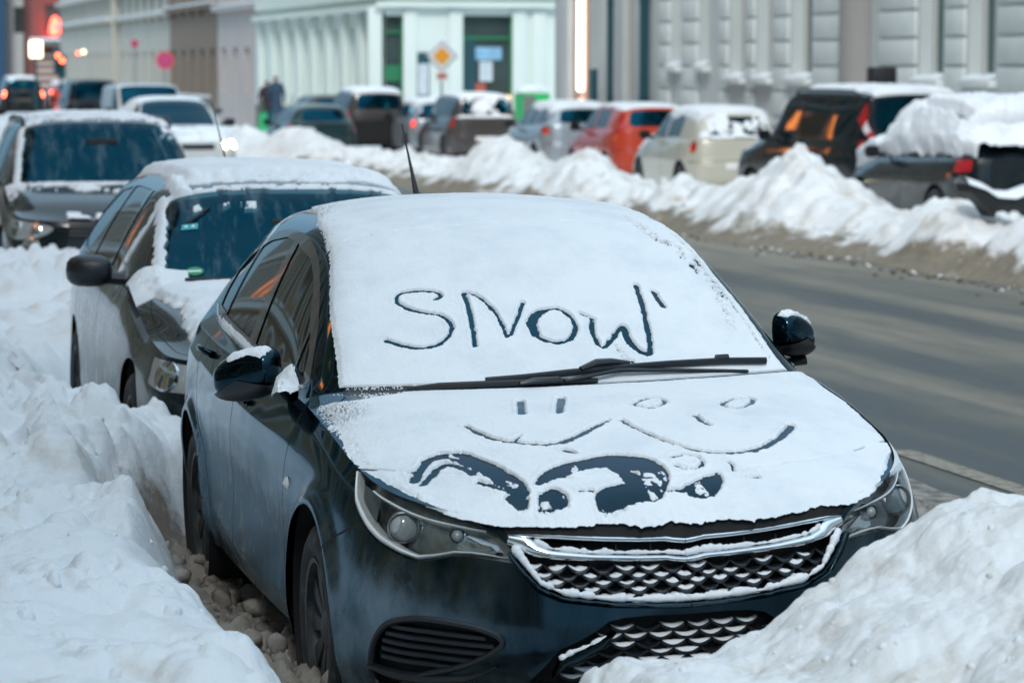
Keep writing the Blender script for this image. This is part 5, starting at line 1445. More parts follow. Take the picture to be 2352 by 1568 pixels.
build_car('oncoming_car', 'pale car half hidden behind the oncoming white car and the dark green car', (9.6, 84, GZ(84)), .02, M['paint_white'], S5, windows=wg(1.45, .96, 1.45, 2.35, 3.1, 0, 0), head=head5, L=4.5, rear_wiper=False)

# ---- cars seen from behind
hatch_tail = [[(4.18, .05), (4.20, .30), (4.6, .32), (4.95, .30), (5.02, .06), (4.6, .03)]]
tall_tail = [[(4.35, .0), (4.35, .34), (4.55, .36), (4.72, .34), (4.74, .0)]]
def away(name, label, xl, yr, L, hw, S, paint, rz=0, dz=0, **k):
    """nose points away; xl = left (camera side) edge, yr = its tail"""
    c, s_ = math.cos(rz), math.sin(rz)
    # local (x,y)->(-x,-y) then rotated by rz about the tail's left corner
    px, py = xl + hw, yr + L
    v = Vector((px - xl, py - yr, 0)); v.rotate(Matrix.Rotation(rz, 3, 'Z'))
    return build_car(name, label, (xl + v.x, yr + v.y, float(GZ(yr)) + dz), math.pi + rz, paint, S, L=L, hw=hw, **k)
def roofsnow(amt, seed=1, thick=.06, rear=0):
    def cov(U, X, Y, Z, n1, n2, ab):
        r = sstep(2.0, 2.25, U + .1 * n1) * sstep(3.12, 3.02, U) * sstep(-.03, .08, .60 - np.abs(X) + .06 * n1) * amt
        r = r + (U < .97) * sstep(-.02, .08, .72 - np.abs(X) + .05 * n1) * .6 * (amt > .5)
        if rear: r = r + rear * (U > 3.1) * (n1 + .4 * n2 > -.05) * sstep(-.03, .06, .62 - np.abs(X)) * .6 + rear * (U > 3.85) * .6
        return np.where(r > .05, r, -1)
    return dict(cover=cov, thick=thick, seed=seed, nx=100, nt=160)

# snow-buried estate at the right edge
SB = car_shape(L=4.45, hw=.90, Hh=1.58, nose=.80, cowl=(1.15, 1.05), wtop=1.85, rend=(4.0, 1.50), rbase=(4.30, 1.08), rw=.58, belt=(1.0, 1.06), front_round=.30, rb=.10, zb=.28)
def cover_b(U, X, Y, Z, n1, n2, ab):
    r = 1.3 * sstep(.0, .25, U) * np.ones_like(X)
    r = r - 2.0 * sstep(.945, 1.02, ab + .05 * n1 + .03 * n2 + .03 * sstep(3.0, 3.7, U))
    r = np.where((U > 3.12) & (U < 3.34) & (np.abs(X) < .52) & (n1 < .5), -1, r)
    r = np.where((U > 2.35) & (U < 3.0) & (np.abs(np.abs(X) - .57) < .035) & (X > 0), -1, r)
    r = np.where(U > 3.34, r * .8, r)
    return np.where(r > .04, r, -1)
tailB = [[(4.17, .02), (4.17, .21), (4.5, .225), (4.93, .20), (4.95, .03)]]
cB = away('parked_car', 'dark brown-black car under deep smooth snow at the right edge, red tail light showing', 11.0, 26.4, 4.6, .92, SB, M['paint_black'], windows=[], ax=(.9, 3.55), wr=.34, tail=tailB,
          snow=dict(cover=cover_b, thick=.15, seed=31, nx=150, nt=240), plate='rear', roofrails=True, dz=-.06)
# tall dark van-like car with upright tail lights
SK = car_shape(L=4.2, hw=.915, Hh=1.80, nose=.86, cowl=(1.0, 1.12), wtop=1.72, rend=(4.10, 1.76), rbase=(4.18, 1.12), rw=.70, belt=(1.06, 1.10), front_round=.30, rb=.07, rear_round=.10, zb=.28)
tailK = [[(4.62, .0), (4.60, .13), (4.74, .15), (4.84, .14), (4.86, .0)]]
cK = away('parked_car', 'tall black box-shaped car with upright red tail lights, behind the biggest snow heap', 11.6, 31.6, 4.4, .915, SK, M['paint_black'], rz=.13, windows=[[(1.35, 1.13), (1.62, 1.45), (1.85, 1.585), (2.2, 1.61), (2.2, 1.14)], [(2.3, 1.14), (2.32, 1.61), (3.15, 1.62), (3.15, 1.15)], [(3.22, 1.15), (3.22, 1.62), (3.86, 1.62), (3.88, 1.16)]],
          ax=(.85, 3.4), wr=.31, tail=tailK, snow=roofsnow(.9, 33), roofrails=True, plate='rear')
for sd in (1, -1):       # upright lamps carried up the rear pillar
    mb = MB(); tt = np.linspace(3.10, 3.97, 12); G = []
    for a_ in (.765, .80, .84, .88): 
        P = SK.T(tt, np.full_like(tt, a_)) * [sd, 1, 1]; P = P + np.array([sd * .012, .012, 0]); G.append(P)
    mb.grid(np.array(G)); mb.build('tail_light', M['redlens'], cK)
for sd in (1, -1):
    mb = MB(); tt = np.linspace(3.55, 3.78, 5); G = [SK.T(tt, np.full_like(tt, a_)) * [sd, 1, 1] + np.array([sd * .017, .018, 0]) for a_ in (.775, .80, .84, .87)]
    mb.grid(np.array(G)); mb.build('reversing_lens', M['whitelens'], cK)
# pale small hatchback
SP = car_shape(L=3.95, hw=.83, Hh=1.46, nose=.70, cowl=(1.0, .98), wtop=1.7, rend=(3.55, 1.41), rbase=(3.84, .96), rw=.56, front_round=.30, rb=.09, rear_round=.2, belt=(.93, .97))
tailP = [smooth_poly([(4.38, .06), (4.40, .24), (4.62, .30), (4.84, .25), (4.86, .08), (4.62, .02)], 2)]
cP = away('parked_car', 'pale gold small hatchback between the red car and the tall black one', 11.75, 40.2, 3.95, .83, SP, M['paint_cream'], windows=wg(1.46, .97, 1.3, 2.15, 2.95, 0, 0), ax=(.80, 3.25), wr=.29, tail=tailP, snow=roofsnow(.8, 35, rear=.5), plate='rear')
# orange red hatchback
SR = car_shape(L=3.9, hw=.84, Hh=1.50, nose=.74, cowl=(.9, 1.02), wtop=1.6, rend=(3.6, 1.45), rbase=(3.8, 1.0), rw=.57, front_round=.32, rb=.09, belt=(.96, 1.04))
tailR = [[(4.30, .0), (4.32, .12), (4.6, .15), (4.78, .12), (4.80, .0)]]
cR = away('parked_car', 'orange red small hatchback parked behind a snow heap', 12.3, 47.0, 3.9, .84, SR, M['paint_red'], windows=wg(1.5, 1.02, 1.25, 2.1, 3.0, 0, 0), ax=(.8, 3.2), wr=.29, tail=tailR, snow=roofsnow(.15, 37), plate='rear')
for sd in (1, -1):
    mb = MB(); tt = np.linspace(3.12, 3.9, 10); mb.grid(np.array([SR.T(tt, np.full_like(tt, a_)) * [sd, 1, 1] + np.array([sd * .012, .012, 0]) for a_ in (.77, .80, .84, .88)])); mb.build('tail_light', M['redlens'], cR)
# silver hatchback
SF = car_shape(L=4.35, hw=.89, Hh=1.49, nose=.72, cowl=(1.1, .99), wtop=1.85, rend=(4.0, 1.43), rbase=(4.24, 1.02), rw=.56, front_round=.32, rb=.10, belt=(.95, 1.05))
tailF = [[(4.05, .06), (4.10, .16), (4.5, .24), (4.9, .24), (4.95, .10), (4.5, .05)]]
cF = away('parked_car', 'silver grey hatchback with long red tail light, left of the orange red one', 12.7, 54.0, 4.35, .89, SF, M['paint_silver'], windows=wg(1.49, 1.0, 1.5, 2.4, 3.2, 3.65, 3.9), ax=(.88, 3.5), wr=.315, tail=tailF, snow=roofsnow(.7, 39), plate='rear', dz=-.03)
# taupe people carriers further along
SZ = car_shape(L=4.3, hw=.88, Hh=1.64, nose=.78, cowl=(1.0, 1.06), wtop=1.75, rend=(4.1, 1.58), rbase=(4.25, 1.05), rw=.63, front_round=.30, rb=.08, belt=(1.0, 1.07))
tailZ = [[(4.45, .0), (4.47, .26), (4.66, .28), (4.82, .26), (4.84, .0)]]
away('parked_car', 'grey people carrier with snowy roof edge and snow streaks on its rear window', 12.9, 64.0, 4.3, .88, SZ, M['paint_brown'], windows=wg(1.64, 1.08, 1.35, 2.2, 3.1, 3.9, 4.05), tail=tailZ, snow=roofsnow(.4, 41, rear=.12), plate='rear', dz=-.03)
away('parked_car', 'small silver car with glowing red lamps between two grey people carriers', 12.95, 69.0, 3.8, .83, SP, M['paint_silver'], windows=wg(1.46, .97, 1.3, 2.15, 2.95, 0, 0), ax=(.80, 3.25), wr=.29, tail=tailP, tail_mat=M['tail_dim'], snow=roofsnow(.5, 42))
cZ2 = away('parked_car', 'taupe people carrier with tall pinkish tail light, left end of the far row', 11.7, 71.0, 4.7, .95, SZ, M['paint_brown'], windows=wg(1.64, 1.08, 1.35, 2.2, 3.1, 3.9, 4.05), tail=tailZ, snow=roofsnow(.9, 43), dz=.05)
away('parked_car', 'reddish grey car mostly hidden, last of the far row beside the pale green building', 13.4, 88.0, 4.2, .88, SF, M['paint_brown'], windows=wg(1.49, 1.0, 1.5, 2.4, 3.2, 3.65, 3.9), tail=tailF, tail_mat=M['tail_dim'])
# traffic queue far away
away('waiting_car', 'dark car with two bright brake lights far down the street', 6.6, 121, 4.4, .93, SZ, M['paint_black'], tail=[[(4.5, .02), (4.5, .30), (4.9, .30), (4.98, .05)]], tail_mat=M['tail_lit'], windows=[], snow=roofsnow(.5, 45), dz=.42)
away('waiting_car', 'low car with orange glowing lamps at the left edge, far down the street', 4.0, 125, 4.4, .90, S5, M['paint_slate'], tail=hatch_tail, tail_mat=M['tail_lit'], windows=[], snow=roofsnow(.5, 46), dz=.45)
away('waiting_car', 'small orange red car beside the dark car with brake lights', 11.0, 150, 4.0, .84, SR, M['paint_red'], tail=tailR, tail_mat=M['tail_lit'], windows=[], snow=roofsnow(.7, 47), dz=.35)
away('waiting_car', 'dark van close behind the white van, one red light high on its corner', 6.55, 92, 4.6, .95, SK, M['paint_black'], tail=tailK, windows=[], dz=.15)
away('parked_car', 'dark green car with snowy plate and red tail light beside the two pedestrians', 9.55, 66.8, 4.2, .86, SF, M['paint_green'], tail=tailF, windows=wg(1.49, 1.0, 1.5, 2.4, 3.2, 3.65, 3.9), plate='rear', dz=-.15)

for o in list(bpy.data.objects):      # sets of look-alike roles
    if o.parent is None and o.get('category') == 'car' and o.name.startswith('parked_car'):
        o['group'] = 'cars parked in the far row' if o.location.x > 8 else 'cars parked along the kerb'
    if o.name.startswith('waiting_car'): o['group'] = 'cars queueing at the far lights'
# ---------------------------------------------------------------- ground, road, snow banks
def asphalt_mat():
    m, nt, b = new_mat('salted asphalt'); N, L = nt.nodes, nt.links
    tc = N.new('ShaderNodeTexCoord')
    mp = N.new('ShaderNodeMapping'); mp.inputs['Scale'].default_value = (1.0, .045, 1); L.new(tc.outputs['Object'], mp.inputs[0])
    t1 = N.new('ShaderNodeTexNoise'); t1.inputs['Scale'].default_value = 1.15; t1.inputs['Detail'].default_value = 5; t1.inputs['Roughness'].default_value = .55; L.new(mp.outputs[0], t1.inputs[0])
    t2 = N.new('ShaderNodeTexNoise'); t2.inputs['Scale'].default_value = 2.2; t2.inputs['Detail'].default_value = 10; t2.inputs['Roughness'].default_value = .7
    mp2 = N.new('ShaderNodeMapping'); mp2.inputs['Scale'].default_value = (1, .3, 1); L.new(tc.outputs['Object'], mp2.inputs[0]); L.new(mp2.outputs[0], t2.inputs[0])
    t3 = N.new('ShaderNodeTexNoise'); t3.inputs['Scale'].default_value = 160; t3.inputs['Detail'].default_value = 3; L.new(tc.outputs['Object'], t3.inputs[0])
    ad0 = N.new('ShaderNodeMath'); ad0.operation = 'MULTIPLY_ADD'; ad0.inputs[1].default_value = .35; L.new(t2.outputs[0], ad0.inputs[0]); L.new(t1.outputs[0], ad0.inputs[2])
    sx = N.new('ShaderNodeSeparateXYZ'); L.new(tc.outputs['Object'], sx.inputs[0]); gx = N.new('ShaderNodeMapRange'); gx.inputs[1].default_value = 3.2; gx.inputs[2].default_value = 8.2; gx.inputs[3].default_value = -.085; gx.inputs[4].default_value = .035; L.new(sx.outputs[0], gx.inputs[0])
    ad = N.new('ShaderNodeMath'); ad.operation = 'ADD'; L.new(ad0.outputs[0], ad.inputs[0]); L.new(gx.outputs[0], ad.inputs[1])
    cr = N.new('ShaderNodeValToRGB'); e = cr.color_ramp
    e.elements[0].position = .47; e.elements[0].color = (.022, .033, .040, 1); e.elements[1].position = .84; e.elements[1].color = (.22, .205, .165, 1)
    for p, c in ((.56, (.040, .047, .047)), (.63, (.074, .078, .070)), (.72, (.135, .130, .106))):
        q = e.elements.new(p); q.color = (*c, 1)
    L.new(ad.outputs[0], cr.inputs[0])
    mx = N.new('ShaderNodeMix'); mx.data_type = 'RGBA'; mx.blend_type = 'MULTIPLY'; mx.inputs[0].default_value = .55
    L.new(cr.outputs[0], mx.inputs[6]); g = N.new('ShaderNodeMapRange'); g.inputs[1].default_value = .3; g.inputs[2].default_value = .7; g.inputs[3].default_value = .6; g.inputs[4].default_value = 1.4
    L.new(t3.outputs[0], g.inputs[0]); L.new(g.outputs[0], mx.inputs[7]); L.new(mx.outputs[2], b.inputs['Base Color'])
    r = N.new('ShaderNodeMapRange'); r.inputs[1].default_value = .5; r.inputs[2].default_value = .85; r.inputs[3].default_value = .42; r.inputs[4].default_value = .8; L.new(ad.outputs[0], r.inputs[0]); L.new(r.outputs[0], b.inputs['Roughness'])
    bp = N.new('ShaderNodeBump'); bp.inputs['Strength'].default_value = .35; bp.inputs['Distance'].default_value = .004; L.new(t3.outputs[0], bp.inputs['Height']); L.new(bp.outputs[0], b.inputs['Normal'])
    return m
M['asphalt'] = asphalt_mat()
M['slush'] = snow_mat('dirty slush', (.34, .33, .31), dirt=(.10, .09, .075), dlo=.42, dhi=.62, dscale=7, bump=.8, bscale=40)
M['packed'] = snow_mat('packed snow', (.66, .70, .74), dirt=(.36, .34, .30), dlo=.52, dhi=.70, dscale=2.0, bump=.6, bscale=30)
M['bank'] = snow_mat('ploughed snow', (.80, .84, .875), soil=((.42, .40, .36), (.17, .145, .12)), dirt=(.60, .56, .48), dlo=.54, dhi=.76, dscale=2.6, bump=.75, bscale=34, sss=.0)
M['bank_dirty'] = snow_mat('road-side snow', (.76, .79, .81), soil=((.36, .31, .23), (.07, .06, .05)), dirt=(.44, .38, .30), dlo=.50, dhi=.74, dscale=3.2, bump=.6, bscale=22)

ys = np.concatenate([np.linspace(-40, 5, 10), np.linspace(6, 120, 30), [200, 400, 900]]); xs = np.array([-300, -60, -20, -8, 0, 8, 16, 30, 80, 400.])
Xg, Yg = np.meshgrid(xs, ys, indexing='ij'); Zg = np.where(Yg < 250, GZ(Yg), GZ(250)) - .008
mb = MB(); mb.grid(np.stack([Xg, Yg, Zg], -1)); g_ = mb.build('ground', M['packed'], None, sharp=0); tag(g_, kind='structure')
Xg, Yg = np.meshgrid(np.linspace(.9, 9.4, 12), ys[:-1], indexing='ij'); Zg = np.where(Yg < 250, GZ(Yg), GZ(250)) + .0
rd_ = MB().grid(np.stack([Xg, Yg, Zg], -1)).build('road', M['asphalt'], None, sharp=0); tag(rd_, kind='structure')

def worley_lumps(x, y, s, seed, jit=.9):
    """overlapping domes, height 0..~1"""
    gx, gy = np.floor(x / s), np.floor(y / s); best = np.zeros_like(x)
    for dx in (-1, 0, 1):
        for dy in (-1, 0, 1):
            cx, cy = gx + dx, gy + dy; z0 = np.zeros_like(cx)
            px = (cx + .5 + jit * (_hash(cx, cy, z0, seed) - .5)) * s; py = (cy + .5 + jit * (_hash(cx, cy, z0, seed + 1) - .5)) * s
            r = s * (.35 + .5 * _hash(cx, cy, z0, seed + 2)); hh = .4 + .6 * _hash(cx, cy, z0, seed + 3)
            d2 = ((x - px)**2 + (y - py)**2) / (r * r)
            best = np.maximum(best, hh * np.clip(1 - d2, 0, 1)**.62 * 1.05 * r / s)
    return best

def rough_snow(X, Y, amp=1.0, seed=0, fine=1.0):
    w = .06 * fbm(X * 3, Y * 3, None, 3, seed + 50)
    a = .11 * fbm(X * .9, Y * .9, None, 3, seed) + .05 * fbm(X * 2.6, Y * 2.6, None, 4, seed + 3)
    k = sstep(-.15, .35, fbm(X * 1.3, Y * 1.3, None, 3, seed + 7))
    a = a + (.11 * worley_lumps(X + w, Y - w, .26, seed + 11) + (.060 + .045 * (fine > .9)) * worley_lumps(X - w, Y + w, .12, seed + 21)) * (.35 + .65 * k)
    a = a + fine * (.034 * worley_lumps(X + w, Y, .05, seed + 31) * k + .008 * fbm(X * 22, Y * 22, None, 4, seed + 41) + .003 * fbm(X * 80, Y * 80, None, 2, seed + 43))
    return a * amp

def height_mesh(name, xs, ys, fn, mat, label=None, kind='stuff', fm=None, skirt=True):
    X, Y = np.meshgrid(xs, ys, indexing='ij'); Z = fn(X, Y)
    G = np.stack([X, Y, Z], -1); a, b = X.shape; I = np.arange(a * b).reshape(a, b)
    F = np.stack([I[:-1, :-1], I[1:, :-1], I[1:, 1:], I[:-1, 1:]], -1).reshape(-1, 4)
    keep = (Z.ravel()[F] > GZ(Y).ravel()[F] - .012).any(1); F = F[keep]; used, inv = np.unique(F, return_inverse=True)
    V = G.reshape(-1, 3)[used]; F = inv.reshape(F.shape)
    o = mk_mesh(name, V, F, mat, None, True, None, None)
    at = o.data.attributes.new('soil', 'FLOAT', 'POINT'); so = fm(V) if fm is not None else np.zeros(len(V))
    if len(o.data.vertices) == len(so): at.data.foreach_set('value', so.astype(np.float32))
    tag(o, label, None, None, kind); return o

# left: the heap between the pavement and the kerb row
def left_bank(X, Y):
    edge = np.interp(Y, [-6, -1.5, 0, 2, 3.6, 4.0, 4.35, 4.6, 4.9, 5.4, 6.5, 8.8, 9.6, 11, 13, 16.2, 17.3, 18.2, 24, 40], [-1.0, -.98, -.95, -.94, -.93, -.86, -.62, -.25, -.45, -.80, -.93, -.93, -.7, -.1, .2, .35, -.6, -1.05, -1.2, -1.3])
    top = np.interp(Y, [-6, -2, 0, 2, 4, 4.6, 6, 9, 11, 13, 15.4, 16.6, 19, 24, 40], [.50, .47, .45, .44, .46, .48, .42, .40, .42, .46, .46, .42, .5, .55, .6])
    w = .40 + .08 * vnoise(Y * 1.3, Y * 0, None, 3)
    e = edge + .06 * fbm(Y * 1.4, X * .5, None, 2, 9) + .03 * fbm(Y * 5, X * 5, None, 2, 10)
    s = sstep(0, 1, (e - X) / w)
    left = np.clip((e - X - .3) / 1.2, 0, 1)
    rise = np.interp(Y, [-6, 0, 4, 8, 14], [.10, .12, .06, .0, .05])
    base = top * s + rise * left
    r = rough_snow(X, Y, 1.0, 3)
    calm = .80 + .75 * sstep(2.2, 5.5, Y)
    z = base + (r - .02) * s * calm
    # trench floor beside the cars: crumbs of dirty snow
    tr = .02 + .10 * worley_lumps(X, Y, .13, 71) + .07 * worley_lumps(X, Y, .06, 75) + .03 * worley_lumps(X, Y, .03, 76) + .04 * fbm(X * 4, Y * 4, None, 3, 79)
    trm = np.interp(Y, [-3, -.6, 0, 1.2, 2.6, 3.4, 4.5], [1.4, 1.1, 1.0, 1.1, .5, .7, .5])
    fade = sstep(-.45, -.95, X)
    z = np.maximum(z, (tr * trm * 1.35) * np.where(Y < 4.6, fade, 1.0) - .02 * (1 - fade))
    # low snow between the first two cars
    gap1 = np.exp(-((Y - 4.6) / .30)**2) * sstep(1.15, .7, X)
    z = np.maximum(z, gap1 * (.22 + .3 * r))
    z = np.where((X > .9), np.minimum(z, .35 - .9 * (X - .9)), z)
    return z + GZ(Y) * (Y > 5)
M['trench'] = snow_mat('dirty trodden snow', (.36, .34, .31), dirt=(.16, .135, .11), dlo=.42, dhi=.62, dscale=4, bump=.8, bscale=34)
def lb_mat(c):
    e = -1.12 + .03 * fbm(c[:, 1] * 3, c[:, 0] * 3, None, 3, 5)
    return sstep(-.04, .14, c[:, 0] - e) * sstep(4.4, 3.9, c[:, 1]) * sstep(.42, .28, c[:, 2]) + .25 * sstep(-.2, .0, c[:, 0] - e) * sstep(4.4, 3.9, c[:, 1])
height_mesh('snow_bank', np.linspace(-3.6, -.35, 290), np.linspace(-4.2, 7.2, 900), left_bank, M['bank'], 'lumpy ploughed snow heap along the kerb, left of the parked cars', fm=lb_mat)
height_mesh('snow_bank', np.linspace(-5.5, 1.3, 230), np.linspace(7.2, 22, 480), left_bank, M['bank'], 'lumpy snow heap beside and between the second and third cars')
height_mesh('snow_bank', np.linspace(-.36, 1.6, 110), np.linspace(4.6, 7.2, 150), left_bank, M['bank'], 'low snow between the black hatchback and the estate behind it')
height_mesh('snow_bank', np.linspace(-8, -.8, 80), np.linspace(22, 60, 200), left_bank, M['bank'], 'far snow heap along the kerb row')

# right foreground heap in front of the hatchback
def right_heap(X, Y):
    cx = [-.75, -.62, -.52, -.485, -.455, -.41, -.29, -.17, -.09, 0, .09, .19, .235, .33, .39, .44, .56, .63, .8, 1.2, 1.8]
    cz = [-.05, .14, .38, .47, .50, .52, .52, .52, .55, .59, .64, .67, .70, .75, .79, .82, .84, .82, .80, .78, .60]
    c = np.interp(X, cx, cz)
    yc = -.72 + .05 * vnoise(X * 3, X * 0, None, 2)
    d = Y - yc
    back = np.clip(1 - np.clip(d, 0, 9) / .42, 0, 1)**.75
    front = np.where(d < 0, 1 - .17 * np.clip(-d, 0, 9)**1.0 * 1.0, 1)
    z = c * np.where(d > 0, back, np.clip(front, .1, 1))
    r = .055 * fbm(X * 1.6, Y * 1.6, None, 3, 103) + .07 * worley_lumps(X, Y, .30, 111) + .045 * worley_lumps(X, Y, .15, 113) + .014 * fbm(X * 9, Y * 9, None, 4, 117) + .006 * worley_lumps(X, Y, .04, 119) + .004 * fbm(X * 40, Y * 40, None, 3, 118)
    return np.where(z > .02, z + (r - .045) * sstep(0, .3, z), z - .05)
height_mesh('snow_bank', np.linspace(-.85, 1.9, 420), np.linspace(-4.2, -.22, 560), right_heap, M['bank_dirty'], 'soft grubby snow heap in front of the black hatchback, right foreground', fm=lambda c: .06 + .22 * fbm(c[:, 0] * 1.7, c[:, 1] * 1.7, None, 4, 130))

# heaps between road and far row
RY = [14, 17, 19.5, 20.8, 21.7, 22.9, 24.2, 26, 27.6, 28.8, 30.0, 31, 32.4, 34.5, 37, 39, 40.2, 41.4, 42.8, 44.2, 46, 48, 50, 54, 56, 59, 63, 66, 70, 76, 84, 95, 120]
RZ = [.75, .70, .72, .80, .55, .78, .62, .62, .78, 1.0, .86, .60, .52, .55, .60, .84, .70, .50, .72, .92, .60, .42, .40, .52, .50, .42, .66, .72, .60, .70, .62, .5, .4]
def far_bank(X, Y):
    c = (np.interp(Y, RY, RZ) - .55) * 1.35 + np.interp(Y, [20, 28, 34, 50], [.33, .36, .42, .48])
    xc = 9.75 + .18 * vnoise(Y * .4, Y * 0, None, 31)
    # the heaps lean towards the road, foot at x = 8.5
    foot = 8.55 + .22 * fbm(Y * .5, Y * 0, None, 3, 33) + np.interp(Y, [14, 24, 30, 60, 75, 100], [.25, .1, -.15, -.05, -.9, -2.2]) 
    up = sstep(0, 1, (X - foot) / np.maximum(.35, (xc - foot)))
    dn = np.where(X > xc, np.clip(1 - (X - xc) / 1.5, .18, 1), 1)
    r = rough_snow(X * .75, Y * .75, 1.9, 63, .8)
    return c * up**.8 * dn + (r - .05) * np.minimum(1, up * 1.5) * (1 - .5 * (X > 11.4)) + GZ(Y) - .02 + .25 * (X - foot < -.02) * 0
def fb_mat(c):
    foot = 8.55 + np.interp(c[:, 1], [14, 24, 30, 60, 75, 100], [.25, .1, -.15, -.05, -.9, -2.2]) + .22 * fbm(c[:, 1] * .5, c[:, 1] * 0, None, 3, 33)
    n = fbm(c[:, 0] * 4, c[:, 1] * 2.2, None, 4, 91); lowz = c[:, 2] - GZ(c[:, 1])
    return sstep(.34, .08, lowz - .22 * n) * sstep(1.3, .6, c[:, 0] - foot)
M['grit'] = snow_mat('gritty snow edge', (.30, .26, .19), dirt=(.055, .048, .040), dlo=.40, dhi=.58, dscale=5, bump=1.0, bscale=25)
height_mesh('snow_bank', np.linspace(8.0, 14.5, 150), np.linspace(13, 62, 760), far_bank, M['bank_dirty'], 'row of ploughed snow heaps between the road and the far parked cars', fm=fb_mat)
height_mesh('snow_bank', np.linspace(8.0, 14.5, 60), np.linspace(-14, 13, 200), far_bank, M['bank_dirty'], 'near end of the ploughed heaps across the road, right of the view', fm=fb_mat)
height_mesh('snow_bank', np.linspace(6.0, 16, 90), np.linspace(62, 120, 240), far_bank, M['bank_dirty'], 'distant snow heaps at the street corner by the pedestrians')

# gritty margin and pale dried stripe on the near side of the road
def margin(X, Y):
    e = 2.75 + .16 * fbm(Y * 1.2, Y * 0, None, 3, 44)
    s = sstep(0, .5, e - X)
    return GZ(Y) + .004 + s * (.012 + .028 * worley_lumps(X, Y, .06, 45) + .035 * worley_lumps(X, Y, .03, 47) + .02 * fbm(X * 9, Y * 9, None, 3, 48)) - .02 * (X > e)
height_mesh('slush', np.linspace(.95, 3.0, 200), np.linspace(-2, 14, 620), margin, M['slush'], 'gritty brown slush along the road edge')
M['line'] = pmat('worn road marking', (.30, .28, .23), .8, bump=.4, bscale=90, dirt=(.12, .12, .10), dlo=.45, dhi=.62, dscale=16)
ln_ = MB()
yy = np.linspace(-4, 7.1, 40); xx = 3.12 + .0 * yy
ln_.grid(np.stack([np.stack([xx + d, yy, GZ(yy) + .006], -1) for d in (0, .14)])); ln_.build('road_marking', M['line'], None, sharp=0)
tag(bpy.data.objects['road_marking'], kind='structure')
# loose crumbs thrown from the heaps on to the tarmac
mb = MB(); rr = random.Random(3)
for k in range(300):
    y = rr.uniform(15, 36); x = 8.80 - abs(rr.gauss(0, .30)) + .15 * math.sin(y * 1.7); s = rr.uniform(.010, .038) * (1.6 if rr.random() < .06 else 1)
    a = [rr.uniform(.7, 1.2) * s for _ in range(6)]; z = float(GZ(y)) + .002
    V = [(x + a[0], y, z + s * .3), (x - a[1], y, z + s * .3), (x, y + a[2], z + s * .3), (x, y - a[3], z + s * .3), (x, y, z + a[4] * .9), (x, y, z - .01)]
    mb.add(V, [(0, 2, 4), (2, 1, 4), (1, 3, 4), (3, 0, 4), (2, 0, 5), (1, 2, 5), (3, 1, 5), (0, 3, 5)], 0 if rr.random() < .25 else 1)
tag(mb.build('snow_crumbs', [M['bank'], M['grit']], None, sharp=0), 'crumbs of snow and grit scattered along the far road edge', kind='stuff')

def crumbs(label, n, xr, yr, fn, seed, smin, smax, mat, keep=None, sink=.2):
    bm = bmesh.new(); bmesh.ops.create_icosphere(bm, subdivisions=2, radius=1); bv = np.array([v.co[:] for v in bm.verts]); bf = [tuple(v.index for v in f.verts) for f in bm.faces]; bm.free()
    r = np.random.default_rng(seed); x = r.uniform(*xr, n); y = yr[0] + (yr[1] - yr[0]) * r.random(n)**1.3; z = fn(x, y); mb = MB()
    for i in range(n):
        if keep is not None and not keep(x[i], y[i], z[i]): continue
        s = smin + (smax - smin) * r.random()**3
        d = bv * (1 + .38 * vnoise(bv[:, 0] * 1.3 + i * 7.1, bv[:, 1] * 1.3, bv[:, 2] * 1.3, seed)[:, None] + .12 * vnoise(bv[:, 0] * 4 + i, bv[:, 1] * 4, bv[:, 2] * 4, seed)[:, None])
        mb.add(d * s * r.uniform(.7, 1.2, 3) + [x[i], y[i], z[i] + s * sink], bf)
    tag(mb.build('snow_crumbs', mat, None, sharp=0), label, kind='stuff')
crumbs('loose snow lumps on the heap left of the parked cars', 420, (-2.6, -1.15), (-2.5, 11), left_bank, 5, .006, .030, M['bank'], lambda x, y, z: z > .30, -.25)
crumbs('loose snow lumps on the heap in front of the hatchback', 260, (-.5, 1.7), (-2.6, -.5), right_heap, 6, .004, .016, M['bank_dirty'], lambda x, y, z: z > .2, -.25)
crumbs('grubby snow lumps in the trench beside the hatchback', 500, (-1.12, -.72), (-1.6, 3.9), left_bank, 7, .010, .045, M['trench'], lambda x, y, z: z < .30)
# ---------------------------------------------------------------- buildings
M['wall_stone'] = pmat('pale grey rendered wall', (.55, .60, .60), .85, bump=.25, bscale=60, var=.10, vscale=1.2)
M['wall_block'] = pmat('pale stone block', (.68, .73, .72), .8, bump=.3, bscale=40, var=.12, vscale=3)
M['wall_mint'] = pmat('pale mint render', (.68, .76, .72), .85, var=.07, vscale=.8)
M['wall_beige'] = pmat('beige render', (.50, .44, .38), .85, var=.12, vscale=.7)
M['wall_greige'] = pmat('grey beige render', (.46, .44, .38), .85, var=.15, vscale=.5)
M['wall_brown'] = pmat('brown brick wall', (.22, .17, .13), .9, var=.3, vscale=3)
M['wall_pink'] = pmat('pinkish grey render', (.50, .46, .44), .85, var=.12, vscale=.6)
M['wall_ochre'] = pmat('ochre render', (.45, .26, .07), .85, var=.15, vscale=.6)
M['wall_red'] = pmat('dull red brick', (.22, .065, .055), .85, var=.2, vscale=.7)
M['wall_blue'] = pmat('dark blue wall', (.02, .07, .14), .7, var=.2)
M['plinth'] = pmat('dark plinth stone', (.14, .14, .13), .85, var=.35, vscale=2)
M['green_frame'] = pmat('green window frame', (.02, .20, .09), .5)
M['teal_frame'] = pmat('dark teal pipe', (.008, .06, .08), .4)
M['frame_white'] = pmat('white window frame', (.55, .57, .56), .5)
M['pane'] = pmat('far window pane', (.05, .075, .075), .08, var=.4, vscale=1.0)
M['pane_teal'] = pmat('greenish window pane', (.03, .10, .10), .08, var=.4, vscale=1.5)
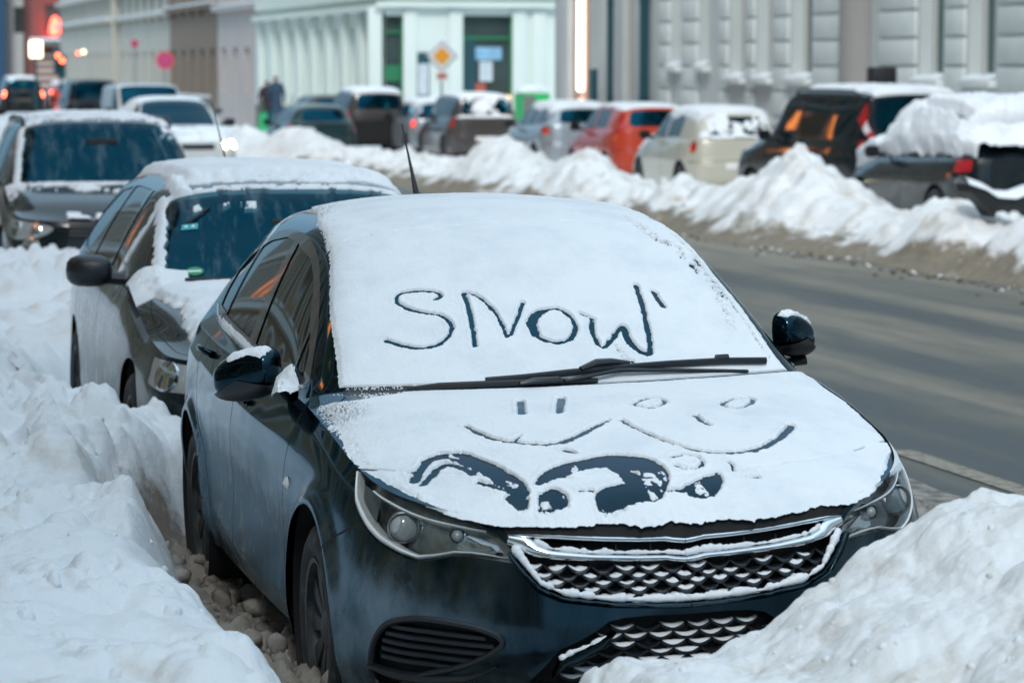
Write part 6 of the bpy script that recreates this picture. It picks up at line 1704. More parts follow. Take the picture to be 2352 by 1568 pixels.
M['pane_grey'] = pmat('curtained window pane', (.13, .16, .16), .12, var=.2, vscale=3)

def face_pts(P, n, along):
    return P

class Facade:
    """a wall in the plane x = X0 (facing -x) or y = Y0 (facing -y): u runs along, z up, w out of the wall"""
    def __init__(s, axis, c, flip=1): s.axis, s.c, s.flip = axis, c, flip
    def P(s, u, z, w):
        return (s.c - w * s.flip, u, z) if s.axis == 'x' else (u, s.c - w * s.flip, z)
    def box(s, mb, u0, u1, z0, z1, w0, w1, m=0, bev=0):
        a = np.array(s.P(u0, z0, w0)); b = np.array(s.P(u1, z1, w1)); mb.box(np.minimum(a, b), np.maximum(a, b), m, bev)
    def wall(s, mb, u0, u1, z0, z1, holes, m=0, depth=.25):
        """wall face with rectangular holes and their reveals"""
        us = sorted({u0, u1, *[h[0] for h in holes], *[h[1] for h in holes]}); zs = sorted({z0, z1, *[h[2] for h in holes], *[h[3] for h in holes]})
        us = [u for u in us if u0 <= u <= u1]; zs = [z for z in zs if z0 <= z <= z1]
        for a, b in zip(us[:-1], us[1:]):
            for c, d in zip(zs[:-1], zs[1:]):
                mu, mz = (a + b) / 2, (c + d) / 2
                if any(h[0] < mu < h[1] and h[2] < mz < h[3] for h in holes): continue
                mb.add([s.P(a, c, 0), s.P(b, c, 0), s.P(b, d, 0), s.P(a, d, 0)], [(0, 1, 2, 3)], m)
        for a, b, c, d in holes:
            q = [s.P(a, c, 0), s.P(b, c, 0), s.P(b, d, 0), s.P(a, d, 0), s.P(a, c, -depth), s.P(b, c, -depth), s.P(b, d, -depth), s.P(a, d, -depth)]
            mb.add(q, [(0, 1, 5, 4), (1, 2, 6, 5), (2, 3, 7, 6), (3, 0, 4, 7)], m)
        return mb

def shell_box(mb, x0, x1, y0, y1, z0, z1, skip=None, m=0):
    """roof and the three other sides of a block"""
    V = [(x0, y0, z0), (x1, y0, z0), (x1, y1, z0), (x0, y1, z0), (x0, y0, z1), (x1, y0, z1), (x1, y1, z1), (x0, y1, z1)]
    F = {'s': (0, 1, 5, 4), 'e': (1, 2, 6, 5), 'n': (2, 3, 7, 6), 'w': (3, 0, 4, 7), 't': (4, 5, 6, 7)}
    mb.add(V, [f for k, f in F.items() if k not in (skip or '')], m)

# ---- grey rusticated building on the right
F1 = Facade('x', 15.5)
b1 = empty('town_house', (0, 0, 0), 0, 'pale grey building with stone block rows and tall recessed windows behind the far cars', 'building')
holes = [(53.67, 54.45, 2.02, 8.2), (51.66, 52.45, 2.02, 8.2), (48.72, 50.30, 1.78, 8.2), (46.72, 48.60, 1.78, 8.2), (43.95, 46.50, 1.78, 8.2),
         (38.25, 40.03, 1.78, 8.2), (35.2, 37.85, 1.78, 8.2), (31.5, 33.2, 1.78, 8.2), (27.5, 29.3, 1.78, 8.2)]
# narrower openings between block columns, seen very obliquely
holes = [(53.75, 54.40, 2.02, 8.2), (51.75, 52.40, 2.02, 8.2), (49.35, 50.35, 1.80, 8.2), (47.7, 48.65, 1.80, 8.2), (45.45, 46.6, 1.80, 8.2), (38.95, 40.05, 1.80, 8.2), (36.75, 37.9, 1.80, 8.2), (33.0, 34.4, 1.80, 8.2), (30, 31.4, 1.80, 8.2), (27, 28.4, 1.8, 8.2), (22, 23.4, 1.8, 8.2), (18, 19.4, 1.8, 8.2), (13, 14.4, 1.8, 8.2), (8, 9.4, 1.8, 8.2)]
mb = MB(); F1.wall(mb, -12, 56.19, -.5, 14, holes, 0, .32); shell_box(mb, 15.5, 28, -12, 56.19, -.5, 14, 'w')
mb.build('wall', M['wall_stone'], b1, False)
cols = [(9.6, 12.8), (14.6, 17.8), (19.6, 21.8), (23.6, 26.8), (28.5, 29.9), (31.5, 32.9), (34.5, 36.65), (38.0, 38.85), (40.15, 41.9), (43.5, 45.35), (46.7, 47.6), (48.75, 49.25), (50.45, 51.0), (54.5, 55.3), (52.5, 53.6)]
for u0, u1 in cols:
    z = 1.10; mb = MB()
    while z < 9:
        n = max(1, round((u1 - u0) / 1.4)) if u1 - u0 > 2.5 else 1; w = (u1 - u0) / n
        for i in range(n): F1.box(mb, u0 + i * w + .015, u0 + (i + 1) * w - .015, z + .022, z + .428, -.01, .05, 0, .018)
        z += .45
    mb.build('stone_blocks', M['wall_block'], b1, sharp=30)
mb = MB(); F1.box(mb, -12, 56.1, -.5, .95, 0, .07); F1.box(mb, -12, 56.1, .95, 1.03, 0, .12); mb.build('plinth', M['wall_block'], b1)
for i, (a, c, z0, z1) in enumerate(holes):
    m = M['pane_teal'] if a > 27 and a < 42 else M['pane_grey']
    mb = MB(); F1.box(mb, a, c, z0, z1, -.31, -.27); w_ = mb.build('window', m, b1, False)
    mb = MB(); F1.box(mb, a, a + .09, z0, z1, -.27, -.20); F1.box(mb, c - .09, c, z0, z1, -.27, -.20); F1.box(mb, a + .09, c - .09, z0, z0 + .10, -.27, -.20)
    if c - a > .9: F1.box(mb, (a + c) / 2 - .05, (a + c) / 2 + .05, z0 + .1, z1, -.265, -.21)
    mb.build('frame', M['frame_white'], w_)
    mb = MB(); F1.box(mb, a - .08, c + .08, z0 - .13, z0 - .002, -.19, .16, 0, .01); mb.build('sill', M['wall_block'], b1)
    mb = MB(); G = []
    for v in np.linspace(0, 1, 9):
        G.append([F1.P(a - .06 + (c - a + .12) * u, z0 + (.075 + .02 * math.sin(9 * u + i)) * math.sin(math.pi * min(1, v * 1.0))**.6 * math.sin(math.pi * (u * .94 + .03))**.35, -.25 + .40 * v) for u in np.linspace(0, 1, 12)])
    MB().grid(G).build('sill_snow', M['snow'], b1, sharp=0)
# drain pipe and round grey column
def pipe(F, u, r, z0, z1, w, m, name, label, cat):
    p = F.P(u, 0, w); mb = MB(); mb.lathe([(z0, .001), (z0, r), (z1, r), (z1, .001)], 20, axis='z', org=(p[0], p[1], 0))
    for z in np.arange(z0 + 1.5, z1, 2.0): mb.lathe([(z, r), (z, r * 1.18), (z + .06, r * 1.18), (z + .06, r)], 20, axis='z', org=(p[0], p[1], 0))
    o = mb.build(name, m, None); tag(o, label, cat); return o
M['column'] = pmat('smooth grey column', (.30, .29, .28), .6, var=.15, vscale=1)
mb = MB(); mb.lathe([(-.3, .42), (.9, .42), (.9, .36), (8.9, .34)], 30, axis='z', org=(15.42, 42.7, 0)); mb.build('column', M['column'], b1)
pipe(F1, 56.05, .10, -.2, 9, .14, M['teal_frame'], 'drain_pipe', 'dark teal drain pipe at the left end of the stone block building', 'pipe')

# ---- entrance bay with the lit strip
b2 = empty('entrance_building', (0, 0, 0), 0, 'beige building with square pillars and a glowing vertical light strip', 'building')
F2 = Facade('x', 15.6)
mb = MB(); holes2 = [(57.78, 58.07, -.3, 6.2), (59.33, 59.82, -.3, 6.2), (61.2, 62.7, -.3, 5.2)]
F2.wall(mb, 56.4, 64.7, -.5, 14, holes2, 0, 1.0); shell_box(mb, 15.6, 28, 56.4, 64.7, -.5, 14, 'w'); mb.build('wall', M['wall_beige'], b2, False)
mb = MB()
for a_, c_, w_ in ((56.45, 57.75, .06), (58.1, 59.3, .14), (59.85, 61.15, .10), (62.75, 64.0, .20)): F2.box(mb, a_, c_, -.4, 9, -.01, w_, 0, .03)
mb.build('pillars', M['wall_stone'], b2)
for k, (a, c, z0, z1) in enumerate(holes2):
    mb = MB(); F2.box(mb, a, c, z0, z1, -1.0, -.95); w_ = mb.build('doorway', pmat('dim doorway', (.06, .055, .055), .5) if k else M['pane_grey'], b2, False)
M['strip'] = emat('white light strip', (1, .88, .84), 3.2); M['warm_glow_wall'] = pmat('reveal with painted warm glow', (.55, .36, .26), .8)  # reveal colour has the light strip's warm glow painted in
mb = MB(); F2.box(mb, 61.70, 62.12, 1.45, 3.95, .10, .14, 0, .015); F2.box(mb, 61.70, 62.12, .75, 1.25, .10, .14, 0, .015); ls = mb.build('light_strip', M['strip'], b2)
mb = MB(); F2.box(mb, 61.22, 62.68, -.3, 5.1, .02, .07); mb.build('reveal', M['warm_glow_wall'], b2, False)
pipe(F2, 58.45, .07, -.2, 9, .34, M['teal_frame'], 'drain_pipe', 'thin dark pipe between the square pillars of the beige building', 'pipe')
o_ = MB(); F2.box(o_, 59.62, 59.98, .95, 1.95, .30, .42, 0, .02); tag(o_.build('notice_box', M['teal_frame'], None), 'small dark wall box beside the entrance pillars', 'box')

# ---- mint corner building across the side street
b3 = empty('corner_building', (0, 0, 0), 0, 'pale mint green corner building with green framed shop windows', 'building')
def fx(u, Y): return -2.4126 + math.tan(.2287 + math.atan((u - 1176) / FOC)) * (Y + 8.2187)
def fz(v, d): return 1.9322 - (v - 159) * d / FOC
Y3 = 90.0; D3 = 95.5
F3 = Facade('y', Y3)
def X3(u): return fx(u, Y3)
hol = [(X3(873), X3(927), -.2, fz(36, D3 + 3)), (X3(1062), X3(1177), -.2, fz(38, D3 + 6))]
xl, xr = 16.35, 26
mb = MB(); F3.wall(mb, xl, xr, -.6, 14, hol, 0, .35); shell_box(mb, xl, xr, Y3, 116, -.6, 14, 'sw')
F3b = Facade('x', xl)
hol2 = [(91.6 + 3.1 * k, 93.0 + 3.1 * k, 1.0, 3.3) for k in range(7)]
F3b.wall(mb, Y3, 116, -.6, 14, hol2, 0, .2); mb.build('wall', M['wall_mint'], b3, False)
mb = MB()
for k in range(9): F3b.box(mb, 90.3 + 3.1 * k, 91.3 + 3.1 * k, -.5, 3.7, -.01, .16, 0, .02)
F3b.box(mb, Y3 - .2, 116, 3.75, 3.95, -.01, .35); F3b.box(mb, Y3 - .2, 116, 4.15, 4.6, -.01, .22)
F3.box(mb, xl - .3, xr, 3.86, 4.02, -.01, .30); F3.box(mb, xl - .2, xr, 4.2, 4.7, -.01, .2)
for u in (860, 940, 1045, 1190, 1235): F3.box(mb, X3(u) - .22, X3(u) + .22, -.5, 3.85, -.01, .10, 0, .02)
mb.build('pilasters', M['wall_mint'], b3)
mb = MB(); F3b.box(mb, Y3, 116, -.6, .55, 0, .2); mb.build('plinth', M['plinth'], b3)
for k, h in enumerate(hol2):
    mb = MB(); F3b.box(mb, *h, -.2, -.17); mb.build('window', pmat('mint blind window', (.40, .52, .50), .4) if k == 0 else bpy.data.materials['mint blind window'], b3, False)
for k, (a, c, z0, z1) in enumerate(hol):
    mb = MB(); F3.box(mb, a, c, z0, z1, -.34, -.30); w_ = mb.build('shop_window', M['pane'], b3, False)
    mb = MB(); t = .07
    F3.box(mb, a, a + t, z0, z1, -.30, -.18); F3.box(mb, c - t, c, z0, z1, -.30, -.18); F3.box(mb, a + t, c - t, z1 - .75 if k else z1 - 1.05 * 0 - .55, (z1 - .75 if k else z1 - .55) + .09, -.30, -.2)
    if not k: F3.box(mb, a + t, c - t, 1.55, 2.05, -.30, -.22)
    mb.build('frame', M['green_frame'], w_)
M['poster_blue'] = pmat('blue and white poster', (.25, .48, .68), .5, var=.5, vscale=3); M['poster_white'] = pmat('white poster', (.55, .62, .66), .5, var=.2, vscale=4)
M['poster_red'] = pmat('red display', (.42, .10, .07), .6); M['dark_teal'] = pmat('dark teal figure', (.01, .06, .08), .6)
a, c = hol[1][0], hol[1][1]; wd = c - a
for nm, u0, u1, z0, z1, m, lb in (('poster', .28, .80, 2.22, 2.62, 'poster_blue', 'blue and white banner in the wide shop window'), ('poster', .36, .62, 1.55, 2.18, 'poster_white', 'white notice below the blue banner in the shop window'),
                        ('display', .27, .48, .3, 1.5, 'poster_red', 'red display panel low in the wide shop window'), ('display', .03, .28, .5, 2.95, 'dark_teal', 'dark blue panel at the left of the wide shop window')):
    o_ = MB(); F3.box(o_, a + u0 * wd, a + u1 * wd, z0, z1, -.28, -.22); tag(o_.build(nm, M[m], None, False), lb, nm)
M['bulb'] = emat('warm lamp', (1, .55, .25), 2.0); M['bulb_green'] = emat('green lamp', (.35, .8, .1), .6)
for u, z, m, lb in ((.76, .95, 'bulb', 'orange lamp glowing low in the shop window, left one'), (.92, 1.02, 'bulb', 'orange lamp glowing low in the shop window, right one'), (.06, 1.15, 'bulb_green', 'green lamp at the left foot of the wide shop window')):
    p = F3.P(a + u * wd, z, -.18); o_ = MB(); o_.lathe([(-.09, .0), (-.06, .07), (0, .10), (.06, .07), (.09, 0)], 14, axis='z', org=p); tag(o_.build('lamp', M[m], None), lb, 'lamp')
o_ = MB(); F3.box(o_, X3(955), X3(984), 1.05, 2.45, .0, .08, 0, .01); pf = o_.build('poster_case', M['teal_frame'], None); tag(pf, 'tall poster case with a pale blue poster on the mint wall', 'poster case')
o_ = MB(); F3.box(o_, X3(958), X3(981), 1.12, 2.10, .081, .10); o_.build('poster', M['poster_white'], pf, False)

# snowy roof of a green container at the corner
gc = empty('container', (0, 0, 0), 0, 'bright green container with a grey end and snow on top', 'container')
d_ = 82.0; yc_ = 77.0
mb = MB(); x0_, x1_ = fx(1202, yc_), fx(1262, yc_); mb.box((x0_, yc_, -.3), (x1_, yc_ + 1.2, 1.28), 0, .04); mb.build('bin_body', pmat('bright green plastic', (.02, .50, .13), .5), gc)
mb = MB(); mb.box((x0_ - .02, yc_ - .03, -.2), (x0_ + .32, yc_ + .0, 1.22), 0, .01); mb.build('side_panel', pmat('grey panel', (.16, .17, .16), .6), gc)
mb = MB(); G = [[(x0_ - .05 + (x1_ - x0_ + .1) * u, yc_ - .05 + 1.3 * v, 1.28 + .22 * (math.sin(math.pi * (.04 + .92 * u)) * math.sin(math.pi * (.04 + .92 * v)))**.35) for u in np.linspace(0, 1, 14)] for v in np.linspace(0, 1, 10)]
mb.grid(G); mb.build('snow_cap', M['snow'], gc, sharp=0)

# ---- the long row further down the street (facades in one line with the mint house)
def row_house(name, label, y0, y1, X, H_, mat, win, floor_h=3.4, z0=.9, wh=1.9, ledge=(3.5, 3.9), mats=None, wmat=None, snow_ledge=True, band=None):
    r = empty(name, (0, 0, 0), 0, label, 'building'); F = Facade('x', X); n = max(1, int((y1 - y0) / win)); w = (y1 - y0) / n
    hs = [(y0 + w * (i + .32), y0 + w * (i + .68), z0 + floor_h * k, z0 + floor_h * k + wh) for i in range(n) for k in range(int((H_ - 1) / floor_h))]
    mb = MB(); F.wall(mb, y0, y1, -1, H_, hs, 0, .22); shell_box(mb, X, X + 11, y0, y1, -1, H_, 'w'); mb.build('wall', mat, r, False)
    for h in hs[:100]:
        mb = MB(); F.box(mb, *h, -.22, -.19); mb.build('window', wmat or M['pane'], r, False)
    mb = MB(); sn = MB()
    for z in ledge:
        F.box(mb, y0, y1, z, z + .18, -.01, .30); F.box(sn, y0, y1, z + .182, z + .27, -.01, .33, 0, .03)
    mb.build('cornice', mat, r); sn.build('ledge_snow', M['snow'], r)
    return r
row_house('town_house', 'pinkish grey house between the mint corner building and the brown one', 116.2, 130, 16.6, 14, M['wall_pink'], 3.4, ledge=(4.35,), wmat=pmat('dark red brown window', (.10, .04, .04), .3))
row_house('town_house', 'dark brown brick house with a snowy ledge in the distant row', 130.2, 147, 16.6, 14, M['wall_brown'], 3.0, ledge=(4.6,), wmat=M['pane'])
row_house('town_house', 'grey beige house nearer half, with two snow-lined ledges in the distant row', 147.2, 172, 16.8, 15, M['wall_greige'], 3.2, ledge=(4.5, 5.9))
row_house('town_house', 'grey beige house further half, with two snow-lined ledges in the distant row', 172.2, 205, 16.4, 15, M['wall_greige'], 3.2, ledge=(4.5, 5.9))
# low dark railing and hedge in front of the brown house
# ---- closing the view at the left: the street bends, houses face us
def front_house(name, label, u0, u1, Y, H_, mat, extra=None, z0=-1):
    r = empty(name, (0, 0, 0), 0, label, 'building'); F = Facade('y', Y); x0, x1 = fx(u0, Y), fx(u1, Y)
    n = max(1, int((x1 - x0) / 2.6)); w = (x1 - x0) / n
    hs = [(x0 + w * (i + .3), x0 + w * (i + .7), 1.2 + 3.4 * k, 3.2 + 3.4 * k) for i in range(n) for k in range(1, int((H_ - 1) / 3.4))]
    mb = MB(); F.wall(mb, x0, x1, z0, H_, hs, 0, .25); shell_box(mb, x0, x1, Y, Y + 10, z0, H_, 's'); mb.build('wall', mat, r, False)
    for h in hs:
        mb = MB(); F.box(mb, *h, -.25, -.21); mb.build('window', M['pane'], r, False)
    return r, F, x0, x1
Y4 = 232.0
r, F, x0, x1 = front_house('shop_building', 'ochre house edge beside the red shop front far away', 178, 224, 206.0, 15, M['wall_ochre'])
r, F, x0, x1 = front_house('shop_building', 'red shop front with a glowing red sign and striped ground floor, far away', 76, 180, Y4, 16, M['wall_red'])
mb = MB()
for k in range(7): F.box(mb, x0 + .3, x1 - 1.2, -.6 + .55 * k, -.6 + .55 * k + .28, 0, .12)
mb.build('stripes', M['wall_beige'], r)
mb = MB(); F.box(mb, x0 - .2, x1 + .2, 3.55, 3.95, 0, 1.2); F.box(mb, x0 + 1.5, x1 + .2, 3.0, 3.5, 0, .9); mb.build('canopy', M['plinth'], r)
mb = MB(); F.box(mb, x0 - .2, x1 + .2, 3.96, 4.15, 0, 1.25, 0, .05); mb.build('canopy_snow', M['snow'], r)
front_house('town_house', 'pale grey-blue house left of the red shop front', 18, 76, 240, 18, M['wall_stone'])
front_house('town_house', 'dark blue house at the far left edge of the view', -70, 18, 238, 18, M['wall_blue'])
# glowing two-lobed sign
D4 = (Y4 + 8.2) * 1.0
def lamp_at(name, label, u, v, Y, ru, rv, mat, cat='light', tip=False, dep=.12):
    d = (Y + 8.22) * (.974 + .2267 * math.tan(.2287 + math.atan((u - 1176) / FOC))); x = fx(u, Y); z = fz(v, d); a, b = ru * d / FOC, rv * d / FOC
    t = np.linspace(0, 2 * math.pi, 25)[:-1]
    ring = lambda s, w: [(x + a * s * math.cos(k), Y - w, z + b * s * math.sin(k)) for k in t]
    V = ring(1, 0) + ring(1, dep * .6) + ring(.8, dep) + [(x, Y - dep, z)]
    F = [(i, (i + 1) % 24, (i + 1) % 24 + 24, i + 24) for i in range(24)] + [(i + 24, (i + 1) % 24 + 24, (i + 1) % 24 + 48, i + 48) for i in range(24)] + [(i + 48, (i + 1) % 24 + 48, 72) for i in range(24)]
    return MB().add(V, F).build(name, mat, None), x, z, d
M['sign_red'] = emat('glowing red sign', (1, .08, .05), 5); M['sign_yel'] = emat('lit cream sign', (1, .85, .50), 2.6); M['sig_red'] = emat('red signal', (1, .10, .04), 7)
sg = empty('shop_sign', (0, 0, 0), 0, 'glowing red sign of two pointed arches on the red shop front', 'sign')
d_ = 236.0
mb = MB()
for k, uc in enumerate((127, 149)):
    prof = [(-10, 80), (-9, 70), (-6, 58), (-1, 47), (3, 43), (7, 47), (9, 58), (9.5, 70), (8, 80)] if k == 0 else [(-8, 80), (-9.5, 70), (-9, 58), (-7, 47), (-3, 43), (1, 47), (6, 58), (9, 70), (10, 80)]
    P = [(fx(uc + a * .72, Y4 - .6), Y4 - .6, fz(v, d_)) for a, v in prof]
    mb.tube(P, .13, 8)
    P2 = [(fx(uc + a * .3, Y4 - .6), Y4 - .6, fz(v + 4, d_)) for a, v in prof]; mb.tube(P2, .13, 8)
mb.build('arches', M['sign_red'], sg)
mb = MB(); mb.tube([(fx(138, Y4 - .6), Y4 - .3, 3.9), (fx(138, Y4 - .6), Y4 - .3, fz(70, d_))], .08, 6); mb.build('bracket', M['teal_frame'], sg)
Ys = 118.0
ls_ = empty('light_box', (0, 0, 0), 0, 'square cream light box on a post near the red shop front', 'sign')
x, d = fx(85, Ys), 124.0
mb = MB(); mb.box((x - .24, Ys - .12, fz(135, d)), (x + .24, Ys + .12, fz(97, d)), 0, .03); mb.build('box', M['sign_yel'], ls_)
mb = MB(); mb.lathe([(-.6, .0), (-.6, .06), (fz(137, d), .05), (fz(137, d), 0)], 10, axis='z', org=(x, Ys, 0)); mb.build('post', M['teal_frame'], ls_)
tl = empty('traffic_light', (0, 0, 0), 0, 'traffic light showing red in front of the red shop front', 'traffic light')
o_, x, z, d = lamp_at('lens', '', 135, 131, Ys + 8, 4.5, 5, M['sig_red']); o_.parent = tl
o_, x2, z2, d = lamp_at('lens', '', 144.5, 142, Ys + 8, 4.5, 5, M['sig_red']); o_.parent = tl
mb = MB(); mb.box((x - .16, Ys + 8.01, z - .75), (x + .16, Ys + 8.25, z + .25), 0, .03); mb.box((x2 - .16, Ys + 8.01, z2 - .75), (x2 + .16, Ys + 8.25, z2 + .25), 0, .03); mb.lathe([(-.6, .05), (z2, .05)], 10, axis='z', org=(x2, Ys + 8.4, 0)); mb.build('housing', M['teal_frame'], tl)
for u, v, r1, m, lb in ((182, 125, 3.5, 'sig_red', 'small red light right of the traffic light'), (194, 122, 4.5, 'sign_yel', 'small white lamp under the canopy, rightmost of the far lights')):
    o_, *_x = lamp_at('lamp', '', u, v, Ys + 60, r1, r1, M[m]); tag(o_, lb, 'lamp')
o_ = MB(); xx, dd = fx(163, 205), 213; o_.box((fx(152, 205), 205, fz(128, dd)), (fx(175, 205), 205.2, fz(116, dd)), 0, .03); tag(o_.build('shop_sign', emat('pale lit panel', (.6, .85, .75), .5), None), 'pale greenish lit panel under the shop canopy', 'sign')

# ---- traffic signs
def flat_disc(x, y, z, r, mat, name, parent, w=0.0, seg=40, th=.01, rot=0):
    t = np.linspace(0, 2 * math.pi, seg + 1)[:-1] + rot
    V = [(x, y - th - w, z)] + [(x + r * math.cos(k), y - th - w, z + r * math.sin(k)) for k in t] + [(x + r * math.cos(k), y - w, z + r * math.sin(k)) for k in t]
    F = [(0, i + 1, (i + 1) % seg + 1) for i in range(seg)] + [(i + 1, i + 1 + seg, (i + 1) % seg + 1 + seg, (i + 1) % seg + 1) for i in range(seg)]
    return MB().add(V, F).build(name, mat, parent)
M['sign_redp'] = pmat('traffic sign red', (.75, .06, .05), .4); M['sign_bluep'] = pmat('traffic sign blue', (.30, .07, .30), .4); M['sign_whitep'] = pmat('traffic sign white', (.7, .7, .68), .4); M['sign_yelp'] = pmat('traffic sign orange', (.75, .32, .03), .4); M['galv'] = pmat('galvanised post', (.25, .27, .28), .5, metal=.5)
def post(parent, x, y, z1, r=.035):
    MB().lathe([(-.6, 0), (-.6, r), (z1, r), (z1, 0)], 12, axis='z', org=(x, y, 0)).build('post', M['galv'], parent)
def no_stop(u, v, Y, r_px, label):
    d = (Y + 8.22) * (.974 + .2267 * math.tan(.2287 + math.atan((u - 1176) / FOC))); x, z, r = fx(u, Y), fz(v, d), r_px * d / FOC
    s = empty('traffic_sign', (0, 0, 0), 0, label, 'traffic sign')
    flat_disc(x, Y - .04, z, r, M['sign_redp'], 'sign_plate', s); flat_disc(x, Y - .045, z, r * .76, M['sign_bluep'], 'blue_field', s, .006)
    mb = MB()
    for a in (45, 135):
        c, s_ = math.cos(R_(a)) * r * .78, math.sin(R_(a)) * r * .78; n = (-math.sin(R_(a)) * r * .1, math.cos(R_(a)) * r * .1)
        mb.add([(x - c - n[0], Y - .07 - a * .00001, z - s_ - n[1]), (x + c - n[0], Y - .07 - a * .00001, z + s_ - n[1]), (x + c + n[0], Y - .07 - a * .00001, z + s_ + n[1]), (x - c + n[0], Y - .07 - a * .00001, z - s_ + n[1])], [(0, 1, 2, 3)])
    mb.build('cross_bars', M['sign_redp'], s, False); post(s, x, Y, z + r * .8)
no_stop(380, 141, 105, 20, 'round red and blue no-stopping sign on a post, the larger one')
no_stop(311, 103, 148, 9, 'small round red sign further away, left of the larger one')
Yd = 76.0; dd = 81.5; x, z = fx(1013, Yd), fz(128, dd)
s = empty('traffic_sign', (0, 0, 0), 0, 'diamond priority road sign with orange centre and snow on its upper edges', 'traffic sign')
flat_disc(x, Yd - .036, z, .44, M['galv'], 'sign_back', s, seg=4); flat_disc(x, Yd - .04, z, .38, M['sign_whitep'], 'sign_plate', s, seg=4); flat_disc(x, Yd - .05, z, .25, M['sign_yelp'], 'orange_field', s, .004, seg=4)
mb = MB(); mb.box((x - .17, Yd - .05, z - .66), (x + .17, Yd - .04, z - .40), 0, .003); mb.build('supplementary_plate', M['sign_whitep'], s); mb = MB(); mb.box((x - .13, Yd - .056, z - .60), (x + .13, Yd - .051, z - .46), 0); mb.build('plate_symbol', M['poster_red'], s)
mb = MB(); mb.tube([(x - .42, Yd - .05, z + .02), (x - .2, Yd - .05, z + .25), (x, Yd - .05, z + .44), (x + .2, Yd - .05, z + .25), (x + .42, Yd - .05, z + .02)], [.01, .03, .05, .03, .01], 8); mb.build('snow_cap', M['snow'], s)
post(s, x, Yd, z + .3)
# tall dark post by the black van-like car and the small dark box on top
pp = empty('ticket_machine', (0, 0, 0), 0, 'dark ticket machine head sticking up behind the tall black car', 'machine')
xx = fx(2018, 36.5); mb = MB(); mb.box((xx - .19, 36.3, 1.55), (xx + .19, 36.6, 1.98), 0, .03); mb.build('machine_head', M['rubber'], pp); mb = MB(); mb.lathe([(-.3, .1), (1.55, .09)], 12, axis='z', org=(xx, 36.45, 0)); mb.build('post', M['rubber'], pp)

# ---- tilted black panel with snow on it, in the heap at the right edge
pn = empty('plastic_panel', (0, 0, 0), 0, 'dark broken panel capped with snow, sticking out of the heap at the right edge', 'panel')
Yp = 22.0
PX = lambda u, v: (fx(u, Yp), Yp, fz(v, 31.9))
top = [PX(2222, 420), PX(2262, 434), PX(2290, 452), PX(2330, 455), PX(2370, 440)]; bot = [PX(2228, 440), PX(2262, 468), PX(2282, 498), PX(2298, 470), PX(2380, 462)]
V = top + bot + [(a, b + .35, c) for a, b, c in top] + [(a, b + .35, c) for a, b, c in bot]
F = [(i, i + 1, i + 6, i + 5) for i in range(4)] + [(i + 10, i + 11, i + 16, i + 15) for i in range(4)] + [(i, i + 1, i + 11, i + 10) for i in range(4)] + [(i + 5, i + 6, i + 16, i + 15) for i in range(4)] + [(0, 5, 15, 10), (4, 9, 19, 14)]
MB().add(V, F).build('panel', M['rubber'], pn, False)
G = [[(a, b - .04 + .44 * v, c + .001 + .075 * math.sin(math.pi * v)**.5) for a, b, c in top] for v in np.linspace(0, 1, 8)]
MB().grid(G).build('snow_cap', M['snow'], pn, sharp=0)

# ---- ochre house on this side of the street, out of frame: it shows in the glossy flanks and windows
b9 = empty('town_house', (0, 0, 0), 0, 'ochre arcaded house on the near pavement, seen mirrored in the car windows', 'building')
M['wall_ochre2'] = pmat('warm ochre render', (.30, .20, .085), .85, var=.15, vscale=.6)
F9 = Facade('x', -9.0, -1); hs = [(-22 + 4.2 * i, -22 + 4.2 * i + 1.9, 1.0 + 4.4 * k, 3.8 + 4.4 * k) for i in range(33) for k in range(6)]
mb = MB(); F9.wall(mb, -24, 118, -1, 27, hs, 0, .3); shell_box(mb, -20, -9, -24, 118, -1, 27, 'e'); mb.build('wall', M['wall_ochre2'], b9, False)
lit = {50, 56, 121, 127}
M['win_lit'] = emat('lit orange window', (1, .30, .07), 4.0)
mb = MB()
for i, h in enumerate(hs):
    if i % 6 > 3 or h[0] > 80: F9.box(mb, *h, -.30, -.26); continue
    m1 = MB(); F9.box(m1, *h, -.30, -.26); m1.build('window', M['win_lit'] if i in lit else M['pane'], b9, False)
tag(mb.build('upper_windows', M['pane'], b9, False), kind='stuff')
mb = MB(); mw = MB()
for z in (4.6, 9.0, 13.4, 17.8, 22.2, 26.6): F9.box(mb, -24, 118, z, z + .35, -.01, .35)
for a, c, z0, z1 in hs:
    t = np.linspace(0, math.pi, 10); 
    P = [F9.P((a + c) / 2 - (c - a) * .62 * math.cos(k), z1 + .0 + .45 * math.sin(k), .08) for k in t]; mw.tube(P, .10, 6)
    F9.box(mw, a - .18, a - .02, z0 - .1, z1, 0, .12); F9.box(mw, c + .02, c + .18, z0 - .1, z1, 0, .12); F9.box(mw, a - .25, c + .25, z0 - .3, z0 - .1, 0, .25)
mb.build('cornice', M['frame_white'], b9); mw.build('window_surrounds', M['frame_white'], b9)

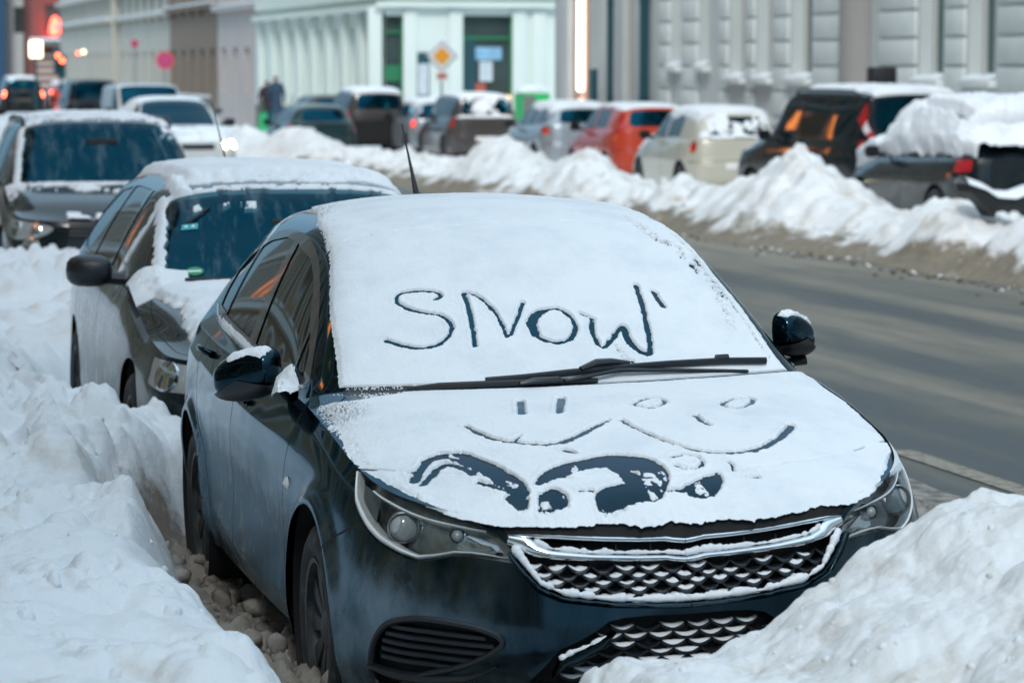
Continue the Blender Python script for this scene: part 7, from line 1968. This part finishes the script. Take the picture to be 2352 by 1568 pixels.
# ---- two people walking on the far pavement
def person(label, x, y, z0, h, coat, legs, skin, hair, face=1, rz=0.0, carry=None):
    """one continuous skinned body, back to the camera, mid-stride"""
    k = h / 1.75
    J = [('pel', (0, 0, .95), .135), ('waist', (0, 0, 1.10), .125), ('chest', (0, -.01, 1.32), .165), ('neck', (0, 0, 1.50), .065), ('head', (0, -.01, 1.60), .085), ('crown', (0, 0, 1.70), .075),
         ('shL', (.17, 0, 1.41), .075), ('elL', (.24, .03, 1.15), .055), ('wrL', (.22, -.09, .93), .035), ('haL', (.21, -.13, .86), .032),
         ('shR', (-.17, 0, 1.41), .075), ('elR', (-.25, -.02, 1.15), .055), ('wrR', (-.24, .06, .93), .035), ('haR', (-.235, .09, .86), .032),
         ('hiL', (.09, 0, .90), .10), ('knL', (.11, -.08, .50), .065), ('anL', (.10, .02, .10), .045), ('toL', (.11, -.14, .04), .035),
         ('hiR', (-.09, 0, .90), .10), ('knR', (-.10, .02, .50), .065), ('anR', (-.10, .20, .13), .045), ('toR', (-.11, .06, .04), .035)]
    E_ = [(0, 1), (1, 2), (2, 3), (3, 4), (4, 5), (2, 6), (6, 7), (7, 8), (8, 9), (2, 10), (10, 11), (11, 12), (12, 13), (0, 14), (14, 15), (15, 16), (16, 17), (0, 18), (18, 19), (19, 20), (20, 21)]
    me = bpy.data.meshes.new('body'); me.from_pydata([tuple(c * k for c in j[1]) for j in J], E_, [])
    ob = bpy.data.objects.new('person', me); COL.objects.link(ob)
    sk = ob.modifiers.new('skin', 'SKIN')
    if not me.skin_vertices: 
        bpy.context.view_layer.objects.active = ob; bpy.ops.object.select_all(action='DESELECT'); ob.select_set(True); bpy.ops.mesh.customdata_skin_add()
    for i, j in enumerate(J): me.skin_vertices[0].data[i].radius = (j[2] * k, j[2] * k * (.75 if j[0] in ('chest', 'waist') else 1))
    me.skin_vertices[0].data[0].use_root = True
    ss = ob.modifiers.new('sub', 'SUBSURF'); ss.levels = ss.render_levels = 2
    dg = bpy.context.evaluated_depsgraph_get(); dg.update(); m2 = bpy.data.meshes.new_from_object(ob.evaluated_get(dg)); old = ob.data
    ob.modifiers.clear(); ob.data = m2
    m2.materials.clear()
    for m in (coat, legs, skin, hair): m2.materials.append(m)
    for p in m2.polygons:
        c = p.center / k; p.use_smooth = True
        p.material_index = 1 if c.z < .82 and abs(c.x) < .19 else (3 if c.z > 1.60 and c.y > -.04 or c.z > 1.67 else 2) if c.z > 1.53 or (c.z < .90 and abs(c.x) > .19) else 0
    ob.location = (x, y, z0); ob.rotation_euler = (0, 0, rz); tag(ob, label, 'person')
    mb = MB(); mb.lathe([(.68 * k, .20 * k), (.80 * k, .185 * k), (1.0 * k, .16 * k), (1.2 * k, .175 * k), (1.38 * k, .175 * k), (1.47 * k, .10 * k)], 20, axis='z'); mb.V[-1] *= np.array([1, .75, 1]); mb.build('coat', coat, ob)
    return ob
M['coat_blue'] = pmat('blue grey padded coat', (.022, .05, .09), .8, var=.3, vscale=8); M['coat_dark'] = pmat('dark plum coat', (.035, .018, .03), .8, var=.3, vscale=8)
M['jeans'] = pmat('blue trousers', (.02, .14, .22), .8); M['dark_legs'] = pmat('dark trousers', (.012, .03, .04), .8); M['skin'] = pmat('skin', (.45, .27, .20), .6); M['hair'] = pmat('dark hair', (.015, .012, .012), .6)
yp = 88.0
zz = float(GZ(yp)) + .30
person('person in a blue grey coat and blue trousers walking on the snowy pavement', fx(634, yp), yp, zz, 1.80, M['coat_blue'], M['jeans'], M['skin'], M['hair'], rz=math.pi)
person('shorter person in a dark plum coat beside the one in the blue coat', fx(613, yp + .6), yp + .6, zz, 1.66, M['coat_dark'], M['dark_legs'], M['skin'], M['hair'], rz=math.pi * .9)
o_ = MB(); G = []
for j in range(9):
    v = j / 8; G.append([(fx(603, yp) + (.17 - .05 * v) * math.cos(t), yp - .15 + .09 * math.sin(t), zz + .08 + .55 * v) for t in np.linspace(0, 2 * math.pi, 17)])
o_.grid(G); o_.tube([(fx(603, yp) - .1, yp - .15, zz + .62), (fx(603, yp), yp - .15, zz + .84), (fx(603, yp) + .1, yp - .15, zz + .62)], .012, 6); tag(o_.build('shopping_bag', pmat('green bag', (.02, .38, .14), .5), None), 'bright green shopping bag carried by the shorter pedestrian', 'bag')
# low dark railing behind the far traffic
rl = empty('railing', (0, 0, 0), 0, 'low dark railing with snow on its top rail in front of the brown house', 'railing')
mb = MB()
for i in range(26): mb.lathe([(-.7, .02), (.75, .02)], 6, axis='z', org=(14.6, 118 + 1.1 * i, 0))
mb.box((14.57, 118, .72), (14.63, 145.6, .78)); mb.box((14.57, 118, .05), (14.63, 145.6, .10)); mb.build('bars', M['teal_frame'], rl)
mb = MB(); mb.box((14.54, 118, .781), (14.66, 145.6, .86), 0, .02); mb.build('rail_snow', M['snow'], rl)
